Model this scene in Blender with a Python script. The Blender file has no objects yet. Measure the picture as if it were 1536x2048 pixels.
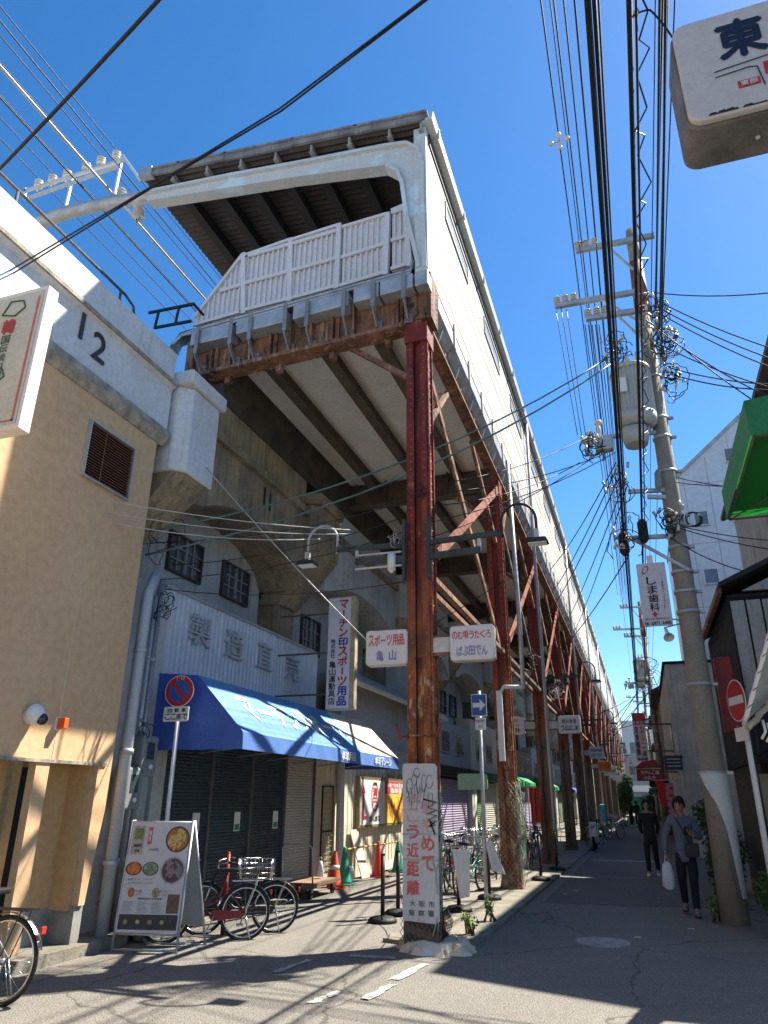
import bpy, bmesh, math, random
from mathutils import Vector, Matrix
R = math.radians
rnd = random.Random(7)
SC = bpy.context.scene
COL = SC.collection

# ------------------------------------------------------------------ camera
FPX, CX, CY, EYE = 1440.0, 768.0, 1024.0, 1.65
def _cam_rows():
    dy = Vector((1293 - CX, -(1603 - CY), -FPX)).normalized()
    t = math.tan(R(0.5)); c = -(t * dy.x + dy.y) / dy.z
    z = Vector((t, 1, c)).normalized(); x = dy.cross(z)
    return x, dy, z
_X, _Y, _Z = _cam_rows()
cam = bpy.data.cameras.new('camera'); camo = bpy.data.objects.new('camera', cam); COL.objects.link(camo)
camo.matrix_world = Matrix(((_X.x, _X.y, _X.z, 0), (_Y.x, _Y.y, _Y.z, 0), (_Z.x, _Z.y, _Z.z, EYE), (0, 0, 0, 1)))
cam.sensor_fit = 'VERTICAL'; cam.sensor_height = 24; cam.lens = 24 * FPX / 2048; cam.clip_start = 0.05; cam.clip_end = 2000
SC.camera = camo

# ------------------------------------------------------------------ sky and sun
SUND = Vector((1.0, 1.03, 1.84)).normalized()
EL = math.asin(SUND.z); AZ = math.atan2(SUND.x, SUND.y)
w = bpy.data.worlds.new('World'); SC.world = w; w.use_nodes = True
nt = w.node_tree; nt.nodes.clear()
sky = nt.nodes.new('ShaderNodeTexSky'); sky.sky_type = 'NISHITA'; sky.sun_disc = False
sky.sun_elevation = EL; sky.sun_rotation = AZ; sky.altitude = 60; sky.air_density = 1.0; sky.dust_density = 0.25; sky.ozone_density = 4.0
hs = nt.nodes.new('ShaderNodeHueSaturation'); hs.inputs['Saturation'].default_value = 1.27
bg = nt.nodes.new('ShaderNodeBackground'); bg.inputs['Strength'].default_value = 0.076
wo = nt.nodes.new('ShaderNodeOutputWorld')
nt.links.new(sky.outputs[0], hs.inputs['Color']); nt.links.new(hs.outputs[0], bg.inputs['Color']); nt.links.new(bg.outputs[0], wo.inputs[0])
sl = bpy.data.lights.new('sun', 'SUN'); sl.energy = 5.0; sl.angle = R(0.5); sl.color = (1.0, 0.93, 0.8)
so = bpy.data.objects.new('sun', sl); COL.objects.link(so)
so.rotation_euler = SUND.to_track_quat('Z', 'Y').to_euler()
SC.view_settings.view_transform = 'Standard'; SC.view_settings.look = 'None'
SC.view_settings.exposure = 1.5; SC.view_settings.gamma = 1.0; SC.view_settings.use_curve_mapping = False
SC.cycles.max_bounces = 6; SC.cycles.diffuse_bounces = 5; SC.cycles.transparent_max_bounces = 6
SC.cycles.sample_clamp_indirect = 6

# ------------------------------------------------------------------ maths helpers
def on(px, py, axis, val):
    """world point on the plane axis=val seen at photo position px,py (used to read the survey dimensions)"""
    v = Vector((px - CX, -(py - CY), -FPX))
    d = Vector((_X.dot(v), _Y.dot(v), _Z.dot(v))); o = Vector((0, 0, EYE))
    return o + d * ((val - o[axis]) / d[axis])
V = Vector

# ------------------------------------------------------------------ materials
MATS = {}
def mat(name, col, rough=0.75, col2=None, amt=0.5, scale=2.0, bump=0.15, bscale=40.0, metal=0.0, streak=None, streak_amt=0.0,
        spots=None, spot_scale=6.0, spot_thr=0.62, stretch=(1, 1, 1), emit=0, spec=0.4, trans=0, cracks=0, zmix=None, grain=None):
    if name in MATS: return MATS[name]
    m = bpy.data.materials.new(name); m.use_nodes = True; n = m.node_tree; N = n.nodes; L = n.links
    b = N['Principled BSDF']; b.inputs['Roughness'].default_value = rough; b.inputs['Metallic'].default_value = metal
    b.inputs['Specular IOR Level'].default_value = spec
    geo = N.new('ShaderNodeNewGeometry'); mp = N.new('ShaderNodeMapping'); L.new(geo.outputs['Position'], mp.inputs['Vector'])
    mp.inputs['Scale'].default_value = stretch
    def noise(sc, det=5, src=mp, r=0.6):
        t = N.new('ShaderNodeTexNoise'); t.inputs['Scale'].default_value = sc; t.inputs['Detail'].default_value = det
        t.inputs['Roughness'].default_value = r; L.new(src.outputs[0], t.inputs['Vector']); return t
    def mix(fac, a, bb):
        x = N.new('ShaderNodeMix'); x.data_type = 'RGBA'
        if hasattr(fac, 'is_linked'): L.new(fac, x.inputs[0])
        else: x.inputs[0].default_value = fac
        for s, i in ((a, 6), (bb, 7)):
            if hasattr(s, 'is_linked'): L.new(s, x.inputs[i])
            else: x.inputs[i].default_value = (*s, 1)
        return x.outputs[2]
    def ramp(src, a, bb):
        r_ = N.new('ShaderNodeMapRange'); r_.inputs[1].default_value = a; r_.inputs[2].default_value = bb; L.new(src, r_.inputs[0]); return r_.outputs[0]
    c2 = col2 or tuple(x * 0.72 for x in col)
    cur = mix(ramp(noise(scale).outputs[0], 0.5 - 0.28 / max(amt, .1) * .5, 0.5 + 0.28 / max(amt, .1) * .5), col, c2) if amt > 0 else None
    if cur is None: cur = mix(0.0, col, col)
    fine = noise(scale * 14, 3)
    cur = mix(ramp(fine.outputs[0], 0.35, 0.75), cur, mix(0.18, cur, (0, 0, 0)))
    if streak:
        mp2 = N.new('ShaderNodeMapping'); mp2.inputs['Scale'].default_value = (9, 9, 0.55); L.new(geo.outputs['Position'], mp2.inputs['Vector'])
        st = noise(1.0, 6, mp2, 0.7); f = ramp(st.outputs[0], 0.66 - 0.25 * streak_amt, 0.78)
        cur = mix(f, cur, streak)
    if spots:
        sp = noise(spot_scale, 8, mp, 0.7); cur = mix(ramp(sp.outputs[0], spot_thr - .03, spot_thr + .04), cur, spots)
    if grain:
        gn = noise(grain[0], 2, mp, 0.55); cur = mix(ramp(gn.outputs[0], .5, .66), cur, grain[1]); gn2 = noise(grain[0] * .8, 2, mp, 0.5)
        cur = mix(ramp(gn2.outputs[0], .5, .38), cur, grain[2])
    if zmix:      # paint worn away below a height: other colours take over with a ragged edge
        sx = N.new('ShaderNodeSeparateXYZ'); L.new(geo.outputs['Position'], sx.inputs[0]); zn = noise(1.1, 6)
        ad = N.new('ShaderNodeMath'); ad.operation = 'MULTIPLY_ADD'; L.new(zn.outputs[0], ad.inputs[0]); ad.inputs[1].default_value = 3.0; L.new(sx.outputs[2], ad.inputs[2])
        oc = mix(ramp(noise(5, 6).outputs[0], .4, .6), zmix[2], zmix[3]); cur = mix(ramp(ad.outputs[0], zmix[1] + 1.5, zmix[0] + 1.5), cur, oc)
    if cracks:
        vo = N.new('ShaderNodeTexVoronoi'); vo.feature = 'DISTANCE_TO_EDGE'; vo.inputs['Scale'].default_value = cracks
        nn = noise(1.3, 4); ad = N.new('ShaderNodeMix'); ad.data_type = 'RGBA'; ad.blend_type = 'ADD'; ad.inputs[0].default_value = 0.6
        L.new(mp.outputs[0], ad.inputs[6]); L.new(nn.outputs['Color'], ad.inputs[7]); L.new(ad.outputs[2], vo.inputs['Vector'])
        cur = mix(ramp(vo.outputs[0], 0.006, 0.0), cur, tuple(x * 0.35 for x in col))
    L.new(cur, b.inputs['Base Color'])
    rr = N.new('ShaderNodeMapRange'); rr.inputs[1].default_value = .3; rr.inputs[2].default_value = .7
    rr.inputs[3].default_value = max(0.05, rough - .12); rr.inputs[4].default_value = min(1, rough + .12); L.new(fine.outputs[0], rr.inputs[0]); L.new(rr.outputs[0], b.inputs['Roughness'])
    if bump:
        bn = N.new('ShaderNodeBump'); bn.inputs['Strength'].default_value = bump; bn.inputs['Distance'].default_value = 0.02
        L.new(noise(bscale, 4).outputs[0], bn.inputs['Height']); L.new(bn.outputs[0], b.inputs['Normal'])
    if emit:
        L.new(cur, b.inputs['Emission Color']); b.inputs['Emission Strength'].default_value = emit
    if trans:
        b.inputs['Transmission Weight'].default_value = trans
    MATS[name] = m
    return m
def flat(name, col, rough=0.5, metal=0.0, emit=0): return mat(name, col, rough, amt=0.25, scale=8, bump=0.0, metal=metal, emit=emit)

# ------------------------------------------------------------------ mesh builder
class MB:
    def __init__(s): s.v = []; s.f = []; s.mi = []; s.cur = 0; s.sm = []; s.smooth = False
    def add(s, vs, fs):
        o = len(s.v); s.v.extend([tuple(p) for p in vs])
        for f in fs: s.f.append([o + i for i in f]); s.mi.append(s.cur); s.sm.append(s.smooth)
        return s
    def box(s, x0, x1, y0, y1, z0, z1):
        if x0 > x1: x0, x1 = x1, x0
        if y0 > y1: y0, y1 = y1, y0
        if z0 > z1: z0, z1 = z1, z0
        return s.add([(x0, y0, z0), (x1, y0, z0), (x1, y1, z0), (x0, y1, z0), (x0, y0, z1), (x1, y0, z1), (x1, y1, z1), (x0, y1, z1)],
                     [(0, 3, 2, 1), (4, 5, 6, 7), (0, 1, 5, 4), (1, 2, 6, 5), (2, 3, 7, 6), (3, 0, 4, 7)])
    def bar(s, a, b, wd, ht, up=(0, 0, 1)):
        a = V(a); b = V(b); d = (b - a).normalized(); up = V(up)
        if abs(d.dot(up)) > .98: up = V((0, 1, 0))
        x = d.cross(up).normalized() * wd / 2; z = x.cross(d).normalized() * ht / 2
        return s.add([a - x - z, a + x - z, a + x + z, a - x + z, b - x - z, b + x - z, b + x + z, b - x + z],
                     [(0, 1, 2, 3), (7, 6, 5, 4), (0, 4, 5, 1), (1, 5, 6, 2), (2, 6, 7, 3), (3, 7, 4, 0)])
    def tube(s, pts, r, n=8, cap=True):
        pts = [V(p) for p in pts]; rs = r if isinstance(r, (list, tuple)) else [r] * len(pts)
        o = len(s.v); up = None; was = s.smooth; s.smooth = True
        for i, p in enumerate(pts):
            d = (pts[min(i + 1, len(pts) - 1)] - pts[max(i - 1, 0)]).normalized()
            if up is None:
                up = V((0, 0, 1)) if abs(d.z) < .95 else V((0, 1, 0))
            x = d.cross(up)
            if x.length < 1e-4: x = d.cross(V((1, 0, 0)))
            x.normalize(); y = x.cross(d).normalized(); up = y
            for k in range(n):
                a = 2 * math.pi * k / n; s.v.append(tuple(p + x * math.cos(a) * rs[i] + y * math.sin(a) * rs[i]))
        for i in range(len(pts) - 1):
            for k in range(n):
                a = o + i * n + k; b = o + i * n + (k + 1) % n
                s.f.append([a, b, b + n, a + n]); s.mi.append(s.cur); s.sm.append(True)
        if cap:
            s.f.append([o + k for k in range(n)][::-1]); s.mi.append(s.cur); s.sm.append(False)
            e = o + (len(pts) - 1) * n; s.f.append([e + k for k in range(n)]); s.mi.append(s.cur); s.sm.append(False)
        s.smooth = was; return s
    def cyl(s, a, b, r, n=16, r2=None): return s.tube([a, b], [r, r if r2 is None else r2], n)
    def prism(s, poly, axis, a, b):
        """poly: 2D outline in the plane normal to axis; axis 0 -> (y,z), 1 -> (x,z), 2 -> (x,y)"""
        def P(p, t): return {0: (t, p[0], p[1]), 1: (p[0], t, p[1]), 2: (p[0], p[1], t)}[axis]
        n = len(poly); return s.add([P(p, a) for p in poly] + [P(p, b) for p in poly],
                                    [list(range(n))[::-1], [n + i for i in range(n)]] + [(i, (i + 1) % n, n + (i + 1) % n, n + i) for i in range(n)])
    def quad(s, a, b, c, d): return s.add([a, b, c, d], [(0, 1, 2, 3)])
    def ball(s, c, r, n=8, m=6, sc=(1, 1, 1)):
        c = V(c); o = len(s.v); vs = []
        for j in range(1, m):
            t = math.pi * j / m
            for k in range(n):
                a = 2 * math.pi * k / n; vs.append((c.x + r * sc[0] * math.sin(t) * math.cos(a), c.y + r * sc[1] * math.sin(t) * math.sin(a), c.z + r * sc[2] * math.cos(t)))
        vs += [(c.x, c.y, c.z + r * sc[2]), (c.x, c.y, c.z - r * sc[2])]; T = len(vs) - 2; B = T + 1; fs = []
        for j in range(m - 2):
            for k in range(n): fs.append((j * n + k, (j + 1) * n + k, (j + 1) * n + (k + 1) % n, j * n + (k + 1) % n))
        for k in range(n): fs.append((T, k, (k + 1) % n)); fs.append((B, (m - 2) * n + (k + 1) % n, (m - 2) * n + k))
        was = s.smooth; s.smooth = True; s.add(vs, fs); s.smooth = was; return s
    def rivet(s, c, nrm, r=0.016):
        c = V(c); nrm = V(nrm).normalized(); a = nrm.orthogonal().normalized(); b = nrm.cross(a)
        ring = [c + (a * math.cos(t) + b * math.sin(t)) * r for t in [k * math.pi / 3 for k in range(6)]]
        return s.add(ring + [c + nrm * r * 0.75], [(k, (k + 1) % 6, 6) for k in range(6)])
    def build(s, name, m, parent=None, bevel=0, loc=None):
        me = bpy.data.meshes.new(name)
        sh = V((0, 0, 0)) if loc is None else V(loc); p_ = parent
        while p_ is not None: sh += p_.location; p_ = p_.parent
        if loc is not None or parent: vs = [(a - sh.x, b - sh.y, c - sh.z) for a, b, c in s.v]
        else: vs = s.v
        me.from_pydata(vs, [], s.f)
        ms = m if isinstance(m, (list, tuple)) else [m]
        for q in ms: me.materials.append(q)
        if len(ms) > 1: me.polygons.foreach_set('material_index', s.mi)
        me.polygons.foreach_set('use_smooth', s.sm)
        me.update()
        o = bpy.data.objects.new(name, me); COL.objects.link(o)
        if parent: o.parent = parent
        if loc is not None: o.location = loc
        if bevel:
            bm = bmesh.new(); bm.from_mesh(me)
            bmesh.ops.recalc_face_normals(bm, faces=bm.faces)
            es = [e for e in bm.edges if len(e.link_faces) == 2 and e.calc_face_angle(0) > 0.7]
            bmesh.ops.bevel(bm, geom=es, offset=bevel, segments=2, affect='EDGES', profile=0.5); bm.to_mesh(me); bm.free()
        return o
def tag(o, label=None, cat=None, group=None, kind=None):
    if label: o['label'] = label
    if cat: o['category'] = cat
    if group: o['group'] = group
    if kind: o['kind'] = kind
    return o
def empty(name, loc, label=None, cat=None, group=None, rz=0):
    o = bpy.data.objects.new(name, None); COL.objects.link(o); o.location = loc; o.rotation_euler = (0, 0, rz); o.empty_display_size = .1
    return tag(o, label, cat, group)
def dup(root, loc, label, group=None, rz=None, scale=None):
    c = root.copy(); COL.objects.link(c); c.location = loc; c['label'] = label
    if rz is not None: c.rotation_euler = (0, 0, rz)
    if scale: c.scale = scale
    if group: c['group'] = group
    for ch in list(root.children):
        k = ch.copy(); COL.objects.link(k); k.parent = c
        for g in list(ch.children):
            q = g.copy(); COL.objects.link(q); q.parent = k
    return c
def struct(o): o['kind'] = 'structure'; return o

# ------------------------------------------------------------------ lettering
_G = {}
def glyph(ch):
    if ch in _G: return _G[ch]
    cu = bpy.data.curves.new('t', 'FONT'); cu.body = ch; cu.size = 1; cu.resolution_u = 3
    ob = bpy.data.objects.new('t', cu); COL.objects.link(ob)
    dg = bpy.context.evaluated_depsgraph_get(); me = bpy.data.meshes.new_from_object(ob.evaluated_get(dg))
    vs = [(v.co.x, v.co.y) for v in me.vertices]; fs = [list(p.vertices) for p in me.polygons]
    bpy.data.objects.remove(ob); bpy.data.curves.remove(cu); bpy.data.meshes.remove(me)
    if vs:
        x0 = min(v[0] for v in vs); x1 = max(v[0] for v in vs); y0 = min(v[1] for v in vs); y1 = max(v[1] for v in vs)
    else: x0 = x1 = y0 = y1 = 0
    _G[ch] = (vs, fs, (x0, x1, y0, y1)); return _G[ch]
def put(mb, ch, c, u, v, wd, ht, bold=0.02, fit=True):
    """one character fitted into a cell of wd x ht centred at c; u right, v up, face normal u x v"""
    vs, fs, (x0, x1, y0, y1) = glyph(ch)
    if not vs: return
    c = V(c); u = V(u).normalized(); v = V(v).normalized(); nn = u.cross(v)
    gw, gh = max(x1 - x0, 1e-3), max(y1 - y0, 1e-3)
    sx = wd / max(gw, .0 if gw > .45 else .9); sy = ht / (gh if gh > .5 else .85)
    if gw < .45 and gh > .5: sx = sy if ch.isascii() else wd / .8
    if not ch.isascii() and (gw <= .5 or gh <= .5): sx = wd / .85; sy = ht / .85
    mx, my = (x0 + x1) / 2, (y0 + y1) / 2
    offs = [(0, 0)] if bold < .004 else [(-bold, 0), (bold, 0), (0, bold), (0, -bold)]   # strokes thickened by stacking cut-outs 0.4 mm apart
    for k, (du, dv) in enumerate(offs):
        mb.add([c + u * ((p[0] - mx + du) * sx) + v * ((p[1] - my + dv) * sy) + nn * (k * .0004) for p in vs], fs)
def line(mb, s_, a, u, v, wd, ht, vert=False, bold=0.02, gap=0.1):
    """text centred at a: wd,ht the whole line's size"""
    a = V(a); u = V(u).normalized(); v = V(v).normalized(); n = len(s_)
    for i, ch in enumerate(s_):
        if ch == ' ': continue
        if vert:
            cell = ht / n
            if ch == 'ー':   # the long mark stands upright in a column
                put(mb, '|', a + v * (ht / 2 - cell * (i + .5)), u, v, wd * .16, cell * .75, bold + .02); continue
            put(mb, ch, a + v * (ht / 2 - cell * (i + .5)), u, v, wd, cell * (1 - gap), bold)
        else:
            cell = wd / n
            put(mb, ch, a + u * (-wd / 2 + cell * (i + .5)), u, v, cell * (1 - gap), ht, bold)
XU, ZU = V((1, 0, 0)), V((0, 0, 1))
def letters(parent, m, items, name='lettering'):
    mb = MB()
    for it in items: line(mb, *it[:6], **(it[6] if len(it) > 6 else {}))
    return mb.build(name, m, parent)
# ------------------------------------------------------------------ material set
asphalt = mat('asphalt', (.235, .218, .19), .92, (.18, .168, .15), amt=.8, scale=.8, bump=.9, bscale=60, grain=(85, (.34, .32, .285), (.09, .085, .08)), cracks=.28, spots=(.13, .123, .112), spot_scale=1.1, spot_thr=.66)
asphalt2 = mat('asphalt_dark', (.13, .128, .125), .88, (.1, .098, .096), amt=.7, scale=.8, bump=.7, bscale=60, grain=(85, (.2, .195, .19), (.075, .073, .07)))
conc_g = mat('concrete_ground', (.26, .235, .19), .9, (.14, .13, .105), amt=.8, scale=2.2, bump=.5, bscale=35, spots=(.1, .1, .06), spot_scale=5, spot_thr=.63, cracks=1.2)
conc_w = mat('concrete_painted', (.68, .69, .7), .85, (.54, .55, .56), amt=.8, scale=1.0, bump=.25, bscale=25, streak=(.4, .36, .3), streak_amt=.42, spots=(.34, .3, .24), spot_scale=3, spot_thr=.68)
conc_old = mat('concrete_old', (.38, .29, .17), .92, (.16, .14, .105), amt=.9, scale=1.1, bump=.5, bscale=20, streak=(.05, .05, .045), streak_amt=.7, spots=(.38, .34, .27), spot_scale=3.5, spot_thr=.68)
conc_inf = mat('concrete_infill', (.52, .53, .52), .9, (.34, .35, .34), amt=.8, scale=.9, bump=.3, bscale=25, streak=(.15, .16, .15), streak_amt=.5, spots=(.16, .16, .15), spot_scale=2.5, spot_thr=.66)
edge_dirt = mat('concrete_edge_dirt', (.44, .39, .31), .95, (.2, .18, .15), amt=.9, scale=6, bump=.6, bscale=20)
tan = mat('tan_render', (.66, .44, .25), .92, (.56, .365, .2), amt=.6, scale=.7, bump=.12, bscale=70, spots=(.7, .47, .28), spot_scale=1.6, spot_thr=.68, streak=(.42, .27, .16), streak_amt=.22)
tan_in = mat('tan_render_inner', (.62, .38, .17), .9, (.54, .34, .16), amt=.5, scale=1, bump=.3, bscale=60)
plinth_m = mat('grey_plinth', (.33, .32, .29), .9, (.2, .2, .18), amt=.7, scale=4, bump=.3)
rust = mat('rust_red', (.27, .026, .012), .6, (.085, .014, .008), amt=1.0, scale=3.2, bump=.4, bscale=30, streak=(.36, .09, .025), streak_amt=.55, spots=(.4, .15, .05), spot_scale=6, spot_thr=.64, stretch=(1, 1, .3), zmix=(3.2, 5.0, (.36, .12, .035), (.12, .04, .02)))
rust_o = mat('rust_orange', (.42, .13, .035), .8, (.14, .035, .016), amt=.95, scale=5, bump=.5, bscale=30, streak=(.05, .025, .018), streak_amt=.8, spots=(.55, .3, .15), spot_scale=8, spot_thr=.6, stretch=(1, 1, .4))
rust_b = mat('rust_brown', (.3, .14, .08), .85, (.1, .052, .034), amt=.95, scale=3, bump=.4, bscale=25, streak=(.55, .4, .28), streak_amt=.5, spots=(.03, .022, .02), spot_scale=4, spot_thr=.6)
rust_d = mat('brown_painted_steel', (.13, .1, .075), .8, (.07, .055, .045), amt=.8, scale=2, bump=.3, spots=(.24, .1, .05), spot_scale=3, spot_thr=.65)
lit_salmon = mat('sunlit_salmon_steel', (.36, .13, .08), .8, (.22, .07, .045), amt=.7, scale=3, bump=.2)
wall_w = mat('white_siding', (.57, .54, .48), .6, (.48, .45, .39), amt=.7, scale=.6, bump=.1, streak=(.45, .37, .27), streak_amt=.42, spots=(.5, .42, .32), spot_scale=1.7, spot_thr=.72)
wall_b = mat('pale_blue_band', (.55, .74, .82), .6, (.62, .76, .82), amt=.5, scale=1)
screen_m = mat('screen_panel', (.66, .64, .65), .6, (.6, .57, .58), amt=.5, scale=1.4, bump=.1, streak=(.45, .42, .4), streak_amt=.15)
frame_m = mat('painted_frame', (.6, .61, .6), .55, (.5, .54, .55), amt=.6, scale=1.2, bump=.12, streak=(.42, .38, .3), streak_amt=.25, spots=(.55, .68, .74), spot_scale=1.2, spot_thr=.58)
roof_m = mat('old_roof_sheet', (.3, .3, .3), .9, (.15, .15, .16), amt=.9, scale=2.2, bump=.4, streak=(.07, .07, .07), streak_amt=.6)
under_m = mat('roof_underside', (.1, .085, .075), .9, (.06, .052, .048), amt=.8, scale=1.5, bump=.2)
purlin_m = mat('purlin_paint', (.22, .21, .2), .7, (.1, .1, .1), amt=.7, scale=3)
purlin_d = mat('shaded_purlin', (.045, .045, .05), .7, (.03, .03, .03), amt=.7, scale=3)
galv = mat('galvanised', (.52, .54, .55), .5, (.34, .36, .38), amt=.8, scale=3.5, bump=.08, metal=.4, streak=(.3, .28, .26), streak_amt=.2)
rust_lo = mat('rust_lower', (.42, .13, .035), .8, (.13, .04, .02), amt=.95, scale=5, bump=.5, bscale=30, streak=(.05, .025, .018), streak_amt=.8, spots=(.5, .32, .18), spot_scale=7, spot_thr=.56, stretch=(1, 1, .4))
col_grey = mat('weathered_column_paint', (.22, .165, .12), .85, (.11, .085, .065), amt=.95, scale=3, bump=.4, bscale=30, streak=(.32, .12, .05), streak_amt=.5, spots=(.06, .05, .045), spot_scale=5, spot_thr=.62, stretch=(1, 1, .4))
deck_m = mat('deck_board', (.78, .77, .73), .9, (.68, .67, .63), amt=.7, scale=1.1, bump=.2, spots=(.3, .27, .22), spot_scale=2, spot_thr=.7)
black_m = flat('black_paint', (.018, .018, .02), .5)
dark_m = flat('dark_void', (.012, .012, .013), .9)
blackrub = mat('black_rubber', (.012, .012, .013), .65, amt=.3, bump=.1)
white_p = mat('white_plastic', (.74, .73, .72), .4, (.68, .66, .64), amt=.5, scale=3, bump=.03, spots=(.5, .46, .38), spot_scale=5, spot_thr=.75)
sign_edge = mat('sign_case', (.6, .59, .56), .5, (.4, .37, .32), amt=.8, scale=5, bump=.1, streak=(.2, .14, .08), streak_amt=.4)
paint_k = mat('black_lettering', (.02, .02, .022), .6, amt=.3, bump=0)
paint_r = mat('red_lettering', (.5, .02, .03), .55, (.42, .05, .06), amt=.5, scale=6, bump=0)
paint_rf = mat('faded_red_lettering', (.52, .06, .07), .6, (.56, .2, .19), amt=.7, scale=8, bump=0)
paint_b = mat('blue_lettering', (.03, .05, .32), .55, amt=.4, scale=6, bump=0)
paint_bf = mat('faded_blue_lettering', (.16, .17, .4), .6, (.3, .3, .45), amt=.6, scale=8, bump=0)
paint_w = mat('white_lettering', (.8, .8, .78), .55, amt=.3, bump=0)
white_wall = mat('cream_siding', (.72, .66, .52), .75, (.64, .58, .45), amt=.5, scale=1, bump=.15, streak=(.45, .38, .27), streak_amt=.25)
grey_wall = mat('grey_siding', (.42, .43, .43), .75, (.33, .34, .34), amt=.6, scale=1, bump=.15, streak=(.2, .2, .2), streak_amt=.4)
corr_m = mat('painted_corrugated', (.6, .65, .71), .55, (.46, .5, .55), amt=.8, scale=1.5, bump=.1, streak=(.62, .66, .7), streak_amt=.5, stretch=(1, 1, .5))
canvas_b = mat('blue_canvas', (.05, .12, .42), .65, (.04, .09, .36), amt=.6, scale=1.6, bump=.15, bscale=120)
canvas_f = mat('sunlit_faded_blue_canvas', (.13, .31, .58), .7, (.09, .24, .52), amt=.8, scale=1.0, bump=.15, bscale=120, streak=(.26, .4, .58), streak_amt=.35)
canvas_w = mat('cream_canvas', (.62, .57, .46), .7, (.5, .46, .38), amt=.7, scale=1.4, bump=.15, bscale=120)
shutter_m = mat('dark_shutter', (.06, .09, .11), .45, (.04, .06, .075), amt=.8, scale=1, bump=.05, metal=.2, streak=(.08, .1, .11), streak_amt=.3)
shutter_l = mat('pale_shutter', (.5, .48, .42), .6, (.42, .4, .34), amt=.6, scale=1.5)
shutter_p = mat('purple_shutter', (.36, .3, .42), .6, (.3, .25, .36), amt=.5, scale=1)
shutter_g = mat('green_shutter', (.12, .25, .11), .6, (.08, .18, .08), amt=.6, scale=1)
glass = mat('window_glass', (.05, .065, .075), .12, (.03, .04, .05), amt=.8, scale=.8, bump=.02, spec=.9)
pipe_m = mat('grey_pipe', (.42, .46, .5), .5, (.34, .37, .4), amt=.5, scale=3)
pole_c = mat('pole_concrete', (.3, .27, .22), .88, (.22, .2, .165), amt=.8, scale=1.8, bump=.3, bscale=50, streak=(.15, .13, .11), streak_amt=.4, spots=(.38, .36, .32), spot_scale=5, spot_thr=.7)
green_c = mat('green_canvas', (.02, .28, .1), .6, (.015, .22, .08), amt=.6, scale=1, bump=.15, bscale=120)
cable_m = mat('cable', (.012, .012, .015), .5, amt=.2, bump=0)
cable_g = mat('green_cable', (.1, .19, .17), .5, (.07, .12, .11), amt=.5, bump=0)
cable_w = mat('pale_cable', (.5, .49, .46), .5, amt=.3, bump=0)
porc = mat('porcelain', (.7, .67, .6), .3, (.6, .56, .5), amt=.5, bump=0)
wood_g = mat('weathered_wood', (.4, .38, .34), .9, (.26, .25, .23), amt=.8, scale=2, bump=.5, bscale=25, streak=(.045, .045, .045), streak_amt=.6)
black_w = mat('black_board_wall', (.016, .02, .028), .75, (.01, .012, .016), amt=.8, scale=2, bump=.3, streak=(.07, .08, .1), streak_amt=.35)
panel_w = mat('pale_board_panel', (.44, .45, .44), .85, (.34, .35, .34), amt=.7, scale=1.3, streak=(.17, .17, .16), streak_amt=.5)
chrome = mat('chrome', (.7, .7, .72), .25, amt=.2, bump=0, metal=1.0)
leaf_m = mat('foliage', (.055, .115, .025), .6, (.025, .06, .015), amt=.9, scale=6, bump=0)
leaf_l = mat('bright_foliage', (.14, .22, .04), .6, (.08, .14, .03), amt=.9, scale=6, bump=0)
orange_p = mat('orange_plastic', (.75, .1, .03), .45, (.62, .08, .03), amt=.5, scale=6)
red_p = mat('red_plastic', (.5, .03, .02), .45, (.4, .03, .02), amt=.5, scale=6)
green_p = mat('green_plastic', (.03, .3, .19), .45, (.025, .24, .15), amt=.5, scale=6)
blue_bldg = mat('white_panel_building', (.66, .69, .74), .6, (.6, .63, .68), amt=.6, scale=.3, bump=.03)

# ------------------------------------------------------------------ ground
m = MB(); m.quad((-400, -300, 0), (400, -300, 0), (400, 900, 0), (-400, 900, 0)); struct(m.build('ground', asphalt))
m = MB()   # smoother lane surface, a darker asphalt strip in the right hand street
m.add([(-1.9, 14.3, .004), (1.5, 14.6, .004), (1.5, 160, .004), (-1.9, 160, .004)], [(0, 1, 2, 3)]); struct(m.build('road', asphalt2))
m = MB()   # raised strip that carries the columns
m.prism([(-3.3, 9.75), (-2.55, 9.55), (-2.12, 10.2), (-2.12, 160), (-3.35, 160)], 2, -.05, .045); struct(m.build('kerb_island', conc_g))
m = MB(); m.prism([(-6.9, -5), (-5.98, -5), (-6.12, 8.45), (-6.6, 9.3), (-6.9, 9.3)], 2, -.05, .12); struct(m.build('pavement', conc_g))
m = MB(); m.box(-5.98, -5.72, -5, 8.4, -.02, .012); m.box(-6.35, -6.1, 9.3, 60, -.02, .02); struct(m.build('gutter_strip', conc_g))
def patch(mb, pts, z=.008, jag=.012, n=5):
    out = []
    for i in range(len(pts)):
        a = V((*pts[i], z)); b = V((*pts[(i + 1) % len(pts)], z))
        for k in range(n):
            p = a.lerp(b, k / n); out.append((p.x + rnd.uniform(-jag, jag), p.y + rnd.uniform(-jag, jag), z))
    mb.add(out, [tuple(range(len(out)))])
paint_sunstrip = mat('worn_paint_sun_strip', (.5, .49, .45), .85, (.24, .235, .22), amt=.95, scale=14, bump=.3)
m = MB()
for (a, b, wd) in [((549, 1946), (622, 1920), .09), ((700, 1912), (792, 1918), .13), ((787, 1961), (853, 1928), .11), ((728, 2000), (786, 1970), .1),
                   ((622, 2008), (650, 1995), .08), ((655, 1995), (678, 1984), .08)]:
    p, q = on(*a, 2, 0), on(*b, 2, 0); d = (q - p).normalized(); nn = V((-d.y, d.x, 0)) * wd / 2
    patch(m, [(p - nn)[:2], (q - nn)[:2], (q + nn)[:2], (p + nn)[:2]], n=7, jag=.02)
struct(m.build('road_marking_sun_strip', paint_sunstrip))
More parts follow.
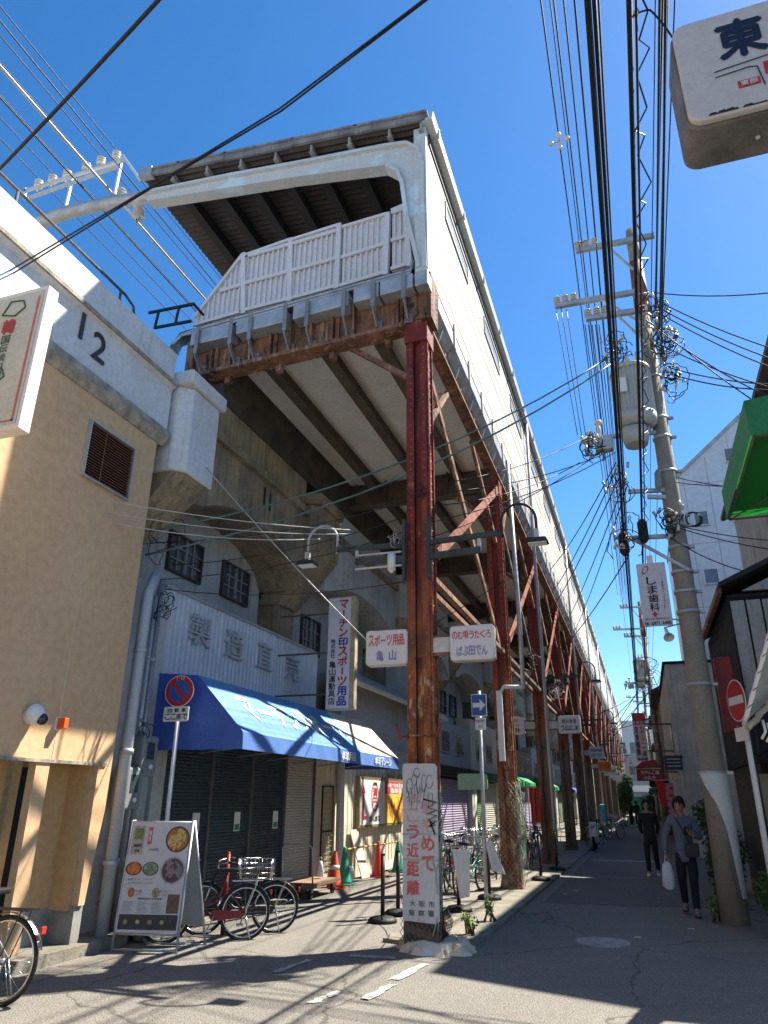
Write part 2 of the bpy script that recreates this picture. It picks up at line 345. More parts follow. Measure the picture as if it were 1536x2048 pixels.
m = MB()
for (x0, y0, x1, y1) in [(-1.75, 24.6, .2, 24.9), (-1.3, 19.4, .7, 19.47)]: patch(m, [(x0, y0), (x1, y0), (x1, y1), (x0, y1)], n=9, jag=.015)  # strips across the far lane: sunlit gaps laid down as pale paint
struct(m.build('road_marking_sun_strip', paint_sunstrip))
# manhole cover
c0 = on(1205, 1885, 2, 0)
iron = mat('cast_iron', (.42, .42, .4), .6, (.2, .2, .19), amt=.7, scale=12, bump=.4, metal=.3)
r0 = empty('manhole_cover', (c0.x, c0.y, 0), 'round cast iron manhole cover set in the shaded asphalt', 'manhole cover')
m = MB(); m.cyl((c0.x, c0.y, -.02), (c0.x, c0.y, .012), .335, 32); m.build('outer_ring', iron, r0)
m = MB(); m.cyl((c0.x, c0.y, -.02), (c0.x, c0.y, .018), .28, 32)
for i in range(-5, 6):
    for j in range(-5, 6):
        if i * i + j * j < 26: m.box(c0.x + i * .048 - .015, c0.x + i * .048 + .015, c0.y + j * .048 - .015, c0.y + j * .048 + .015, .018, .024)
m.build('cover_plate', iron, r0)
# concrete lump round the first column
m = MB(); n = 26; rows = [(1.0, 0.0), (.9, .05), (.74, .1), (.6, .115)]; rg = random.Random(41); wob = [rg.uniform(.86, 1.12) for _ in range(n)]; vs = []
for fr_, z in rows:
    for k in range(n):
        a = 2 * math.pi * k / n; q = fr_ * (wob[k] + rg.uniform(-.05, .05)); vs.append((-2.55 + .5 * q * math.cos(a), 9.52 + .42 * q * math.sin(a), z + (rg.uniform(-.015, .02) if z else 0)))
fs = [(j * n + k, j * n + (k + 1) % n, (j + 1) * n + (k + 1) % n, (j + 1) * n + k) for j in range(3) for k in range(n)] + [tuple(range(3 * n, 4 * n))]
m.add(vs, fs)
foot_m = mat('column_foot_concrete', (.48, .38, .22), .9, (.66, .63, .56), amt=1, scale=1.5, bump=.6, bscale=14, spots=(.3, .22, .11), spot_scale=4, spot_thr=.6)
tag(m.build('column_footing', foot_m), 'lumpy pale concrete footing round the nearest rusty column', 'footing')

# ------------------------------------------------------------------ rusty columns
NB = 18; BAY = 6.4; CY0 = 9.57
rivet_m = mat('rivet_rust', (.38, .13, .07), .6, (.2, .06, .03), amt=.9, scale=9, bump=0)
def column_proto(lo):
    """one riveted built-up column, local origin at ground on its axis; 0.30 wide (x), 0.32 deep (y)"""
    r = empty('steel_column', (0, 0, 0), cat='column', group='rusty riveted columns along the street')
    W, D, H = .15, .16, 8.75; g_ = .055
    for zs, ze, mt, nm in ((0, 3.35, lo, 'lower_shaft'), (3.35, H, rust, 'upper_shaft')):
        m = MB()
        m.box(-g_, g_, -D + .07, D - .07, zs, ze)                         # web box, set back between the flanges
        for sx in (-1, 1):
            m.box(sx * g_, sx * W, -D, -D + .03, zs, ze); m.box(sx * g_, sx * W, D - .03, D, zs, ze)
            m.box(sx * (W - .03), sx * W, -D + .031, D - .031, zs, ze)
            m.box(sx * W + sx * .001, sx * (W + .03), -D + .02, -D + .05, zs, ze); m.box(sx * W + sx * .001, sx * (W + .03), D - .05, D - .02, zs, ze)
        z = zs + .06; m.cur = 1
        while z < ze:
            for sx in (-1, 1): m.rivet((sx * .105, -D, z), (0, -1, 0), .019)
            m.rivet((W, -.06, z), (1, 0, 0), .02); m.rivet((W, .06, z + .05), (1, 0, 0), .02); m.rivet((W + .015, -D + .02, z + .03), (0, -1, 0), .017); m.rivet((-W, -.06, z), (-1, 0, 0), .018)
            z += .125
        m.build(nm, [mt, rivet_m], r)
    m = MB(); m.box(-.19, .19, -.2, .2, 8.4, 8.75 - .002)
    for k in range(4):
        for j in range(4): m.rivet((-.14 + .093 * k, -.2, 8.46 + .08 * j), (0, -1, 0), .015)
    m.build('capital_plate', rust, r)
    m = MB(); m.box(-.22, .22, -.21, .21, 0, .05)
    for s in (-1, 1): m.prism([(s * .181, .05), (s * .22, .05), (s * .181, .3)] if s > 0 else [(-.22, .05), (-.181, .05), (-.181, .3)], 1, -.14, .14)
    m.build('base_plate', lo, r)
    return r
ORD = ['nearest', 'second', 'third', 'fourth', 'fifth', 'sixth', 'seventh', 'eighth', 'ninth', 'tenth', 'eleventh', 'twelfth', 'thirteenth', 'fourteenth', 'fifteenth', 'sixteenth', 'seventeenth', 'eighteenth']
cp = column_proto(rust_lo); CX0 = -2.69
cp.location = (CX0, CY0, .1); cp['label'] = 'nearest rusty riveted column, standing behind the tall red lettered warning board'
dup(cp, (CX0, CY0 + BAY, .03), 'second rusty riveted column, its foot wrapped in diamond wire mesh')
cg = column_proto(col_grey); cg.location = (CX0, CY0 + BAY * 2, .03); cg['label'] = 'third riveted column of the row, counted from the lettered warning board'
for i in range(3, NB):
    dup(cg, (CX0, CY0 + BAY * i, .03), ORD[i] + ' riveted column of the row, counted from the lettered warning board')

# ------------------------------------------------------------------ elevated station
YE = CY0 + BAY * (NB - 1) + 3
st = empty('elevated_station', (-4.6, 9.4, 8.8), 'elevated railway platform building with white side wall and rusty end girder', 'station building')
# side wall: lapped siding
XW = -2.47
def lap(z0, z1, n):
    p = []; h = (z1 - z0) / n
    for i in range(n): p += [(XW + .018, z0 + i * h), (XW + .018, z0 + i * h + h * .9), (XW + .004, z0 + i * h + h * .9), (XW + .004, z0 + (i + 1) * h)]
    return [(XW - .1, z0)] + p + [(XW - .1, z1)]
m = MB(); m.prism(lap(9.85, 10.62, 2), 1, 9.42, YE); m.prism(lap(10.86, 13.06, 5), 1, 9.42, YE)
sw = m.build('side_wall', wall_w, st)
m = MB(); m.prism(lap(10.62, 10.86, 1), 1, 9.42, YE); m.build('blue_stripe', wall_b, sw)
m = MB()
y = 11
while y < YE: m.box(XW + .001, XW + .0195, y, y + .01, 9.86, 13.05); y += 1.92
y = 10.04
while y < 60:
    for z in (10.1, 10.5, 11.2, 12.1, 12.9): m.rivet((XW + .018, y, z), (1, 0, 0), .014)
    y += 1.92
m.build('wall_joint', mat('joint_grey', (.45, .43, .4), .8), sw)
a, b = on(890, 390, 0, XW), on(918, 500, 0, XW)
y = 10.9
for i in range(26):
    m = MB(); y0 = 10.75 + i * 3.84; y1 = y0 + 1.9; z0, z1 = 12.2, 12.58
    m.box(XW + .019, XW + .05, y0 - .05, y1 + .05, z0 - .05, z0); m.box(XW + .019, XW + .05, y0 - .05, y1 + .05, z1, z1 + .05)
    m.box(XW + .019, XW + .05, y0 - .05, y0, z0, z1); m.box(XW + .019, XW + .05, y1, y1 + .05, z0, z1)
    fr = m.build('window', wall_w, st)
    m = MB(); m.box(XW + .019, XW + .03, y0, y1, z0, z1); m.build('pane', mat('frosted_window', (.36, .4, .42), .3), fr)
m = MB(); m.prism([(XW - .02, 13.07), (XW + .17, 13.1), (XW + .2, 13.26), (XW + .17, 13.26), (XW + .15, 13.15), (XW - .02, 13.14)], 1, 9.2, YE)
g = m.build('gutter', frame_m, st)
for i in range(NB * 3): MB().box(XW + .0, XW + .21, 9.6 + i * 2.13, 9.64 + i * 2.13, 13.06, 13.27).build('gutter_bracket', galv, g)
for i in range(2, NB, 2):
    Yp = CY0 + BAY * i - 1.2; m = MB()
    m.tube([(XW + .12, Yp, 13.1), (XW + .08, Yp, 9.5), (XW + .1, Yp, .3)], .05, 8); m.build('downpipe', pipe_m if i % 4 else galv, st)
m = MB(); m.prism([(XW + .02, 9.42), (XW + .024, 9.3), (XW - .2, 9.3), (XW - .2, 9.42)], 2, 9.8, 13.05); m.build('corner_trim', frame_m, st)
# roof sheet: corrugated along x
XL, ZL, XR, ZR = -8.6, 13.78, XW + .02, 13.12
m = MB(); step = .035; yy = 9.22; rows = []
k = 0
while yy < 34:
    rows.append((yy, .022 * math.sin(k * math.pi / 2))); yy += step; k += 1
rows += [(34, 0), (YE, 0)]
vs = []
for (yv, dz) in rows: vs += [(XL, yv, ZL + dz), (XR, yv, ZR + dz), (XL, yv, ZL + dz + .02), (XR, yv, ZR + dz + .02)]
fs = []
for i in range(len(rows) - 1):
    a = i * 4; fs += [(a, a + 1, a + 5, a + 4), (a + 2, a + 6, a + 7, a + 3)]
fs += [(0, 2, 3, 1)]
m.add(vs, fs); m.build('roof_sheet', under_m, st)
def RZ(x): return ZL + (ZR - ZL) * (x - XL) / (XR - XL)
m = MB()     # layered fascia boards in uneven lengths
xs = [XL - .05, -7.7, -6.6, -5.1, -3.8, XR + .02]
for i in range(5):
    a, b = xs[i], xs[i + 1]; m.prism([(a, RZ(a) - .03 + .02 * (i % 2)), (b, RZ(b) - .03 + .02 * (i % 2)), (b, RZ(b) + .1), (a, RZ(a) + .1)], 1, 9.17 - .01 * (i % 2), 9.22)
    m.prism([(a, RZ(a) + .1), (b + .06, RZ(b) + .1), (b + .06, RZ(b) + .15), (a, RZ(a) + .15)], 1, 9.13, 9.5)
m.build('roof_fascia', roof_m, st)
m = MB(); m.prism([(XL, RZ(XL) - .08), (XL + .3, RZ(XL + .3) - .08), (XL + .3, RZ(XL) + .12), (XL, RZ(XL) + .14)], 1, 9.1, 9.25); m.build('eave_cap', galv, st)
z2 = lambda x, y: (250 + x / 2.363, 200 + y / 2.363)
for i, px in enumerate([(225, 350), (385, 320), (545, 292), (710, 262), (880, 230), (1060, 195), (1250, 155), (1400, 130)]):
    q = on(*z2(px[0], px[1] + 40), 1, 9.25); x = q.x; m = MB()
    m.box(x - .02, x + .02, 9.225, 9.5, RZ(x) - .2, RZ(x) - .035); m.box(x - .045, x + .045, 9.224, 9.5, RZ(x) - .22, RZ(x) - .2)
    p_ = m.build('purlin_end', mat('purlin_end_paint', (.42, .42, .4), .7, (.25, .25, .24), amt=.8, scale=5), st)
    m = MB(); m.box(x - .09, x + .09, 9.505, YE, RZ(x) - .3, RZ(x) - .035); m.build('purlin', purlin_d, st)  # inner purlins near black: the roof's shade put into their colour
# curved rigid frames
outer = [(100, 445), (500, 365), (860, 300), (1230, 228), (1330, 214), (1385, 240), (1408, 300), (1410, 500), (1422, 800)]
inner = [(1392, 800), (1368, 690), (1335, 560), (1312, 400), (1290, 345), (1235, 316), (800, 372), (380, 440), (115, 482)]
pl = [on(*z2(*p), 1, 9.35) for p in outer + inner]; poly = [(p.x, p.z) for p in pl]
m = MB(); m.prism(poly, 1, 9.35, 9.43)
pi_ = [on(*z2(*p), 1, 9.35) for p in inner]; po_ = [on(*z2(*p), 1, 9.35) for p in outer]
for seq, dd in ((pi_, 1), (po_, -1)):      # flange plates either side of the web
    for i in range(len(seq) - 1):
        a, b = seq[i], seq[i + 1]; d = (b - a).normalized(); nn = V((-d.z, 0, d.x)) * .035
        m.add([(p.x + s * nn.x, y_, p.z + s * nn.z) for y_ in (9.27, 9.52) for p, s in ((a, -1), (b, -1), (b, 1), (a, 1))],
              [(0, 1, 2, 3), (7, 6, 5, 4), (0, 4, 5, 1), (1, 5, 6, 2), (2, 6, 7, 3), (3, 7, 4, 0)])
ef = m.build('curved_frame', frame_m, st)
for i in range(1, 6):
    c = ef.copy(); COL.objects.link(c); c.location = ef.location + V((0, BAY * i, 0)); c.data = ef.data
m = MB(); q1, q2 = on(*z2(1060, 365), 1, 9.6), on(*z2(1290, 350), 1, 9.6)
m.tube([q1, (q1.lerp(q2, .3)) + V((0, 0, .05)), q2, on(*z2(1330, 470), 1, 9.6), on(*z2(1345, 800), 1, 9.6)], .03, 6); m.build('conduit', frame_m, st)
# end screen of ribbed panels
def zr(px, py, Yv=9.5): q = on(*z2(px, py), 1, Yv); return q.x, q.z
panels = [((335, 1035), (562, 738), (562, 1012), (345, 1075)), ((575, 742), (785, 668), (778, 955), (563, 1010)), ((797, 668), (1012, 600), (1000, 895), (790, 953)),
          ((1030, 610), (1240, 548), (1230, 830), (1022, 893)), ((1262, 532), (1320, 508), (1345, 790), (1262, 815))]
scr = MB()
for j, (tl, tr, br, bl) in enumerate(panels):
    TL, TR, BR, BL = zr(*tl), zr(*tr), zr(*br), zr(*bl)
    m = MB(); m.prism([BL, BR, TR, TL], 1, 9.5, 9.52)
    x0, x1 = min(TL[0], BL[0]), max(TR[0], BR[0])
    def top(x): return TL[1] + (TR[1] - TL[1]) * min(1, max(0, (x - TL[0]) / (TR[0] - TL[0])))
    def bot(x): return BL[1] + (BR[1] - BL[1]) * min(1, max(0, (x - BL[0]) / (BR[0] - BL[0])))
    x = x0 + .03
    while x < x1 - .03:
        t, b = top(x), bot(x)
        if t - b > .1: m.prism([(x, 9.5), (x + .012, 9.462), (x + .045, 9.462), (x + .057, 9.5)], 2, b + .02, t - .02)
        x += .105
    pn = m.build('screen_panel', screen_m, st)
    m = MB()
    hb = bot((x0 + x1) / 2)
    for k in (.0, .62, 1.25):
        xa = x0; za, zb = bot(x0) + k, bot(x1) + k
        if j == 0 and k > 0: xa = TL[0] + (TR[0] - TL[0]) * min(.9, (k + .05) / (TR[1] - TL[1]))
        za = bot(xa) + k
        if k == 0 or zb < top(x1) - .1: m.prism([(xa, za), (x1, zb), (x1, zb + .07), (xa, za + .07)], 1, 9.43, 9.461)
    a, b = V((TL[0], 9.48, TL[1])), V((TR[0], 9.48, TR[1])); m.bar(a, b, .1, .06)
    m.bar((TR[0] + .02, 9.48, TR[1] + .02), (BR[0] + .02, 9.48, BR[1] - .03), .09, .11, (0, 1, 0))
    m.build('rail', screen_m, pn)
# conduits and galvanised troughs with gusset brackets
m = MB()
for k in range(2):
    a = on(*z2(335, 1085 + 14 * k), 1, 9.3); b = on(*z2(1345, 805 + 14 * k), 1, 9.3)
    m.tube([on(*z2(225, 1150), 1, 9.9), on(*z2(270, 1110), 1, 9.4), a, b, on(*z2(1360, 760), 1, 9.35)], .028, 6)
m.build('conduit', galv, st)
m = MB()
for k in range(5):
    a = on(*z2(215 + 8 * k, 1170 + 8 * k), 1, 10.2); b = on(*z2(330, 1085 + 12 * k), 1, 9.42); m.tube([a, on(*z2(265, 1105 + 14 * k), 1, 9.7), b, on(*z2(520, 1050 + 5 * k), 1, 9.4)], .03, 6)
m.build('cable_bundle', cable_m, st)
for (a, b) in [((325, 1110), (515, 1065)), ((540, 1055), (770, 995)), ((805, 985), (1062, 915)), ((1088, 905), (1205, 875)), ((1212, 872), (1365, 830)), ((1375, 828), (1435, 812))]:
    p, q = on(*z2(*a), 1, 9.2), on(*z2(*b), 1, 9.2); m = MB()
    m.add([(p.x, 9.12, p.z), (q.x, 9.12, q.z), (q.x, 9.4, q.z), (p.x, 9.4, p.z), (p.x, 9.12, p.z - .28), (q.x, 9.12, q.z - .28), (q.x, 9.4, q.z - .28), (p.x, 9.4, p.z - .28)],
          [(0, 1, 2, 3), (7, 6, 5, 4), (0, 4, 5, 1), (1, 5, 6, 2), (2, 6, 7, 3), (3, 7, 4, 0)])
    m.build('cable_trough', galv, st, bevel=.012)
for px, py in [(350, 1130), (510, 1085), (600, 1065), (765, 1020), (868, 1000), (1040, 950), (1178, 905), (1322, 865)]:
    q = on(*z2(px, py), 1, 9.15); x, z = q.x, q.z - .05; m = MB()
    m.prism([(9.08, z + .26), (9.12, z + .28), (9.12, z - .3), (9.37, z - .46), (9.37, z - .56), (9.3, z - .56), (9.08, z - .36)], 0, x - .012, x + .012)
    m.box(x - .035, x + .035, 9.07, 9.08, z - .3, z + .25); m.box(x - .07, x + .07, 9.355, 9.365, z - .58, z - .4)
    for s in (-1, 1):
        for k in (0, 1): m.rivet((x + s * .05, 9.355, z - .55 + .1 * k), (0, -1, 0), .014)
    m.build('gusset_bracket', mat('dull_galvanised', (.3, .31, .31), .6, (.2, .2, .2), amt=.8, scale=5, metal=.3), st)
# rusty end girder
pa, pb = on(375, 765, 1, 9.4), on(832, 655, 1, 9.4); ta, tb = 9.45, 9.55
m = MB(); m.prism([(pa.x - .1, pa.z + .08), (-2.6, pb.z + .08), (-2.6, tb), (pa.x - .1, ta)], 1, 9.4, 9.42)
m.prism([(pa.x - .15, pa.z), (-2.88, pb.z), (-2.88, pb.z + .07), (pa.x - .15, pa.z + .07)], 1, 9.28, 9.6)
for k in range(11):
    x = pa.x + .1 + k * (-2.7 - pa.x) / 11; zb = pa.z + (pb.z - pa.z) * (x - pa.x) / (-2.6 - pa.x) + .08
    m.box(x - .02, x + .02, 9.31, 9.399, zb, 9.5)
    if k % 3 == 1: m.box(x + .05, x + .12, 9.36, 9.398, zb, 9.4)
m.build('end_girder', rust_b, st)
m = MB()
for k in range(4):
    x = pa.x + .75 + k * 1.0; zb = pa.z + (pb.z - pa.z) * (x - pa.x) / (-2.6 - pa.x); m.box(x - .05, x + .05, 9.5, 9.62, zb - .12, zb - .002)
m.build('girder_lug', rust_b, st)
m = MB(); m.box(-2.9, -2.42, 9.36, 9.78, 8.92, 9.82)
for k in range(8): m.rivet((-2.42, 9.42, 8.98 + .1 * k), (1, 0, 0)); m.rivet((-2.42, 9.7, 8.98 + .1 * k), (1, 0, 0))
for k in range(3): m.box(-2.86 + k * .17, -2.82 + k * .17, 9.3, 9.359, 8.95, 9.4)
m.build('corner_post', rust_b, st)
# underside
m = MB(); y = 9.63
while y < YE:
    for (a, b) in ((-6.5, -5.6), (-5.6, -4.45), (-4.45, -3.45), (-3.45, -2.7)): m.box(a + .006, b - .006, y, min(y + 1.89, YE), 9.2, 9.24)
    y += 1.9
m.build('deck_panels', deck_m, st)
m = MB(); m.box(-6.7, -2.6, 9.66, YE, 9.27, 9.8); m.build('platform_slab', conc_old, st)
m = MB(); m.box(-7.4, -6.6, 9.9, YE, 8.0, 9.2); m.box(-6.6, -6.35, 9.65, YE, 8.2, 9.2); m.build('track_side_beam', mat('dark_brown_beam', (.09, .075, .055), .9, (.04, .035, .03), amt=.9), st)  # beam in two mottled dark browns
for x in (-5.6, -4.45, -3.45):
    m = MB(); m.box(x - .02, x + .02, 9.62, YE, 8.9, 9.2); m.box(x - .1, x + .1, 9.62, YE, 8.87, 8.9); m.build('stringer', rust_d, st)
m = MB(); m.box(-2.72, -2.66, 9.8, YE, 9.12, 9.6); m.box(-2.8, -2.56, 9.8, YE, 9.07, 9.12)
y = 10.4
while y < YE: m.box(-2.66, -2.6, y, y + .05, 9.121, 9.55); y += .9
m.build('edge_girder', rust_b, st)
for i in range(1, NB):
    y = CY0 + BAY * i; m = MB(); m.box(-6.6, -2.7, y - .02, y + .02, 8.6, 9.19); m.box(-6.6, -2.7, y - .14, y + .14, 8.55, 8.6)
    for k in range(5): m.box(-6.2 + k * .8, -6.16 + k * .8, y - .12, y - .021, 8.6, 9.19)
    m.prism([(-2.88, 8.3), (-2.88, 8.54), (-3.6, 8.54)], 1, y - .03, y + .03)
    m.build('cross_beam', rust_d, st)
# drip troughs and tabs below the side wall
y = 9.95; i = 0
while y < YE - 2:
    m = MB(); tb_ = MB()
    m.prism([(XW + .02, 9.78), (XW + .02, 9.5), (XW - .12, 9.35), (XW - .2, 9.35), (XW - .2, 9.78)], 1, y, y + 1.12)
    m.prism([(XW + .0, 9.5), (XW - .1, 9.2), (XW - .2, 9.2), (XW - .2, 9.5)], 1, y + .5, y + .53)
    tb_.box(XW + .022, XW + .05, y + 1.14, y + 1.22, 9.45, 9.98)
    y += 1.28
    m.build('side_trough', galv, st); tb_.build('trough_tab', wall_w, st)
m = MB(); m.box(XW - .2, XW + .012, 9.43, YE, 9.79, 9.845); m.build('wall_sill', rust_b, st)
# bracing between columns
for i in range(NB - 1):
    y0 = CY0 + BAY * i + .25; y1 = y0 + BAY - .5
    m = MB()
    m.bar((CX0 + .16, y0 + .1, 5.05), (CX0 + .16, y1, 8.5), .025, .17, (0, 0, 1)); m.build('sunlit_brace', lit_salmon, st)  # salmon brace: sunlight on its street face put into the colour
    m = MB()
    m.bar((CX0 + .02, y0, 8.5), (CX0 + .02, y1, 4.8), .05, .14); m.build('diagonal_brace', rust_d if i % 2 else rust_b, st)
    for dx in (.08, -.14): MB().bar((CX0 + dx, y0, 4.66), (CX0 + dx, y1, 4.66), .1, .08).build('tie_beam', rust_d if i % 2 else rust_b, st)
    for a_, b_ in (((CX0 - .1, y0 - .25, 7.9), (CX0 - 1.2, y0 - .25, 8.75)), ((CX0 + .05, y0 + .0, 7.2), (CX0 - .05, y0 + 1.9, 8.9)), ((CX0 + .05, y1, 7.2), (CX0 - .05, y1 - 1.9, 8.9))):
        MB().bar(a_, b_, .07, .09).build('knee_brace', rust_b, st)
# ------------------------------------------------------------------ concrete railway viaduct on the left
vi = empty('railway_viaduct', (-8, 4, 7), 'weathered concrete railway viaduct numbered 12, its spans resting above the shops', 'viaduct')
m = MB()   # deck with fascia, ledge and lip, cross section in x,z
sec = [(-6.2, 6.78), (-6.2, 7.46), (-6.13, 7.5), (-6.13, 7.6), (-6.19, 7.66), (-6.19, 8.1), (-6.5, 8.12), (-6.5, 7.5), (-14, 7.4), (-14, 6.9), (-6.5, 6.9)]
m.prism(sec, 1, -12, 8.02); m.build('parapet', conc_w, vi)
m = MB(); m.prism([(-6.2, 6.779), (-6.15, 6.74), (-6.12, 6.6), (-6.2, 6.48), (-6.4, 6.5), (-6.5, 6.9), (-6.3, 6.9)], 1, -12, 7.98); m.build('edge_lip', edge_dirt, vi)
m = MB(); m.box(-6.128, -6.1, -12, 8.0, 7.505, 7.56); m.build('ledge_stain', edge_dirt, vi)
m = MB()
put(m, 'I', V((-6.187, 6.05, 7.29)), (0, 1, 0), (0, 0, 1), .10, .42, .01); put(m, '2', V((-6.187, 6.4, 7.17)), (0, 1, 0), (0, 0, 1), .27, .4, .015)
m.build('span_number', mat('faded_black_number', (.02, .022, .025), .8, (.07, .07, .08), amt=.7, scale=14, bump=0), vi)
# pier heads; local profile in (y,z), the first one painted pale
def pier_head(y0, y1, xf, zt, zb, mt, taper=.9):
    m = MB()
    m.add([(-6.8, y0, zb), (xf - .18, y0, zb), (xf, y0 + .16, zb), (xf, y1, zb), (-6.8, y1, zb), (-6.8, y0, zt), (xf - .18, y0, zt), (xf, y0 + .16, zt), (xf, y1, zt), (-6.8, y1, zt)],
          [(4, 3, 2, 1, 0), (5, 6, 7, 8, 9), (0, 1, 6, 5), (1, 2, 7, 6), (2, 3, 8, 7), (3, 4, 9, 8), (4, 0, 5, 9)])
    h = m.build('pier_head', mt, vi, bevel=.03)
    m = MB(); m.box(-6.8, xf + .07, y0 - .04, y1 + .08, zt + .002, zt + .24); m.build('cap', mt, h, bevel=.03)
    m = MB(); e = .35
    m.add([(-6.8, y0 + .05, zb - .002), (xf - .16, y0 + .05, zb - .002), (xf - .02, y0 + .2, zb - .002), (xf - .02, y1 - .03, zb - .002), (-6.8, y1 - .03, zb - .002), (-7.4, y0 + .1, zb - taper), (-6.9, y0 + .1, zb - taper), (-6.82, y0 + .25, zb - taper), (-6.82, y1 - .3, zb - taper), (-7.4, y1 - .3, zb - taper)],
          [(5, 6, 7, 8, 9), (0, 1, 6, 5), (1, 2, 7, 6), (2, 3, 8, 7), (3, 4, 9, 8), (4, 0, 5, 9)])
    m.build('haunch', conc_old, h)
    m = MB(); m.box(-8.2, -6.9, y0 + .15, y1 - .3, 0, zb - taper); m.build('pier_leg', conc_old, h)
pier_head(8.1, 9.0, -5.95, 7.58, 6.15, conc_w)
piers = [(13.2, 14.4)] + [(13.2 + 6.4 * k, 14.4 + 6.4 * k) for k in range(1, 14)]
for j_, (a, b) in enumerate(piers): pier_head(a, b, -6.0, 7.6, 6.55, conc_old if j_ == 0 else conc_inf, 1.1)
ends = [(9.05, 13.2)] + [(piers[i][1], piers[i + 1][0]) for i in range(len(piers) - 1)]
for i, (a, b) in enumerate(ends):
    poly = [(a, 8.15), (a, 6.0)] + [(a + (b - a) * t, 5.75 + .72 * math.sin(math.pi * min(1, t * 1.0)) ** .55) for t in [k / 14 for k in range(1, 14)]] + [(b, 5.7), (b, 8.15)]
    m = MB(); m.prism(poly, 0, -6.32, -7.3); m.build('arch_beam', conc_old if i == 0 else conc_inf, vi)
    m = MB(); m.box(-6.32, -6.22, a, b, 7.35, 7.5); m.build('beam_ledge', conc_old, vi)
    m = MB(); m.box(-7.35, -7.301, a, b, 2.4, 7.2); m.build('infill_wall', conc_inf, vi)
    wins = [(9.78, 10.75), (11.55, 12.5)] if i == 0 else ([(a + .8, a + 1.8), (a + 2.6, a + 3.6)] if i % 2 else [])
    for (y0, y1) in wins:
        z0, z1 = (5.28, 5.92) if i == 0 else (4.9, 5.7)
        y0 += .12; y1 += .12; X0 = -7.3; m = MB(); t = .035
        m.box(X0, X0 + .07, y0 - t, y1 + t, z0 - t, z0); m.box(X0, X0 + .07, y0 - t, y1 + t, z1, z1 + t); m.box(X0, X0 + .07, y0 - t, y0, z0, z1); m.box(X0, X0 + .07, y1, y1 + t, z0, z1)
        f = m.build('window', mat('window_frame_brown', (.06, .055, .05), .6), vi)
        m = MB(); ym = (y0 + y1) / 2
        m.box(X0 + .02, X0 + .06, ym - .025, ym + .025, z0, z1)
        for q in (.25, .75): m.box(X0 + .02, X0 + .045, y0 + (y1 - y0) * q - .01, y0 + (y1 - y0) * q + .01, z0, z1)
        for q in (.33, .67): m.box(X0 + .02, X0 + .045, y0, y1, z0 + (z1 - z0) * q - .01, z0 + (z1 - z0) * q + .01)
        m.build('muntin', mat('muntin_grey', (.3, .31, .31), .6), f)
        MB().box(X0 + .002, X0 + .015, y0, y1, z0, z1).build('pane', glass, f)
m = MB(); put(m, '1', V((-6.312, 11.35, 7.05)), (0, 1, 0), (0, 0, 1), .09, .36, .02); put(m, '1', V((-6.312, 11.58, 7.02)), (0, 1, 0), (0, 0, 1), .09, .36, .02)
m.build('span_number', paint_k, vi)
MB().box(-14, -6.9, 8.1, 100, 7.2, 8.1).build('deck', conc_old, vi)
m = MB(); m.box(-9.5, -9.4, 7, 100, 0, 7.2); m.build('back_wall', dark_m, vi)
# hand rail along the parapet
hr = empty('parapet_railing', (-6.5, 0, 8.1), 'thin rusty pipe railing along the top of the numbered concrete parapet', 'railing')
m = MB(); m.tube([(-6.42, -10, 8.5), (-6.42, 6.95, 8.5), (-6.42, 7.15, 8.44), (-6.42, 7.25, 8.12)], .022, 6); m.build('top_rail', rust_d, hr)
for k in range(-5, 4): MB().tube([(-6.42, k * 1.95 + 1.0, 8.1), (-6.42, k * 1.95 + 1.0, 8.5)], .02, 6).build('post', rust_d, hr)
lf = empty('steel_ladder_frame', (-6.9, 8.6, 8.1), 'dark steel ladder frame standing between the parapet end and the white end screen', 'frame')
q = lambda x, y: on(x / 3.0720 + 0, 200 + y / 3.072, 1, 9.0)
m = MB()
for (a, b) in [((915, 1308), (1195, 1252)), ((950, 1400), (1175, 1358))]: m.bar(q(*a), q(*b), .04, .045)
m.bar(q(1190, 1252), on(*(1250 / 3.072, 200 + 1322 / 3.072), 1, 9.3), .035, .035)
m.build('side_rail', black_m, lf)
for (a, b) in [((975, 1300), (950, 1405)), ((1100, 1275), (1078, 1370))]: MB().bar(q(*a), q(*b), .035, .035).build('rung', black_m, lf)

# ------------------------------------------------------------------ overhead line beam with insulator rack
ob = empty('overhead_line_beam', (-9, 9.6, 13.5), 'grey tapering overhead line beam reaching left from the roof frame with an insulator rack', 'line beam')
z1_ = lambda x, y, Y=9.6: on(x / 3.072, 200 + y / 3.072, 1, Y)
m = MB(); m.tube([z1_(1000, 585), z1_(900, 598), z1_(720, 625), z1_(560, 655), z1_(400, 695), z1_(250, 748), z1_(100, 830)], [.13, .13, .14, .14, .15, .16, .17], 10); m.build('arm', galv, ob)
m = MB()
m.bar(z1_(150, 560), z1_(770, 365), .06, .07); m.bar(z1_(170, 605), z1_(745, 400), .06, .07); m.build('rack_rail', frame_m, ob)
for (a, b) in [((400, 668), (448, 470)), ((705, 575), (752, 345)), ((752, 340), (860, 490)), ((150, 610), (158, 545))]: MB().bar(z1_(*a), z1_(*b), .05, .06).build('rack_post', frame_m, ob)
INS = []
for (x, y) in [(237, 520), (322, 490), (412, 462), (530, 415), (620, 380), (714, 345)]:
    p = z1_(x, y); INS.append(p + V((0, 0, .16))); m = MB()
    m.cyl(p - V((0, 0, .08)), p - V((0, 0, .2)), .02, 6)
    for k in range(3): m.tube([p + V((0, 0, -.08 + k * .07)), p + V((0, 0, -.05 + k * .07)), p + V((0, 0, -.012 + k * .07))], [.085, .1, .06], 10)
    m.build('insulator', porc, ob)
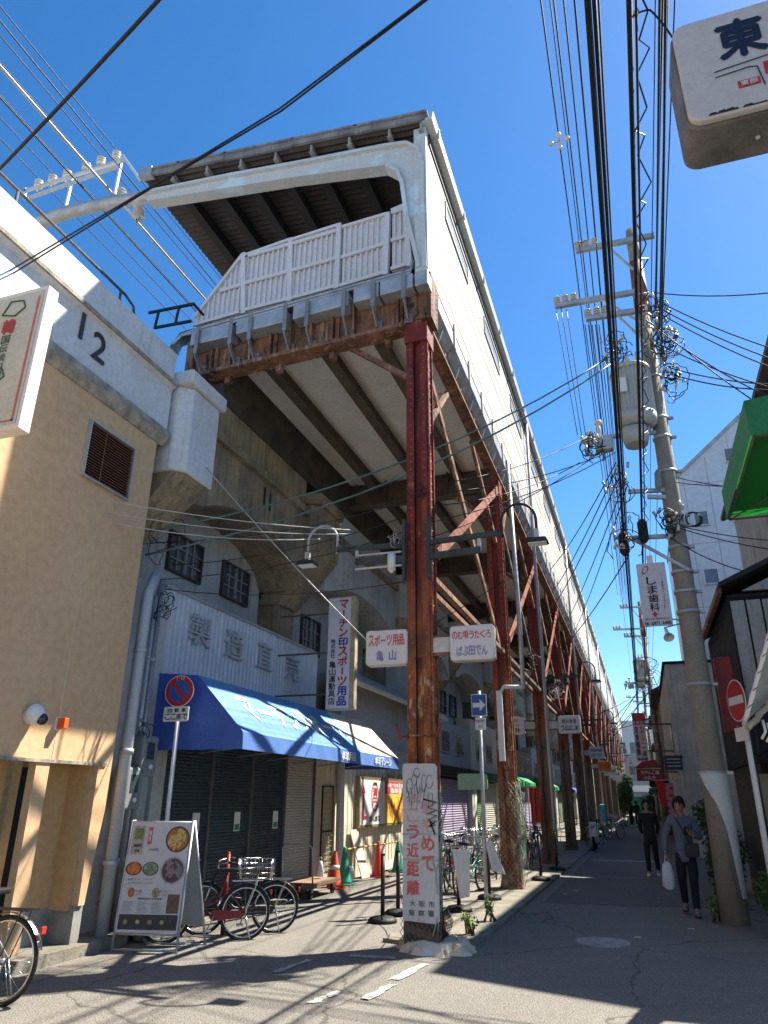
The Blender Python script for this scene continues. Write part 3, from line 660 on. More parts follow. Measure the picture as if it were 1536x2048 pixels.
for (a, b) in [((735, 560), (800, 640)), ((735, 620), (845, 745)), ((850, 650), (845, 745))]: MB().bar(z1_(*a), z1_(*b), .05, .05).build('hanger', frame_m, ob)
m = MB()
for k in range(4): p = z1_(748, 560 + 18 * k); m.tube([p, p + V((0, 0, .05))], [.11, .07], 10)
m.build('insulator', porc, ob); m = MB()
for k in range(4): p = z1_(852, 660 + 20 * k); m.tube([p, p + V((0, 0, .05))], [.12, .07], 10)
m.build('insulator', porc, ob)
def wire(name, pts, r, mt, label, cat='cable', group=None, sag=0, n=5, seg=10):
    P = []
    for i in range(len(pts) - 1):
        a, b = V(pts[i]), V(pts[i + 1]); s = sag if isinstance(sag, (int, float)) else sag[i]
        for k in range(seg): t = k / seg; P.append(a.lerp(b, t) - V((0, 0, 4 * s * t * (1 - t))))
    P.append(V(pts[-1])); m = MB(); m.tube(P, r, n); o = m.build(name, mt, None, loc=pts[0]); return tag(o, label, cat, group)
for i, p in enumerate(INS): wire('feeder_wire', [(p.x, -14, p.z + .1), tuple(p), (p.x, 70, p.z)], .012, cable_m, 'thin feeder wire running over the insulator rack beside the platform roof', 'wire', 'feeder wires on the insulator rack')
for (x, y, r) in [(160, 5, .03), (735, 560, .03)]:
    pass
p = z1_(722, 600); wire('contact_wire', [(p.x, -14, p.z - .05), (p.x, 70, p.z - .05)], .035, galv, 'thick pale overhead contact wire passing under the grey line beam', 'wire')
p = z1_(600, 610); wire('messenger_wire', [(p.x - .05, -14, p.z), (p.x + .05, 70, p.z - .3)], .018, cable_m, 'dark messenger wire just left of the thick contact wire', 'wire', None)
p = z1_(875, 640); wire('messenger_wire', [(p.x, -14, p.z + .5), (p.x, 70, p.z - .5)], .014, cable_m, 'dark wire between the contact wire and the platform roof', 'wire', None)

# ------------------------------------------------------------------ tan building under the viaduct
tb = empty('tan_building', (-8, 4, 0), 'tan rendered restaurant building under the white numbered parapet', 'building')
YC = 7.86
poly = [(-6, 0), (5.15, 0), (5.15, 2.0), (6.62, 2.0), (6.62, .0), (6.84, 0), (6.84, 2.0), (7.6, 2.0), (7.62, .42), (7.5, .42), (7.5, 0), (7.72, 0), (7.78, .9), (7.87, 1.6), (YC, 2.1), (YC, 6.75), (-6, 6.75)]
m = MB()
m.box(-6.32, -6.22, -6, YC, 2.0, 6.75)
m.box(-6.32, -6.22, -6, 5.15, 0, 2.0)
m.box(-6.32, -6.22, 6.62, 6.82, 0.14, 1.999); m.build('wall', tan, tb)
m = MB(); m.prism([(7.62, .5), (7.72, .5), (7.76, .9), (7.85, 1.5), (YC, 1.999), (7.62, 1.999)], 0, -6.6, -6.2195); m.box(-8, -6.321, 7.7, YC, 2.0, 6.75)
m.build('corner_pilaster', tan, tb)
m = MB(); m.box(-6.72, -6.6, 5.15, 6.62, .4, 2.2); m.box(-6.72, -6.6, 6.82, 7.62, .45, 2.2); m.box(-6.6, -6.321, 7.58, 7.619, .45, 1.999); m.box(-8, -6.72, 7.6, 7.7, .45, 6.75); m.build('recessed_wall', tan_in, tb)
m = MB(); m.box(-6.75, -6.59, 6.84, 7.72, .1, .47); m.box(-6.6, -6.25, 7.6, 7.74, .1, .5); m.box(-6.42, -6.2, 6.6, 6.84, .1, .14); m.build('plinth', plinth_m, tb)
m = MB(); m.box(-6.34, -6.20, 5.15, 7.75, 1.995, 2.03); m.build('lintel_drip', edge_dirt, tb)
m = MB(); m.box(-6.599, -6.56, 5.2, 6.05, .12, 1.9); m.build('door', mat('dark_red_door', (.05, .02, .015), .4), tb)
m = MB(); m.box(-6.599, -6.5, 6.82, 6.88, .4, 1.95); m.build('jamb', dark_m, tb)
m = MB(); m.box(-12, -6.4, -6, 7.6, 6.7, 6.76); m.build('roof', dark_m, tb)
m = MB(); m.box(-6.223, -6.216, 6.83, 6.845, 2.05, 6.5); m.build('render_joint', mat('tan_joint', (.72, .56, .38), .9), tb)
# louvre vent
vy0, vy1, vz0, vz1 = 6.5, 7.36, 5.38, 6.12; m = MB(); t = .02
m.box(-6.22, -6.16, vy0 - t, vy1 + t, vz0 - t, vz0); m.box(-6.22, -6.16, vy0 - t, vy1 + t, vz1, vz1 + t); m.box(-6.22, -6.16, vy0 - t, vy0, vz0, vz1); m.box(-6.22, -6.16, vy1, vy1 + t, vz0, vz1)
f = m.build('louvre_vent', galv, tb); m = MB()
for k in range(19): z = vz0 + .02 + k * .038; m.prism([(-6.219, z + .02), (-6.175, z), (-6.175, z + .006), (-6.219, z + .028)], 1, vy0, vy1)
m.build('slats', mat('brown_slats', (.34, .13, .07), .6), f); MB().box(-6.2195, -6.217, vy0, vy1, vz0, vz1).build('vent_back', dark_m, f)
# security camera dome
p = on(82, 1432, 0, -6.05); cm = empty('security_camera', (-6.22, p.y, p.z), 'white dome security camera on the tan wall above the recessed doorway', 'camera')
m = MB(); m.ball((-6.13, p.y, p.z + .02), .11, 14, 10, (.9, 1, 1)); m.build('housing', white_p, cm)
m = MB(); m.ball((-6.06, p.y + .03, p.z - .03), .065, 12, 8); m.build('dome', mat('dark_dome', (.01, .01, .012), .1, spec=.8), cm)
m = MB(); m.cyl((-6.22, p.y, p.z), (-6.14, p.y, p.z), .085, 14); m.build('base', white_p, cm)
p = on(126, 1447, 0, -6.15); m = MB(); m.box(-6.22, -6.1, p.y - .035, p.y + .035, p.z - .06, p.z + .06); al = empty('alarm_lamp', (-6.22, p.y, p.z), 'small orange warning lamp right of the white dome camera', 'lamp')
m.build('lens', flat('orange_lens', (.8, .13, .02), .4), al, bevel=.008); MB().box(-6.22, -6.2, p.y - .05, p.y + .03, p.z - .075, p.z + .075).build('back_plate', white_p, al)
# korean restaurant lightbox projecting from the tan wall
kx0, kx1, ky = -5.95, -4.95, 4.45
a = on(0, 605, 1, ky); b = on(97, 570, 1, ky); c = on(62, 850, 1, ky); d = on(-40, 1400, 1, ky)
xr = (b.x + c.x) / 2 - .07; zt = b.z; zb = c.z
kb = empty('lightbox_sign', (xr, ky, zt), 'tall white Korean restaurant lightbox high on the tan wall at the left edge', 'sign')
m = MB(); m.box(-6.1, xr, ky, ky + .14, zb, zt); m.build('case', white_p, kb, bevel=.01)
X0 = xr - .78
m = MB(); m.box(X0, xr - .04, ky - .006, ky + .0, zb + .05, zt - .05); m.build('face', mat('sign_face_cream', (.55, .57, .52), .5, (.45, .5, .45), amt=.6, scale=2, bump=0), kb)
U, W_ = V((1, 0, 0)), V((0, 0, 1))
def bx(mb, x0, x1, z0, z1, y): mb.quad((x0, y, z0), (x1, y, z0), (x1, y, z1), (x0, y, z1))
m = MB(); bx(m, xr - .1, xr - .075, zb + .08, zt - .12, ky - .009); bx(m, X0 + .03, xr - .075, zb + .08, zb + .1, ky - .009); bx(m, X0 + .02, X0 + .04, zb + .2, zt - .3, ky - .009); m.build('border', paint_rf, kb)
m = MB(); line(m, '井', (xr - .45, ky - .012, zb + .32), U, W_, .3, .26, bold=.01); m.build('lettering', paint_k, kb)
m = MB(); line(m, '韓', (xr - .4, ky - .012, zt - .42), U, W_, .17, .17, bold=.03); m.build('lettering', paint_r, kb)
m = MB(); line(m, '国伝統料理', (xr - .4, ky - .012, zt - .78), U, W_, .1, .52, vert=True, bold=.01); m.build('lettering', mat('green_lettering', (.03, .13, .06), .6, bump=0), kb)
for (cx_, cz_) in ((xr - .38, zt - .2), (xr - .45, zb + .62)):
    m = MB()
    P_ = [(-.14, -.06), (-.06, .09), (.1, .07), (.14, -.02), (.03, -.1), (-.14, -.06)]
    for i in range(5): m.bar((cx_ + P_[i][0], ky - .01, cz_ + P_[i][1]), (cx_ + P_[i + 1][0], ky - .01, cz_ + P_[i + 1][1]), .01, .012, (0, 0, 1))
    m.build('emblem', mat('green_lettering', (.03, .13, .06), .6), kb)

# ------------------------------------------------------------------ pipes and meters in the gap
def pipe(pts, r, mt, label, cat='pipe', name='drain_pipe', group=None):
    root = empty(name, pts[0], label, cat, group); m = MB(); m.tube(pts, r, 10); m.build('tube', mt, root)
    z = min(pts[0][2], pts[-1][2]) + .8
    xx, yy = pts[-1][0], pts[-1][1]
    while z < max(pts[0][2], pts[-1][2]) - .3:
        # clamp at height z along the last long run
        for i in range(len(pts) - 1):
            a, b = V(pts[i]), V(pts[i + 1])
            if min(a.z, b.z) < z < max(a.z, b.z) and abs(a.z - b.z) > .5:
                t = (z - a.z) / (b.z - a.z); q_ = a.lerp(b, t); MB().cyl(q_ - V((0, 0, .03)), q_ + V((0, 0, .03)), r * 1.22, 10).build('clamp', galv, root)
        z += 1.3
    return root
pipe([(-6.3, 8.35, 4.6), (-6.28, 8.2, 4.3), (-6.28, 8.17, 0.1)], .075, pipe_m, 'fat grey drain pipe beside the corner of the tan wall')
pipe([(-6.45, 8.5, 4.5), (-6.45, 8.5, .1)], .035, mat('dark_pipe', (.2, .22, .24), .6), 'thin dark pipe right of the fat grey drain pipe')
pipe([(-6.5, 8.68, 4.4), (-6.5, 8.68, .1)], .03, pipe_m, 'thin pale conduit next to the electricity meters', 'conduit', 'conduit')
pipe([(-6.55, 8.85, 4.7), (-6.55, 8.85, .1)], .04, mat('dark_pipe2', (.3, .32, .34), .6), 'upright grey pipe at the left end of the corrugated shop front')
m = MB(); m.box(-7.3, -6.62, 7.95, 9.2, 0, 4.6); tag(m.build('service_wall', conc_inf), 'narrow pale wall strip carrying pipes between tan wall and blue awning', 'wall')
for px, py, s_, lb in ((288, 1510, 1.0, 'upper grey electricity meter box left of the dark roller shutters'), (255, 1575, 1.05, 'lower grey electricity meter box beside the drain pipe')):
    p = on(px, py, 0, -6.4); r_ = empty('meter_box', (p.x, p.y, p.z), lb, 'meter', 'electricity meters')
    m = MB(); m.box(p.x - .12, p.x + .1, p.y - .17, p.y + .17, p.z - .27, p.z + .25); m.build('case', mat('meter_grey', (.23, .25, .25), .5), r_, bevel=.03)
    m = MB(); m.box(p.x + .1, p.x + .107, p.y - .08, p.y + .08, p.z - .06, p.z + .16); m.build('window', glass, r_)
    m = MB(); m.cyl((p.x + .1, p.y + .02, p.z - .15), (p.x + .125, p.y + .02, p.z - .15), .03, 10); m.build('seal', white_p, r_)
def loopw(c, r, n, mt, label, name='cable_coil', cat='cable', seed=1, lean=1.0, wr=.008):
    rg = random.Random(seed); root = empty(name, c, label, cat); r *= .85; wr *= .8
    for k in range(int(n * 1.3)):
        P = []; a0 = rg.uniform(0, 6); rr = r * rg.uniform(.5, 1.1); cc = V(c) + V((rg.uniform(-.3, .3) * r, rg.uniform(-.5, .5) * r, rg.uniform(-.8, .8) * r)); span = rg.uniform(2.2, 5.5)
        tz = rg.uniform(-.5, .5)
        for i in range(13): a = a0 + span * i / 12; P.append(cc + V((rr * math.cos(a) * (.6 + .5 * math.sin(k * 2.1)), rr * tz * math.cos(a * .7), rr * math.sin(a) * lean * (.7 + .4 * math.cos(k * 1.3)))) + V((rg.uniform(-.1, .1), rg.uniform(-.1, .1), rg.uniform(-.14, .08))) * rr)
        MB().tube(P, wr, 5).build('strand', mt, root)
    return root
loopw((-6.35, 8.7, 4.25), .22, 9, cable_m, 'tangle of black service cables above the meters by the corrugated fascia', seed=4)
loopw((-6.35, 8.6, 2.55), .15, 4, cable_m, 'loose black cables looping above the upper electricity meter', seed=9)
loopw((-6.5, 8.6, 5.4), .35, 5, cable_m, 'black cable loop hanging beside the white insulator on the tan corner', seed=12)

# ------------------------------------------------------------------ corrugated shop with blue awning
sh = empty('sports_shop', (-6.8, 12, 0), 'shop with corrugated metal fascia over dark roller shutters', 'shop')
ya, yb = 9.15, 15.0; m = MB(); P = []; k = 0; y = ya
while y < yb: P.append((-6.7 + (.022 if k % 4 < 2 else 0) , y)); y += .033; k += 1
P += [(-6.7, yb), (-6.78, yb), (-6.78, ya)]
m.prism([(x, y) for x, y in P], 2, 3.25, 4.68); m.build('corrugated_fascia', corr_m, sh)
m = MB(); m.box(-6.79, -6.65, ya - .02, yb, 4.681, 4.72); m.build('flashing', galv, sh)
m = MB(); m.box(-7.9, -6.79, ya, yb, 4.5, 4.6); m.box(-6.86, -6.79, ya, yb, 2.4, 3.3); m.build('lean_roof', dark_m, sh)
U2 = V((0, 1, 0))
m = MB()
for ch, px, py in (('製', 405, 1262), ('造', 472, 1290), ('直', 533, 1312), ('売', 588, 1336)):
    q_ = on(px, py, 0, -6.62); m = MB()
    tmp = MB(); put(tmp, ch, (0, 0, 0), (0, 1, 0), (0, 0, 1), .62, .5, 0)
    vs, fs = tmp.v, tmp.f; o_ = len(vs)
    for dx in (0, .04): m.add([(-6.67 + dx, q_.y + v_[1], q_.z + v_[2]) for v_ in vs], fs)
    # edges of the cut letters
    from collections import Counter
    ec = Counter()
    for f_ in fs:
        for i in range(len(f_)): ec[frozenset((f_[i], f_[(i + 1) % len(f_)]))] += 1
    for f_ in fs:
        for i in range(len(f_)):
            a_, b_ = f_[i], f_[(i + 1) % len(f_)]
            if ec[frozenset((a_, b_))] == 1:
                va, vb = vs[a_], vs[b_]
                m.quad((-6.67, q_.y + va[1], q_.z + va[2]), (-6.67, q_.y + vb[1], q_.z + vb[2]), (-6.63, q_.y + vb[1], q_.z + vb[2]), (-6.63, q_.y + va[1], q_.z + va[2]))
    m.build('cut_out_letter', mat('grey_letters', (.45, .5, .56), .6), sh)
# roller shutters
xs0, n_s = 9.5, 4; wd = 1.28
for i in range(n_s):
    y0 = xs0 + i * (wd + .07); y1 = y0 + wd; m = MB(); z = .03; P = []
    while z < 2.52: P += [(-6.62, z), (-6.6, z + .012), (-6.6, z + .03), (-6.62, z + .042)]; z += .05
    m.prism(P + [(-6.66, z), (-6.66, .03)], 1, y0, y1); s_ = m.build('roller_shutter', shutter_m if i < 3 else shutter_l, sh)
    MB().box(-6.65, -6.57, y1 + .002, y1 + .068, 0, 2.52).build('shutter_guide', mat('guide_metal', (.1, .1, .1), .5), s_)
    if i in (0, 1, 2):
        yy = y1 - .3 if i != 1 else y0 + .9
        if i != 0 or True:
            m = MB(); m.box(-6.598, -6.594, yy - .1, yy + .1, 1.13, 1.43); m.build('notice', white_p, s_); MB().box(-6.594, -6.592, yy - .08, yy + .08, 1.15, 1.24).build('notice_print', flat('notice_green', (.05, .25, .12)), s_)
MB().box(-6.75, -6.55, 9.2, 9.48, 0, 2.6).build('side_pier', conc_inf, sh)
MB().box(-6.75, -6.58, 14.95, 15.2, 0, 3.2).build('side_pier', white_wall, sh)
# awning
aw = empty('shop_awning', (-6.0, 12, 2.4), 'long blue canvas awning with sunlit, faded slope over the roller shutters', 'awning')
y0, y1, y2 = 9.15, 13.9, 16.2; xw, xt, xf = -6.66, -5.95, -5.15; ztp, zf, zv = 3.36, 2.5, 2.27
def slope(mb, a, b, n=14):
    vs = []; fs = []
    for i in range(n + 1):
        y = a + (b - a) * i / n
        for j in range(7):
            t = j / 6; sg = .012 * math.sin(math.pi * t) * (.6 + .4 * math.cos((i / n) * 2 * math.pi * 4)); vs.append((xt + (xf - xt) * t, y, 3.3 + (zf - 3.3) * t - sg))
    for i in range(n):
        for j in range(6): a_ = i * 7 + j; fs.append((a_, a_ + 1, a_ + 8, a_ + 7))
    was = mb.smooth; mb.smooth = True; mb.add(vs, fs); mb.smooth = was
m = MB(); slope(m, y0, y1); m.build('sunlit_faded_slope', canvas_f, aw)  # slope blue holds the sunlight on it as well as the fading
m = MB(); slope(m, y1, y2, 8); m.build('lit_bleached_slope', canvas_w, aw)  # right end whitened: fading and sunlight both put into the colour
m = MB(); m.add([(xw, y0, ztp), (xt, y0, 3.3), (xf, y0, zf), (xf, y0, zv), (xw, y0, zv)], [(0, 4, 3, 2, 1)]); m.add([(xw, y0, ztp), (xt, y0, 3.3), (xt, y2, 3.3), (xw, y2, ztp)], [(0, 1, 2, 3)])
m.add([(xw, y2, ztp), (xt, y2, 3.3), (xf, y2, zf), (xf, y2, zv), (xw, y2, zv)], [(0, 1, 2, 3, 4)]); m.build('side_panel', canvas_b, aw)
m = MB(); n = 60; vs = []
for i in range(n + 1):
    y = y0 + (y2 - y0) * i / n; dx = .008 * math.sin(i * 1.3); vs += [(xf, y, zf), (xf + .012 + dx, y, zv)]
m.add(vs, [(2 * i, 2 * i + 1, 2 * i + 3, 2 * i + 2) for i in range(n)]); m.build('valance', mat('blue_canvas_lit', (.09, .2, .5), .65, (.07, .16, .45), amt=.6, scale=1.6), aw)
u_ = V((0, 1, 0)); sv = V((xt - xf, 0, 3.3 - zf)).normalized()
mid = V(((xt + xf) / 2, 11.75, (3.3 + zf) / 2)); nrm = u_.cross(sv)
m = MB(); line(m, 'マーチンスポーツ', mid + nrm * .004, u_, sv, 4.0, .5, bold=.03, gap=.12); m.build('lettering', paint_w, aw)
m = MB(); line(m, '卓球用品', (xf + .03, 13.1, (zf + zv) / 2), u_, V((0, 0, 1)), .75, .15, bold=.02); line(m, '卓球マシーン', (xf + .03, 15.1, (zf + zv) / 2), u_, V((0, 0, 1)), 1.1, .15, bold=.02); m.build('lettering', paint_w, aw)
m = MB()
for k in range(7): y = y0 + .02 + k * (y2 - y0 - .04) / 6; m.tube([(xw, y, 3.3), (xt, y, 3.25), (xf - .02, y, zf - .05)], .014, 5); m.tube([(xf - .02, y, zf - .05), (xw, y, zv + .02)], .014, 5)
m.build('frame', galv, aw)

# ------------------------------------------------------------------ cream shop beyond, with pipe, gate, poster
cs = empty('cream_shop', (-6.5, 18, 0), 'cream and grey clad shop front with tiled eave behind the traffic cones', 'shop')
MB().box(-6.9, -6.45, 15.2, 24.5, 0, 2.9).build('lower_wall', white_wall, cs)
MB().box(-6.9, -6.47, 16.2, 24.5, 2.9, 4.25).build('upper_wall', grey_wall, cs)
m = MB()
for k in range(34): m.box(-6.45, -6.44, 15.4 + k * .27, 15.41 + k * .27, .2, 2.9)
m.build('board_joint', mat('cream_joint', (.5, .45, .34), .8), cs)
m = MB(); m.prism([(-6.9, 4.6), (-6.1, 4.2), (-6.1, 4.28), (-6.85, 4.72)], 1, 15.6, 24.6); m.build('eave', mat('blue_grey_eave', (.42, .46, .5), .6), cs)
m = MB(); m.box(-6.15, -6.05, 15.6, 24.6, 4.13, 4.21); m.build('eave_gutter', white_wall, cs)
for y in (19.2, 20.2, 21.2):
    f = MB().box(-6.45, -6.4, y, y + .7, 2.25, 2.85).build('window', galv, cs); MB().box(-6.4, -6.392, y + .04, y + .66, 2.3, 2.8).build('pane', mat('frosted_pane', (.45, .52, .48), .4), f)
m = MB(); m.tube([(-6.35, 15.75, 3.6), (-6.35, 15.75, 3.2), (-6.32, 15.75, .35)], .09, 10); m.box(-6.5, -6.1, 15.5, 16.05, 0, .3)
dp = empty('drain_pipe', (-6.35, 15.75, .3), 'thick pale drain pipe on a concrete foot left of the food poster', 'pipe'); m.build('tube', pipe_m, dp)
gt = empty('lattice_gate', (-6.4, 15.1, .2), 'narrow brass coloured lattice gate beside the thick drain pipe', 'gate'); m = MB()
for k in range(7): m.box(-6.42, -6.41, 14.98 + k * .085, 14.99 + k * .085, .25, 1.85)
for k in range(15): m.box(-6.42, -6.405, 14.95, 15.5, .3 + k * .105, .312 + k * .105)
m.build('lattice', mat('brass_bars', (.4, .33, .18), .5), gt)
m = MB(); m.box(-6.43, -6.4, 14.93, 14.96, .2, 1.9); m.box(-6.43, -6.4, 15.5, 15.53, .2, 1.9); m.box(-6.43, -6.4, 14.93, 15.53, 1.88, 1.91); m.box(-6.43, -6.4, 14.93, 15.53, 1.0, 1.03); m.build('frame', black_m, gt)
bb = empty('food_poster', (-6.4, 18.4, 1.5), 'backlit style wall poster with red arrow and fried food, behind the posts', 'poster')
yl, yr, zl, zh = 17.0, 20.6, 1.08, 2.08; XB = -6.33
MB().box(-6.45, XB, yl - .05, yr + .05, zl - .05, zh + .08).build('case', mat('poster_case', (.3, .22, .12), .6), bb)
MB().box(XB, XB + .006, yl, yr, zl, zh).build('face', white_p, bb)
ym = yl + 1.75; XF = XB + .01
def rq(mb, y0, y1, z0, z1, x=XF): mb.quad((x, y0, z0), (x, y1, z0), (x, y1, z1), (x, y0, z1))
m = MB(); rq(m, yl + .15, yl + .45, zl + .12, zl + .2); rq(m, yl + .15, yl + .25, zl + .2, zh - .3); m.add([(XF, yl + .08, zh - .3), (XF, yl + .32, zh - .3), (XF, yl + .2, zh - .12)], [(0, 1, 2)]); rq(m, ym, yr, zh - .3, zh); m.build('red_arrow', paint_r, bb)
m = MB(); cyy = yl + 1.0
ring = [(XF, cyy + .28 * math.cos(a), zl + .62 + .34 * math.sin(a)) for a in [k * math.pi / 12 for k in range(24)]]; r2 = [(XF, cyy + .24 * math.cos(a), zl + .62 + .29 * math.sin(a)) for a in [k * math.pi / 12 for k in range(24)]]
m.add(ring + r2, [(k, (k + 1) % 24, 24 + (k + 1) % 24, 24 + k) for k in range(24)]); line(m, '満円', (XF + .002, cyy, zl + .62), u_, ZU, .34, .46, vert=True); m.build('emblem', paint_r, bb)
m = MB(); rq(m, ym + .004, yr, zl, zh - .3); m.build('picture_ground', mat('poster_orange', (.75, .33, .05), .5, (.85, .6, .1), amt=.9, scale=3, bump=0), bb)
m = MB(); rg = random.Random(3)
for k in range(40):
    y = rg.uniform(ym + .15, yr - .2); z = rg.uniform(zl + .03, zl + .4); h = rg.uniform(.12, .3); a = rg.uniform(-.4, .4); m.quad((XF + .002 + k * .0002, y, z), (XF + .002 + k * .0002, y + .07, z + .02), (XF + .002 + k * .0002, y + .07 + a * h, z + h), (XF + .002 + k * .0002, y + a * h, z + h))
m.build('fried_strips', mat('fries', (.8, .45, .08), .5, (.6, .2, .03), amt=.9, scale=9, bump=0), bb)
letters(bb, paint_w, [('串揚げ焼鳥居酒屋', (XF + .004, (ym + yr) / 2, zh - .09), u_, ZU, 1.6, .1), ('鶏串揚', (XF + .004, (ym + yr) / 2, zh - .22), u_, ZU, 1.0, .14)])
letters(bb, paint_k, [('まんまる', (XF + .004, cyy, zl + .13), u_, ZU, .8, .12), ('居酒屋', (XF + .004, cyy, zh - .08), u_, ZU, .3, .07)])

# ------------------------------------------------------------------ further shops under the viaduct
cols = [grey_wall, white_wall, conc_inf, mat('brown_tile', (.24, .17, .12), .7), grey_wall, white_wall, conc_inf, grey_wall, white_wall, mat('tile_grey', (.3, .3, .29), .7), conc_inf, white_wall]
shl = [shutter_p, shutter_g, shutter_l, mat('blue_shutter', (.15, .2, .28), .5), shutter_l, shutter_g, shutter_p, shutter_m, shutter_l, shutter_g, shutter_l, shutter_m]
what = ['a pair of purple roller shutters', 'a green roller shutter', 'a pale shutter and white fascia', 'a blue shutter and brown tiles', 'a pale shutter, fifth past the cones', 'a green shutter, sixth past the cones', 'a purple shutter far down the row', 'a dark shutter far down the row', 'a pale shutter, ninth past the cones', 'a green shutter near the far end', 'a pale shutter near the far end', 'the last dark shutter of the row']
for i in range(12):
    y0 = 24.6 + i * 6.0; y1 = y0 + 5.9; b_ = empty('shop_unit', (-6.7, y0 + 3, 0), 'small shop under the viaduct with ' + what[i], 'shop', 'shops in a row under the viaduct')
    MB().box(-7.2, -6.6, y0, y1, 2.5, 4.3 + .5 * (i % 3)).build('upper_wall', cols[i], b_)
    MB().box(-7.2, -6.5, y0, y0 + .4, 0, 2.5).build('pier', cols[i], b_); MB().box(-7.2, -6.5, y1 - .4, y1, 0, 2.5).build('pier', cols[i], b_)
    m = MB(); z = .05; P = []
    while z < 2.35: P += [(-6.7, z), (-6.68, z + .015), (-6.68, z + .04), (-6.7, z + .055)]; z += .08
    m.prism(P + [(-6.75, z), (-6.75, .05)], 1, y0 + .4, y0 + 2.9); m.build('roller_shutter', shl[i], b_)
    m = MB(); m.prism(P + [(-6.75, z), (-6.75, .05)], 1, y0 + 3.0, y1 - .4); m.build('roller_shutter', shl[(i + (3 if i else 0)) % 12], b_)
    MB().box(-6.6, -6.35, y0 + .1, y1 - .1, 2.42, 2.75).build('fascia_box', [dark_m, mat('dark_green_fascia', (.02, .1, .05), .6), white_p][i % 3], b_)
    if i in (2, 4, 7):
        m = MB(); m.prism([(-6.6, 3.1), (-5.6, 2.5), (-5.6, 2.3), (-6.6, 2.3)], 1, y0 + .3, y1 - .3); m.build('canopy', green_c if i != 7 else canvas_b, b_)
    for k in range(2):
        f = MB().box(-6.6, -6.55, y0 + 1 + k * 2.2, y0 + 2.2 + k * 2.2, 3.2, 4.0).build('window', galv, b_); MB().box(-6.55, -6.54, y0 + 1.05 + k * 2.2, y0 + 2.15 + k * 2.2, 3.25, 3.95).build('pane', glass, f)
# ================================================================== right hand side
# ------------------------------------------------------------------ hanging sign box over the camera's right
eb = empty('hanging_sign', (1.1, 3.1, 4.95), 'large rounded white lightbox with a black brush character at the upper right corner', 'sign')
def rrect(x0, x1, z0, z1, r, n=6):
    P = []
    for cx_, cz_, a0 in ((x1 - r, z0 + r, -90), (x1 - r, z1 - r, 0), (x0 + r, z1 - r, 90), (x0 + r, z0 + r, 180)):
        for k in range(n + 1): a = R(a0 + 90 * k / n); P.append((cx_ + r * math.cos(a), cz_ + r * math.sin(a)))
    return P
pr = rrect(.61, 1.72, 4.93, 5.66, .07)
m = MB(); m.prism(rrect(.6, 1.73, 4.92, 5.67, .08), 1, 3.13, 3.42); m.build('case', mat('dark_grey_case', (.2, .2, .2), .55, (.1, .1, .095), amt=.9, scale=5, spots=(.3, .26, .2), spot_scale=6, spot_thr=.66), eb, bevel=.015)  # case mottled dark grey with brownish spots
m = MB(); m.prism(pr, 1, 3.09, 3.13); m.build('face', mat('sign_acrylic', (.56, .54, .53), .35, (.5, .49, .48), amt=.4, scale=2, bump=.01, spots=(.4, .38, .28), spot_scale=3, spot_thr=.72), eb, bevel=.01)
m = MB(); line(m, '東', (.93, 3.086, 5.44), XU, ZU, .25, .27, bold=.035); m.build('lettering', mat('navy_lettering', (.012, .02, .05), .5), eb)
m = MB(); m.tube([(.77, 3.085, 5.235), (1.05, 3.085, 5.262)], .003, 4); m.tube([(.77, 3.085, 5.195), (.93, 3.085, 5.21), (.97, 3.085, 5.2), (.985, 3.085, 5.06)], .003, 4); m.build('line_drawing', paint_k, eb)
m = MB(); bx(m, .865, .97, 5.08, 5.13, 3.087); bx(m, 1.0, 1.12, 5.13, 5.22, 3.087); m.build('red_stamp', paint_r, eb)
letters(eb, paint_w, [('東部', (.917, 3.084, 5.105), XU, ZU, .085, .035)])
m = MB(); rg = random.Random(5)
for k in range(26):
    x = .7 + k * .04; w_ = rg.uniform(.012, .03); h = rg.uniform(.006, .022); patchz = 4.955; m.add([(x, 3.086, 4.945), (x + w_ * 2, 3.086, 4.945), (x + w_ * 1.5, 3.086, 4.945 + h), (x + w_ * .4, 3.086, 4.945 + h * .8)], [(0, 1, 2, 3)])
m.build('mildew', mat('mildew', (.04, .04, .03), .9), eb)
for x in (.95, 1.3): m = MB(); m.cyl((x, 3.28, 4.915), (x, 3.28, 4.925), .012, 8); m.build('screw', white_p, eb)
MB().bar((1.7, 3.28, 5.3), (2.3, 3.28, 5.3), .06, .06).build('bracket', sign_edge, eb)
m = MB(); m.box(2.3, 6, 2.4, 4.2, 0, 8.2); o_ = m.build('corner_house', wood_g, None, loc=(4, 3, 0)); tag(o_, 'weathered house beside the camera that carries the large lightbox, outside the right edge', 'house')
# service cord with ferrule
wire('thin_cable', [on(1255, 40, 1, 3.3), on(1300, 20, 1, 3.2), on(1345, 75, 1, 3.2)], .006, cable_m, 'thin black cord feeding the large rounded lightbox', sag=-.02)
m = MB(); q_ = on(1268, 28, 1, 3.28); m.tube([q_ - V((.025, 0, .012)), q_ + V((.025, 0, .012))], .018, 8); o_ = m.build('cord_joint', galv, None, loc=q_); tag(o_, 'small grey cable joint between the black bundle and the large lightbox', 'joint')

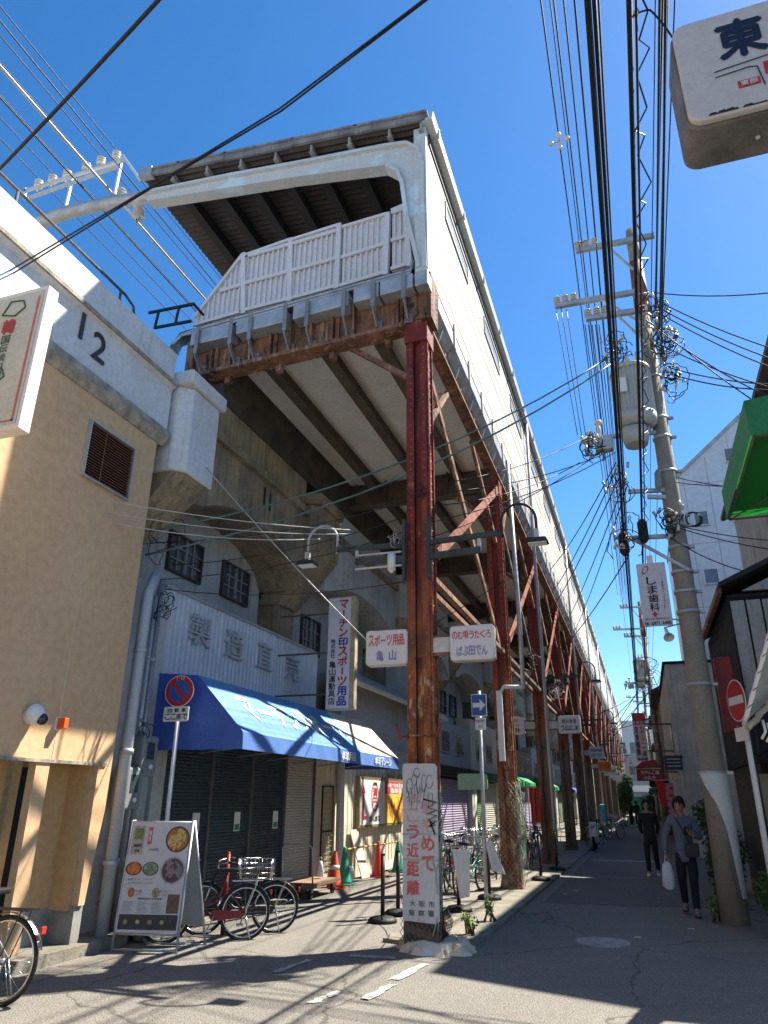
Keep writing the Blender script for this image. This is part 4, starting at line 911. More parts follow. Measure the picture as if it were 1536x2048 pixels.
# ------------------------------------------------------------------ green canopy
def translucent(name, col, col2):
    mt = bpy.data.materials.new(name); mt.use_nodes = True; N = mt.node_tree.nodes; L = mt.node_tree.links; b = N['Principled BSDF']
    b.inputs['Base Color'].default_value = (*col, 1); b.inputs['Roughness'].default_value = .6
    t = N.new('ShaderNodeBsdfTranslucent'); t.inputs[0].default_value = (*col2, 1); mx = N.new('ShaderNodeMixShader'); mx.inputs[0].default_value = .5
    nz = N.new('ShaderNodeTexNoise'); nz.inputs['Scale'].default_value = 3; mr = N.new('ShaderNodeMapRange'); mr.inputs[3].default_value = .35; mr.inputs[4].default_value = .6
    L.new(nz.outputs[0], mr.inputs[0]); L.new(mr.outputs[0], mx.inputs[0])
    L.new(b.outputs[0], mx.inputs[1]); L.new(t.outputs[0], mx.inputs[2]); L.new(mx.outputs[0], N['Material Output'].inputs[0]); return mt
gc = translucent('green_canvas_sheer', (.01, .13, .04), (.01, .17, .025))
ga = empty('green_canopy', (2.2, 8.2, 5), 'bright green canvas canopy projecting at the right edge above the black house', 'canopy')
gx, gy0, gy1, gz, gt_ = 1.36, 7.05, 9.44, 4.97, 5.36
m = MB(); m.quad((gx + .02, gy0 + .01, gt_ - .01), (4.2, gy0 + .01, gt_ + .3), (4.2, gy1, gt_ + .3), (gx + .02, gy1, gt_ - .01)); m.build('top_sheet', gc, ga)
m = MB(); m.quad((gx, gy0, gz), (gx, gy0, gt_), (gx, gy1, gt_), (gx, gy1, gz)); m.build('side_valance', green_c, ga)
m = MB(); m.quad((gx, gy0, gz), (4.2, gy0, gz), (4.2, gy0, gt_ + .3), (gx, gy0, gt_)); m.build('front_valance', mat('green_canvas_front', (.015, .2, .08), .65), ga)
m = MB(); m.quad((gx + .05, gy0 + .03, gz + .02), (4.2, gy0 + .03, gz + .02), (4.2, gy1 - .02, gz + .02), (gx + .05, gy1 - .02, gz + .02)); m.build('under_sheet', gc, ga)
m = MB(); m.tube([(gx + .03, gy0 + .02, gz), (gx + .03, gy1, gz)], .014, 6); m.tube([(gx + .03, gy1, gz), (4.2, gy1, gz)], .014, 6); m.tube([(gx + .03, gy0 + .02, gz), (4.2, gy0 + .02, gz)], .014, 6); m.tube([(gx + .03, gy1, gz - .005), (2.6, gy0, gz - .005)], .01, 6); m.build('frame', rust_d, ga)
hb_ = empty('canopy_house', (5, 8, 0), 'dark house behind the green canopy at the right edge', 'house')
MB().box(3.0, 8, 10.6, 13.2, 0, 5.6).build('wall', wood_g, hb_); MB().box(2.9, 8.1, 10.5, 13.25, 5.601, 5.7).build('roof', dark_m, hb_)
tl = empty('tall_dark_house', (6, 20, 0), 'tall weathered house whose dark eave shows above the green canopy', 'house')
MB().box(3.75, 9, 15.2, 24.5, 0, 10.4).build('wall', wood_g, tl)
m = MB(); m.prism([(3.45, 10.55), (3.5, 10.4), (9.2, 13.0), (9.2, 13.2)], 1, 14.2, 25); m.build('roof', mat('dark_tiles', (.05, .05, .05), .8), tl)
MB().box(3.42, 3.5, 14.2, 25, 10.42, 10.55).build('gutter', rust_d, tl)
# ------------------------------------------------------------------ black boarded house
bh = empty('black_house', (3, 16, 0), 'black boarded house with pale front panels and a low gable behind the utility pole', 'house')
m = MB(); m.box(1.8, 6, 14.02, 18.6, 2.3, 5.15); m.build('wall', black_w, bh)
m = MB(); m.box(1.9, 6, 14.3, 18.5, 0, 2.3); m.build('ground_floor_wall', mat('dark_shopfront', (.03, .028, .026), .7), bh)
m = MB(); m.prism([(1.66, 5.24), (1.66, 5.32), (4.3, 6.5), (7, 5.3), (7, 5.2), (4.3, 6.38)], 1, 13.75, 18.9); m.build('roof', mat('black_roof', (.03, .03, .03), .8), bh)
m = MB(); m.prism([(2.05, 5.2), (6, 5.2), (4.3, 6.2)], 1, 14.0, 14.1); m.build('gable_panel', panel_w, bh)
m = MB()
for i in range(20): m.box(1.792, 1.8, 14.1 + i * .22, 14.115 + i * .22, 2.3, 5.1)
m.build('board_batten', mat('black_batten', (.01, .012, .016), .6), bh)
MB().box(1.62, 1.7, 13.8, 18.9, 5.12, 5.24).build('gutter', rust_b, bh)
for k in range(7):
    x = 1.83 + k * .26; m = MB(); m.box(x, x + .225, 13.98, 14.019, 3.25 if k < 4 else 3.0, 5.02); m.build('front_panel', panel_w, bh)
MB().box(1.83, 6, 13.975, 14.015, 5.03, 5.08).build('head_rail', dark_m, bh)
MB().box(1.75, 4.5, 13.4, 14.0, 2.25, 2.36).build('canopy_board', dark_m, bh)
for k in range(4):
    MB().box(2.0 + k * .5, 2.06 + k * .5, 14.2, 14.29, .05, 2.25).build('shopfront_post', mat('dark_timber', (.09, .07, .055), .8), bh)
m = MB(); m.box(1.85, 2.0, 14.25, 14.29, .9, 2.1); m.build('cream_panel', mat('cream_board', (.45, .4, .3), .7), bh)
rs = empty('red_sign', (1.5, 13.6, 3), 'faded red lightbox without readable writing on the corner of the black house', 'sign')
m = MB(); m.box(1.36, 1.62, 13.5, 13.72, 2.72, 3.95); m.build('case', mat('faded_red_case', (.3, .012, .02), .5, (.2, .01, .015), amt=.8, scale=3, spots=(.5, .25, .22), spot_scale=7, spot_thr=.63), rs, bevel=.012)
m = MB(); m.bar((1.6, 13.65, 3.5), (1.85, 14.02, 3.5), .03, .03); m.build('bracket', dark_m, rs)
# folded awning with lashed tube, in front of the black house
fa = empty('folded_awning', (1.4, 9, 2.5), 'folded pale awning on a rope lashed white tube beside the no entry sign', 'awning')
p0, p1, p2, p3 = on(1560, 1190, 1, 9), on(1490, 1445, 1, 9), on(1575, 1365, 1, 9.2), on(1495, 1458, 1, 8.9)
m = MB(); P = [p0.lerp(p1, t / 20) for t in range(21)]; m.tube(P, [.022 + .006 * (k % 3 == 1) for k in range(21)], 8); m.build('lashed_tube', white_p, fa)
for k in range(7):
    c = p0.lerp(p1, .1 + k * .13); MB().tube([c + V((-.035, 0, -.03)), c + V((0, -.035, 0)), c + V((.04, 0, .03))], .005, 4).build('rope', black_m, fa)
m = MB(); P = [p3.lerp(p2, t / 24) + V((0, 0, .01 * math.sin(t))) for t in range(25)]; m.tube(P, [.03 + .008 * (k % 2) for k in range(25)], 8); m.build('rolled_canvas', mat('stained_canvas', (.42, .38, .3), .8, (.2, .17, .13), amt=.9, scale=9), fa)
m = MB(); m.add([p0 + V((0, .05, 0)), p1 + V((0, .05, 0)), p2 + V((0, .05, 0)), on(1600, 1190, 1, 9.2)], [(0, 1, 2, 3)]); m.build('tarpaulin', mat('grey_tarp', (.3, .32, .28), .8, (.2, .22, .2), amt=.8, scale=2), fa)
for k in range(3): a = on(1525 + 10 * k, 1440 + 6 * k, 1, 9.1); MB().tube([a, a + V((.01, 0, -.12)), a + V((-.04, 0, -.2))], .016, 6).build('hook', white_p, fa)
# ------------------------------------------------------------------ white panelled building
wb = empty('white_building', (6, 35, 0), 'tall pale panelled building with small square windows behind the black house', 'building')
m = MB(); m.prism([(2.64, 0), (14, 0), (14, 21), (7.5, 18.4), (2.64, 14.2)], 1, 30, 42); m.build('wall', blue_bldg, wb)
m = MB()
for k in range(12): x = 2.64 + .3 + k * .95; m.box(x, x + .02, 29.994, 30, 0, min(14.0 + (x - 2.64) * .86, 19))
for k in range(6): z = 3.5 + k * 2.6; m.box(2.65 + max(0, (z - 14.2) / .86), 13, 29.994, 30, z, z + .02)
m.build('panel_joint', mat('joint_blue_grey', (.38, .4, .45), .7), wb)
m = MB(); m.prism([(2.6, 14.15), (7.5, 18.38), (14, 21), (14, 21.12), (7.45, 18.5), (2.6, 14.3)], 1, 29.9, 42); m.build('coping', galv, wb)
for (x, z) in [(3.16, 12.1), (3.18, 9.65), (4.7, 14.75), (4.6, 12.1), (4.7, 9.65), (6.2, 12.1), (3.2, 7.1), (6.2, 14.75)]:
    m = MB(); s_ = .48; t = .05; m.box(x - t, x + s_ + t, 29.96, 30, z - t, z); m.box(x - t, x + s_ + t, 29.96, 30, z + s_ + .08, z + s_ + .08 + t); m.box(x - t, x, 29.96, 30, z, z + s_ + .08); m.box(x + s_, x + s_ + t, 29.96, 30, z, z + s_ + .08)
    f = m.build('window', white_p, wb); MB().box(x, x + s_, 29.98, 29.99, z, z + s_ + .08).build('pane', mat('blue_grey_pane', (.2, .25, .3), .15, (.12, .15, .19), amt=.8, scale=2, bump=0), f); MB().box(x - .06, x + s_ + .06, 29.93, 29.96, z - .08, z - .04).build('sill', galv, f)
# grey corrugated house
def hgroove(poly_x0, x1, y0, y1, z0, z1, mt, root, pitch=.16):
    m = MB(); P = []; x = poly_x0; k = 0
    while x < x1: P.append((x, y0 - (.02 if k % 2 else 0))); x += pitch / 2; k += 1
    m.prism(P + [(x1, y0), (x1, y1), (poly_x0, y1)], 2, z0, z1); return m.build('wall', mt, root)
gh = empty('grey_house', (2.5, 30, 0), 'grey corrugated house with flat roof between the dental sign pole and the street', 'house')
hgroove(1.12, 5, 27, 38, 0, 6.08, mat('grey_boards', (.55, .53, .48), .9, (.36, .35, .32), amt=.9, scale=2, bump=.3, streak=(.14, .13, .12), streak_amt=.5), gh); MB().box(1.05, 5.05, 26.93, 38, 6.081, 6.17).build('roof', dark_m, gh)
f = MB().box(1.1, 1.119, 28, 29.2, 3.0, 4.2).build('window', rust_d, gh); MB().box(1.092, 1.099, 28.05, 29.15, 3.05, 4.15).build('pane', glass, f)
GL = ['brown rusty sheet house beyond the grey corrugated house', 'cream rendered house beyond the brown rusty sheet house', 'dark timber house halfway down the right side of the street', 'pale concrete house in the far right row', 'dark house near the far end of the right row', 'cream house at the far right end of the street']
gm = [rust_b, white_wall, black_w, conc_inf, wood_g, white_wall]
for i in range(6):
    y0 = 38.2 + i * 10.5; b_ = empty('street_house', (3, y0, 0), GL[i], 'house', 'small houses along the right side of the street'); h = [6.6, 5.4, 7.5, 6.2, 5.2, 7][i]; x0 = [1.15, 1.3, 1.2, 1.35, 1.2, 1.3][i]
    MB().box(x0, 7, y0, y0 + 10.3, 0, h).build('wall', gm[i], b_); m = MB(); m.prism([(x0 - .35, h), (x0 - .35, h + .1), (4, h + 1.5), (7, h + .2), (7, h)], 1, y0 - .2, y0 + 10.4); m.build('roof', mat('dark_tiles', (.05, .05, .05), .8), b_)
    for k in range(3):
        f = MB().box(x0 - .04, x0, y0 + 1 + k * 3, y0 + 2.6 + k * 3, 3.4, 4.7).build('window', galv, b_); MB().box(x0 - .05, x0 - .041, y0 + 1.05 + k * 3, y0 + 2.55 + k * 3, 3.45, 4.65).build('pane', glass, f)
    MB().box(x0 - .9, x0, y0 + 2, y0 + 7, 2.4, 2.6).build('canopy', [dark_m, green_c, rust_d, canvas_b, dark_m, green_c][i], b_)
# far end of the street
fe = empty('far_block', (0, 120, 0), 'grey block with a balcony closing the far end of the street', 'building')
MB().box(-3.0, 6, 124, 130, 0, 8.5).build('wall', mat('far_grey', (.34, .35, .36), .8), fe)
MB().box(-3.0, 3.5, 122.8, 124, 3.0, 3.9).build('balcony', white_p, fe); MB().box(-3, 3.5, 122.8, 123.9, 3.901, 4.6).build('balcony_rail', mat('thin_rail', (.3, .32, .34), .5), fe)
for k in range(4):
    f = MB().box(-2 + k * 1.6, -1 + k * 1.6, 123.95, 124, 5.4, 6.8).build('window', galv, fe); MB().box(-1.95 + k * 1.6, -1.05 + k * 1.6, 123.94, 123.949, 5.45, 6.75).build('pane', glass, f)
fe2 = empty('far_tower', (0, 150, 0), 'pale far building rising behind the end of the street', 'building'); MB().box(-6, 8, 150, 160, 0, 16).build('wall', mat('far_pale', (.6, .6, .58), .8), fe2)
for k in range(5): f = MB().box(-4 + k * 2.2, -2.6 + k * 2.2, 149.95, 150, 10, 12).build('window', glass, fe2)
gf = empty('green_hoarding', (0, 100, 0), 'green construction hoarding across the far end of the street', 'hoarding')
MB().box(-2.0, 2.2, 100, 100.1, .3, 2.2).build('sheet', mat('hoarding_green', (.06, .38, .26), .6), gf)
for x in (-2, -.6, .8, 2.2): MB().box(x - .05, x + .05, 100.11, 100.2, 0, 2.3).build('post', galv, gf)

# ------------------------------------------------------------------ foliage
def leafcloud(mb, c, rad, n, size, rg, flatz=1.0):
    c = V(c)
    for _ in range(n):
        while True:
            d = V((rg.uniform(-1, 1), rg.uniform(-1, 1), rg.uniform(-1, 1)))
            if .25 < d.length < 1: break
        p = c + V((d.x * rad[0], d.y * rad[1], d.z * rad[2])); a = V((rg.uniform(-1, 1), rg.uniform(-1, 1), rg.uniform(-.6, .8))).normalized(); b = a.orthogonal().normalized()
        b = (b * math.cos(rg.uniform(0, 6)) + a.cross(b) * math.sin(rg.uniform(0, 6))).normalized(); s_ = size * rg.uniform(.6, 1.4)
        mb.add([p - a * s_, p + b * s_ * .4, p + a * s_, p - b * s_ * .4], [(0, 1, 2, 3)])
def bush(name, loc, rad, n, size, label, cat='bush', mt=None, seed=1, group=None, clumps=7):
    rg = random.Random(seed); root = empty(name, loc, label, cat, group); m = MB(); loc = V(loc)
    for k in range(clumps):
        d = V((rg.uniform(-1, 1) * rad[0] * .6, rg.uniform(-1, 1) * rad[1] * .6, rad[2] * rg.uniform(.5, 1.5)))
        leafcloud(m, loc + d, (rad[0] * rg.uniform(.35, .6), rad[1] * rg.uniform(.35, .6), rad[2] * rg.uniform(.3, .6)), n // clumps, size, rg)
    m.build('foliage', mt or leaf_m, root)
    for k in range(6):
        m = MB(); e = loc + V((rg.uniform(-.6, .6) * rad[0], rg.uniform(-.6, .6) * rad[1], rad[2] * rg.uniform(.9, 1.6)))
        m.tube([loc + V((rg.uniform(-.1, .1), rg.uniform(-.1, .1), 0)), loc.lerp(e, .5) + V((rg.uniform(-.05, .05), 0, .05)), e], [.015, .01, .004], 5); m.build('stem', mat('stem_brown', (.09, .06, .035), .9), root)
    return root
bush('bush', (1.85, 12.3, 0), (.6, .7, .95), 3000, .05, 'dark leafy bush right of the utility pole foot', seed=2)
bush('bush', (1.2, 15.3, 0), (.42, .6, .95), 2000, .045, 'dark bush behind the utility pole, left of the cream board', seed=3)
bush('bush', (.82, 13.1, 0), (.16, .2, .2), 260, .04, 'small bright weed clump at the left foot of the utility pole', 'weed', leaf_l, seed=4, clumps=4)
bush('bush', (2.0, 13.2, .7), (.3, .3, .4), 500, .05, 'yellow green climber in front of the black house post', 'climber', leaf_l, seed=5)
bush('bush', (1.5, 17.2, 0), (.4, .9, .8), 900, .05, 'deep green bush beyond the walking man', seed=6)
bush('street_tree', (-1.55, 58, 0), (.7, 1.0, 1.9), 1200, .12, 'dark green shrub tree at the far end of the column row', 'tree', seed=7)
bush('street_tree', (-1.9, 80, 1.5), (1.0, 1.2, 2.0), 900, .16, 'sunlit yellow green tree under the far platform end', 'tree', leaf_l, seed=8)
bush('street_tree', (.8, 92, 0), (1.6, 1.0, 1.4), 900, .16, 'round dark tree in front of the green hoarding', 'tree', seed=9)

# ------------------------------------------------------------------ utility poles
def utility_pole(x, y, label, first=True):
    r = empty('utility_pole', (x, y, 0), label, 'utility pole', 'concrete utility poles')
    m = MB(); m.tube([(x, y, 0), (x, y, 3), (x, y, 6.5), (x, y, 10.9)], [.2, .178, .155, .13], 20); m.build('shaft', pole_c, r)
    m = MB(); m.tube([(x, y, 10.7), (x, y, 12.0)], [.16, .13], 14); m.build('sleeve', mat('red_brown_sleeve', (.24, .09, .06), .7), r)
    m = MB(); m.tube([(x, y, 11.9), (x, y, 12.85)], [.12, .11], 14); m.build('top_section', pole_c, r)
    for z in (2.05, 3.4, 4.6, 4.95, 5.3, 5.75, 6.15, 7.2, 7.9, 8.3, 9.2, 10.3, 10.6, 11.1): m = MB(); rr = .205 - .006 * z; m.cyl((x, y, z), (x, y, z + .05), rr + .012, 18); m.box(x + rr, x + rr + .09, y - .03, y + .03, z, z + .045); m.build('band', galv, r)
    for z, xa, xb in ((12.5, -1.14, .42), (11.2, -1.68, -.05), (10.75, -1.1, -.1)):
        m = MB(); m.bar((x + xa, y - .16, z), (x + xb, y - .16, z - .03), .09, .1); a_ = m.build('crossarm', galv, r)
        MB().bar((x + xa * .45, y - .16, z - .05), (x - .05, y - .1, z - .75), .04, .04).build('arm_brace', galv, a_)
        for k in range(3):
            xi = x + xa + .05 + k * .17; m = MB()
            for j in range(3): m.tube([(xi, y - .16, z + .06 + j * .06), (xi, y - .16, z + .1 + j * .06)], [.075, .045], 10)
            m.build('insulator', porc, a_)
    for z, xa, xb in ((6.86, -.72, -.1), (6.72, -.4, -.1), (5.98, -.9, .0), (8.03, -1.3, -.1)):
        MB().bar((x + xa, y - .2, z), (x + xb, y - .1, z - .01), .06, .07).build('side_arm', galv, r)
    MB().bar((x - .75, y - .22, 5.95), (x + .1, y - .2, 5.3), .05, .05).build('arm_brace', galv, r)
    # transformer
    tx, ty = x - .42, y - .3; m = MB(); ribs = []
    for k in range(56): a = 2 * math.pi * k / 56; rr = .37 if k % 2 else .335; ribs.append((tx + rr * math.cos(a), ty + rr * math.sin(a)))
    m.prism(ribs, 2, 8.3, 9.2); m.build('transformer_tank', mat('transformer_grey', (.42, .44, .43), .5, (.36, .38, .37), amt=.5), r)
    m = MB(); m.tube([(tx, ty, 8.05), (tx, ty, 8.14), (tx, ty, 8.3)], [.26, .36, .37], 24); m.build('tank_base', mat('transformer_grey', (.42, .44, .43), .5), r); m = MB(); m.tube([(tx, ty, 9.2), (tx, ty, 9.3), (tx, ty, 9.38)], [.38, .36, .2], 24); m.build('tank_lid', mat('transformer_grey', (.42, .44, .43), .5), r)
    m = MB(); m.box(tx - .26, tx - .1, ty - .4, ty - .36, 8.65, 8.95); m.build('rating_plate', white_p, r)
    m = MB(); m.tube([(tx - .05, ty + .02, 7.72), (tx - .05, ty + .02, 8.02)], [.2, .28], 18); m.build('lower_tank', mat('transformer_grey', (.42, .44, .43), .5), r)
    for k in range(3): c = V((tx - .2 + .18 * k, ty - .1, 9.4)); m = MB(); m.tube([c, c + V((0, 0, .22))], [.05, .03], 8); m.build('bushing', porc, r)
    cx_, cz_ = x - 1.15, 8.0
    m = MB(); m.box(cx_ - .05, cx_ + .28, y - .35, y - .15, cz_ - .3, cz_ - .02); m.build('switch_box', galv, r, bevel=.03)
    for dx, dz in ((-.12, .1), (.05, .3), (-.2, -.05)): c = V((cx_ + dx, y - .25, cz_ + dz)); m = MB(); m.ball(c, .08, 10, 7, (1, 1, .8)); m.cyl(c, c - V((0, 0, .3)), .035, 8); m.build('cutout_insulator', porc, r)
    for dx, z in ((-.9, 5.85), (-.56, 6.05)):
        m = MB(); m.tube([(x + dx, y - .3, z - .22), (x + dx, y - .3, z - .16), (x + dx, y - .3, z + .16), (x + dx, y - .3, z + .22)], [.04, .085, .085, .04], 10); m.build('splice_closure', blackrub, r)
    return r
PX, PY = 1.03, 12.95
up = utility_pole(PX, PY, 'nearest concrete utility pole with grey transformer and a white wrap at its foot')
for yy, lb in ((45, 'second utility pole with transformer, further down the street'), (77, 'third utility pole, thin in the far distance'), (105, 'fourth and farthest utility pole of the street')): dup(up, (PX - .1, yy, 0), lb)
# sheet wrapped round the foot of the near pole
m = MB(); n = 20; m.smooth = True
vs = []; fs = []
zs = [.35, .6, .9, 1.2, 1.38, 1.4, 1.6, 1.9, 2.06]
left = [.75, .6, .5, .35, .2, .15, -.1, -.95, -1.35]
for j, z in enumerate(zs):
    a0 = -math.pi / 2 + left[j] * .9; a1 = .9
    for k in range(n + 1): a = a0 + (a1 - a0) * k / n; rr = .207 + .003; vs.append((PX + rr * math.cos(a), PY + rr * math.sin(a), z))
for j in range(len(zs) - 1):
    for k in range(n): a = j * (n + 1) + k; fs.append((a, a + 1, a + n + 2, a + n + 1))
m.add(vs, fs); o_ = m.build('pole_wrap', mat('white_sheet_wrap', (.62, .64, .66), .5, (.56, .58, .6), amt=.5, scale=3, spots=(.1, .38, .65), spot_scale=2.6, spot_thr=.6, stretch=(1, 1, .45)), None, loc=(PX, PY, .3)); tag(o_, 'torn white plastic sheet with blue paint wrapped round the utility pole foot', 'wrap')
for i, (c, r_, n_, s_) in enumerate([((1.25, 12.6, 10.5), .3, 13, 21), ((1.28, 12.6, 9.7), .34, 15, 22), ((.4, 12.5, 9.75), .3, 13, 23), ((1.3, 12.6, 9.0), .3, 10, 24), ((-.2, 12.6, 7.75), .25, 9, 25), ((.95, 12.65, 6.15), .25, 12, 26), ((.15, 12.5, 6.9), .25, 8, 27), ((.2, 12.5, 5.95), .3, 9, 28)]):
    lb = ['black cable coil at the top right of the near utility pole', 'dense cable tangle right of the transformer top', 'cable tangle over the left side of the transformer', 'loose loops right of the transformer body', 'wires looping round the switch box left of the transformer', 'black tangle round the pole beside the white building', 'loops on the thin arms under the transformer', 'loops around the black splice closures above the dental sign'][i]
    cr = loopw(c, r_, n_, cable_m, lb, seed=s_, wr=.011)
    m = MB(); rg = random.Random(s_)
    for k in range(7): q_ = V(c) + V((rg.uniform(-.25, .2), rg.uniform(-.1, .1), rg.uniform(-.3, .3))); m = MB(); m.tube([q_, q_ + V((rg.uniform(-.05, .05), 0, .1))], .025, 6); m.build('clamp', galv if k % 2 else porc, cr)
loopw((.75, 44.7, 8.6), .9, 16, cable_m, 'cable tangle around the second utility pole', seed=31, wr=.02)
# dental sign hung from the pole arm
ds = empty('dental_sign', (.52, 12.7, 5.6), 'white hanging dental clinic signboard with red arrow on the utility pole', 'sign')
def dq(px, py): return on(px, py, 1, 12.7)
A, B_, C_, D_ = dq(1273, 1128), dq(1326, 1124), dq(1345, 1250), dq(1291, 1252)
x0, x1, z0, z1 = (A.x + D_.x) / 2 - .02, (B_.x + C_.x) / 2 + .02, (C_.z + D_.z) / 2, (A.z + B_.z) / 2
MB().box(x0, x1, 12.7, 12.76, z0, z1).build('board', mat('sign_white_lilac', (.66, .63, .68), .45, amt=.3, bump=0), ds, bevel=.008)
cx_ = (x0 + x1) / 2; wd_ = x1 - x0; ht_ = z1 - z0; yf = 12.694
letters(ds, paint_k, [('しま歯科', (cx_ - .02, yf, z1 - ht_ * .5), XU, ZU, wd_ * .32, ht_ * .56, dict(vert=True)), ('一般歯科インプラント', (cx_ + wd_ * .32, yf, z1 - ht_ * .5), XU, ZU, .035, ht_ * .5, dict(vert=True, bold=.0)), ('06-6971-6485', (cx_, yf, z0 + .04), XU, ZU, wd_ * .9, .055), ('歯科診療所近く', (cx_, yf, z0 + .115), XU, ZU, wd_ * .85, .04, dict(bold=0))])
m = MB()
az = z0 + ht_ * .17; m.add([(cx_ - .03 + dx, yf, az + dz) for dx, dz in ((-.02, -.04), (.02, -.04), (.02, 0), (.055, 0), (0, .06), (-.055, 0), (-.02, 0))], [tuple(range(7))])
cc = (cx_ - .1, z1 - .12); rn = [(cc[0] + .05 * math.cos(a) + .03 * math.sin(a), yf, cc[1] + .075 * math.sin(a)) for a in [k * math.pi / 8 for k in range(16)]]; ri = [(cc[0] + .035 * math.cos(a) + .02 * math.sin(a), yf, cc[1] + .055 * math.sin(a)) for a in [k * math.pi / 8 for k in range(16)]]
m.add(rn + ri, [(k, (k + 1) % 16, 16 + (k + 1) % 16, 16 + k) for k in range(16)]); m.build('red_mark', paint_r, ds)
MB().bar((cx_, 12.73, z1), (cx_, 12.73, z1 + .14), .1, .04).build('hanger', white_p, ds)
MB().bar((x1, 12.73, z0 + .1), (PX - .15, 12.85, z0 + .1), .02, .02).build('stay', galv, ds)

# ------------------------------------------------------------------ cables
def along(px, py, z, name, r, mt, label, cat='cable', y0=-14, y1=12.9, sag=.0, group=None, dz=0, dx=0):
    p = on(px, py, 2, z); return wire(name, [(p.x + dx, y0, z + dz), (p.x, y1, z)], r, mt, label, cat, group, sag)
for k, (px, py) in enumerate([(1148, 505), (1165, 500), (1178, 492), (1192, 485)]):
    p = on(px, py, 1, 12.8); wire('power_line', [(p.x, -14, p.z + .25), (p.x, 12.8, p.z + .15), (p.x - .1, 44.9, 13.3)], .014, cable_m, 'thin power line running overhead along the street to the top crossarm', 'power line', 'overhead power lines to the top crossarm', .35)
for k, px in enumerate([1136, 1176, 1305, 1335]):
    p = on(px, 300, 2, [11.5, 11.5, 11.0, 9.5][k]); wire('power_line', [(p.x, -14, p.z), (p.x, 12.8, p.z), (p.x, 70, p.z)], .009, cable_m, 'single faint wire running the whole length of the street overhead', 'power line', 'faint single street wires', [.2, .4])
p = on(1118, 283, 1, 7.0); sp = empty('wire_spacer', tuple(p), 'small white spacer on the thin overhead power lines', 'spacer')
for k, (dx, dz) in enumerate(((-.1, 0), (0, .12), (.1, .02), (.0, -.1))): MB().ball(p + V((dx, 0, dz)), .035, 8, 6).build('clamp', porc, sp); MB().bar(p, p + V((dx, 0, dz)), .015, .015).build('arm', porc, sp)
for k, (px, py, z, r, sg) in enumerate([(1205, 60, 6.0, .021, .05), (1217, 60, 6.02, .015, .06), (1226, 60, 5.95, .007, .05), (1238, 60, 6.15, .019, .1), (1246, 60, 6.1, .009, .12)]):
    p = on(px, py, 2, z); xe = [.14, .18, .2, .46, .5][k]
    wire('communication_cable', [(p.x, -12, z), (xe, 12.65, [5.95, 5.99, 5.92, 6.1, 6.05][k]), (xe - .1, 44.8, 5.9), (xe, 104, 5.9)], r, cable_m, ['thickest black communication cable, left strand of the overhead pair', 'second black cable touching the thickest one on its right', 'thin black cable in the gap of the overhead pair', 'thick black bundle, right strand of the overhead pair', 'thin cable riding on the right overhead bundle'][k], 'cable', None, [sg, .5, .8])
# zigzag lashing around the right bundle
m = MB(); P = []
for k in range(60): y = 2.2 + k * .17; x = .44 + (.03 if k % 2 else .1); P.append((x + .02 * math.sin(k), y, 6.1 + (.05 if k % 4 < 2 else -.07)))
m.tube(P, .006, 4); o_ = m.build('cable_lashing', cable_m, None, loc=P[0]); tag(o_, 'looping lashing wire spiralling round the right overhead bundle', 'wire')
for k, (px, z) in enumerate([(1270, 9.6), (1285, 10.4), (1312, 10.5), (1302, 9.9)]):
    p = on(px, 40, 2, z); wire('service_line', [(p.x, -12, z), (1.25, 12.7, z + .2)], .018, cable_m, 'black service line converging on the coil at the pole top', 'cable', 'service lines converging on the pole coil', .3)
for (a, b, r, lb, sg) in [((300, 2), (0, 330), .016, 'thick black cable crossing the upper left sky corner', .05)]:
    p, q_ = on(*a, 2, 7.2), on(*b, 2, 7.2); d = (q_ - p); wire('thick_cable', [p - d * 1.2, q_ + d * .4], r, cable_m, lb, 'cable', None, .12)
for off, lb in ((0, 'upper strand of the twin cable crossing in front of the platform roof'), (10, 'lower strand of the twin cable crossing in front of the platform roof')):
    pts = [on(840 + off * .6 + 60, -40, 2, 7.6), on(560 + off * .3, 217 + off * .5, 2, 7.55), on(305, 372 + off * .3, 2, 7.4), on(0, 553 + off, 2, 7.2), on(-250, 690 + off, 2, 7.1)]
    wire('twin_cable', pts, .0095, cable_m, lb, 'cable', None, .0, seg=4)
def span(a, ya, b, axb, vb, r, mt, lb, sag=.2, group=None, name='service_cable'):
    p = on(*a, 1, ya); q_ = on(*b, axb, vb); return wire(name, [p, q_], r, mt, lb, 'cable', group, sag)
span((1222, 712), 12.6, (300, 1062), 0, -6.4, .016, cable_g, 'upper greenish cable slanting from the transformer down to the tan corner', .5)
span((1222, 728), 12.6, (290, 1110), 0, -6.4, .018, cable_g, 'lower greenish cable slanting from the transformer down to the tan corner', .5)
span((0, 955), 6.2, (700, 1060), 1, 9.4, .008, cable_w, 'top pale wire from the left edge to the arched lamp', .12)
span((0, 975), 6.2, (705, 1068), 1, 9.4, .007, cable_w, 'middle pale wire from the left edge to the arched lamp', .18)
span((0, 990), 6.2, (640, 1078), 1, 9.4, .008, cable_w, 'lowest pale wire from the left edge towards the arched lamp', .2)
p, q_ = on(412, 935, 0, -5.95), on(742, 1290, 1, 9.5); wire('tie_cord', [p, q_], .009, cable_w, 'pale twisted cord stretched from the pier head down to the sports sign', 'cord', None, .05)
for k, (a, b, yb) in enumerate([((1225, 900), (880, 985), 9.6), ((1190, 865), (890, 965), 9.6), ((1160, 925), (885, 1010), 9.6), ((1230, 905), (860, 1045), 9.6), ((1200, 905), (860, 1075), 9.5)]):
    span(a, 12.6, b, 1, yb, .008, cable_m, 'thin black cable between the transformer and the nearest rusty column', .15, 'thin cables from the transformer to the nearest column')
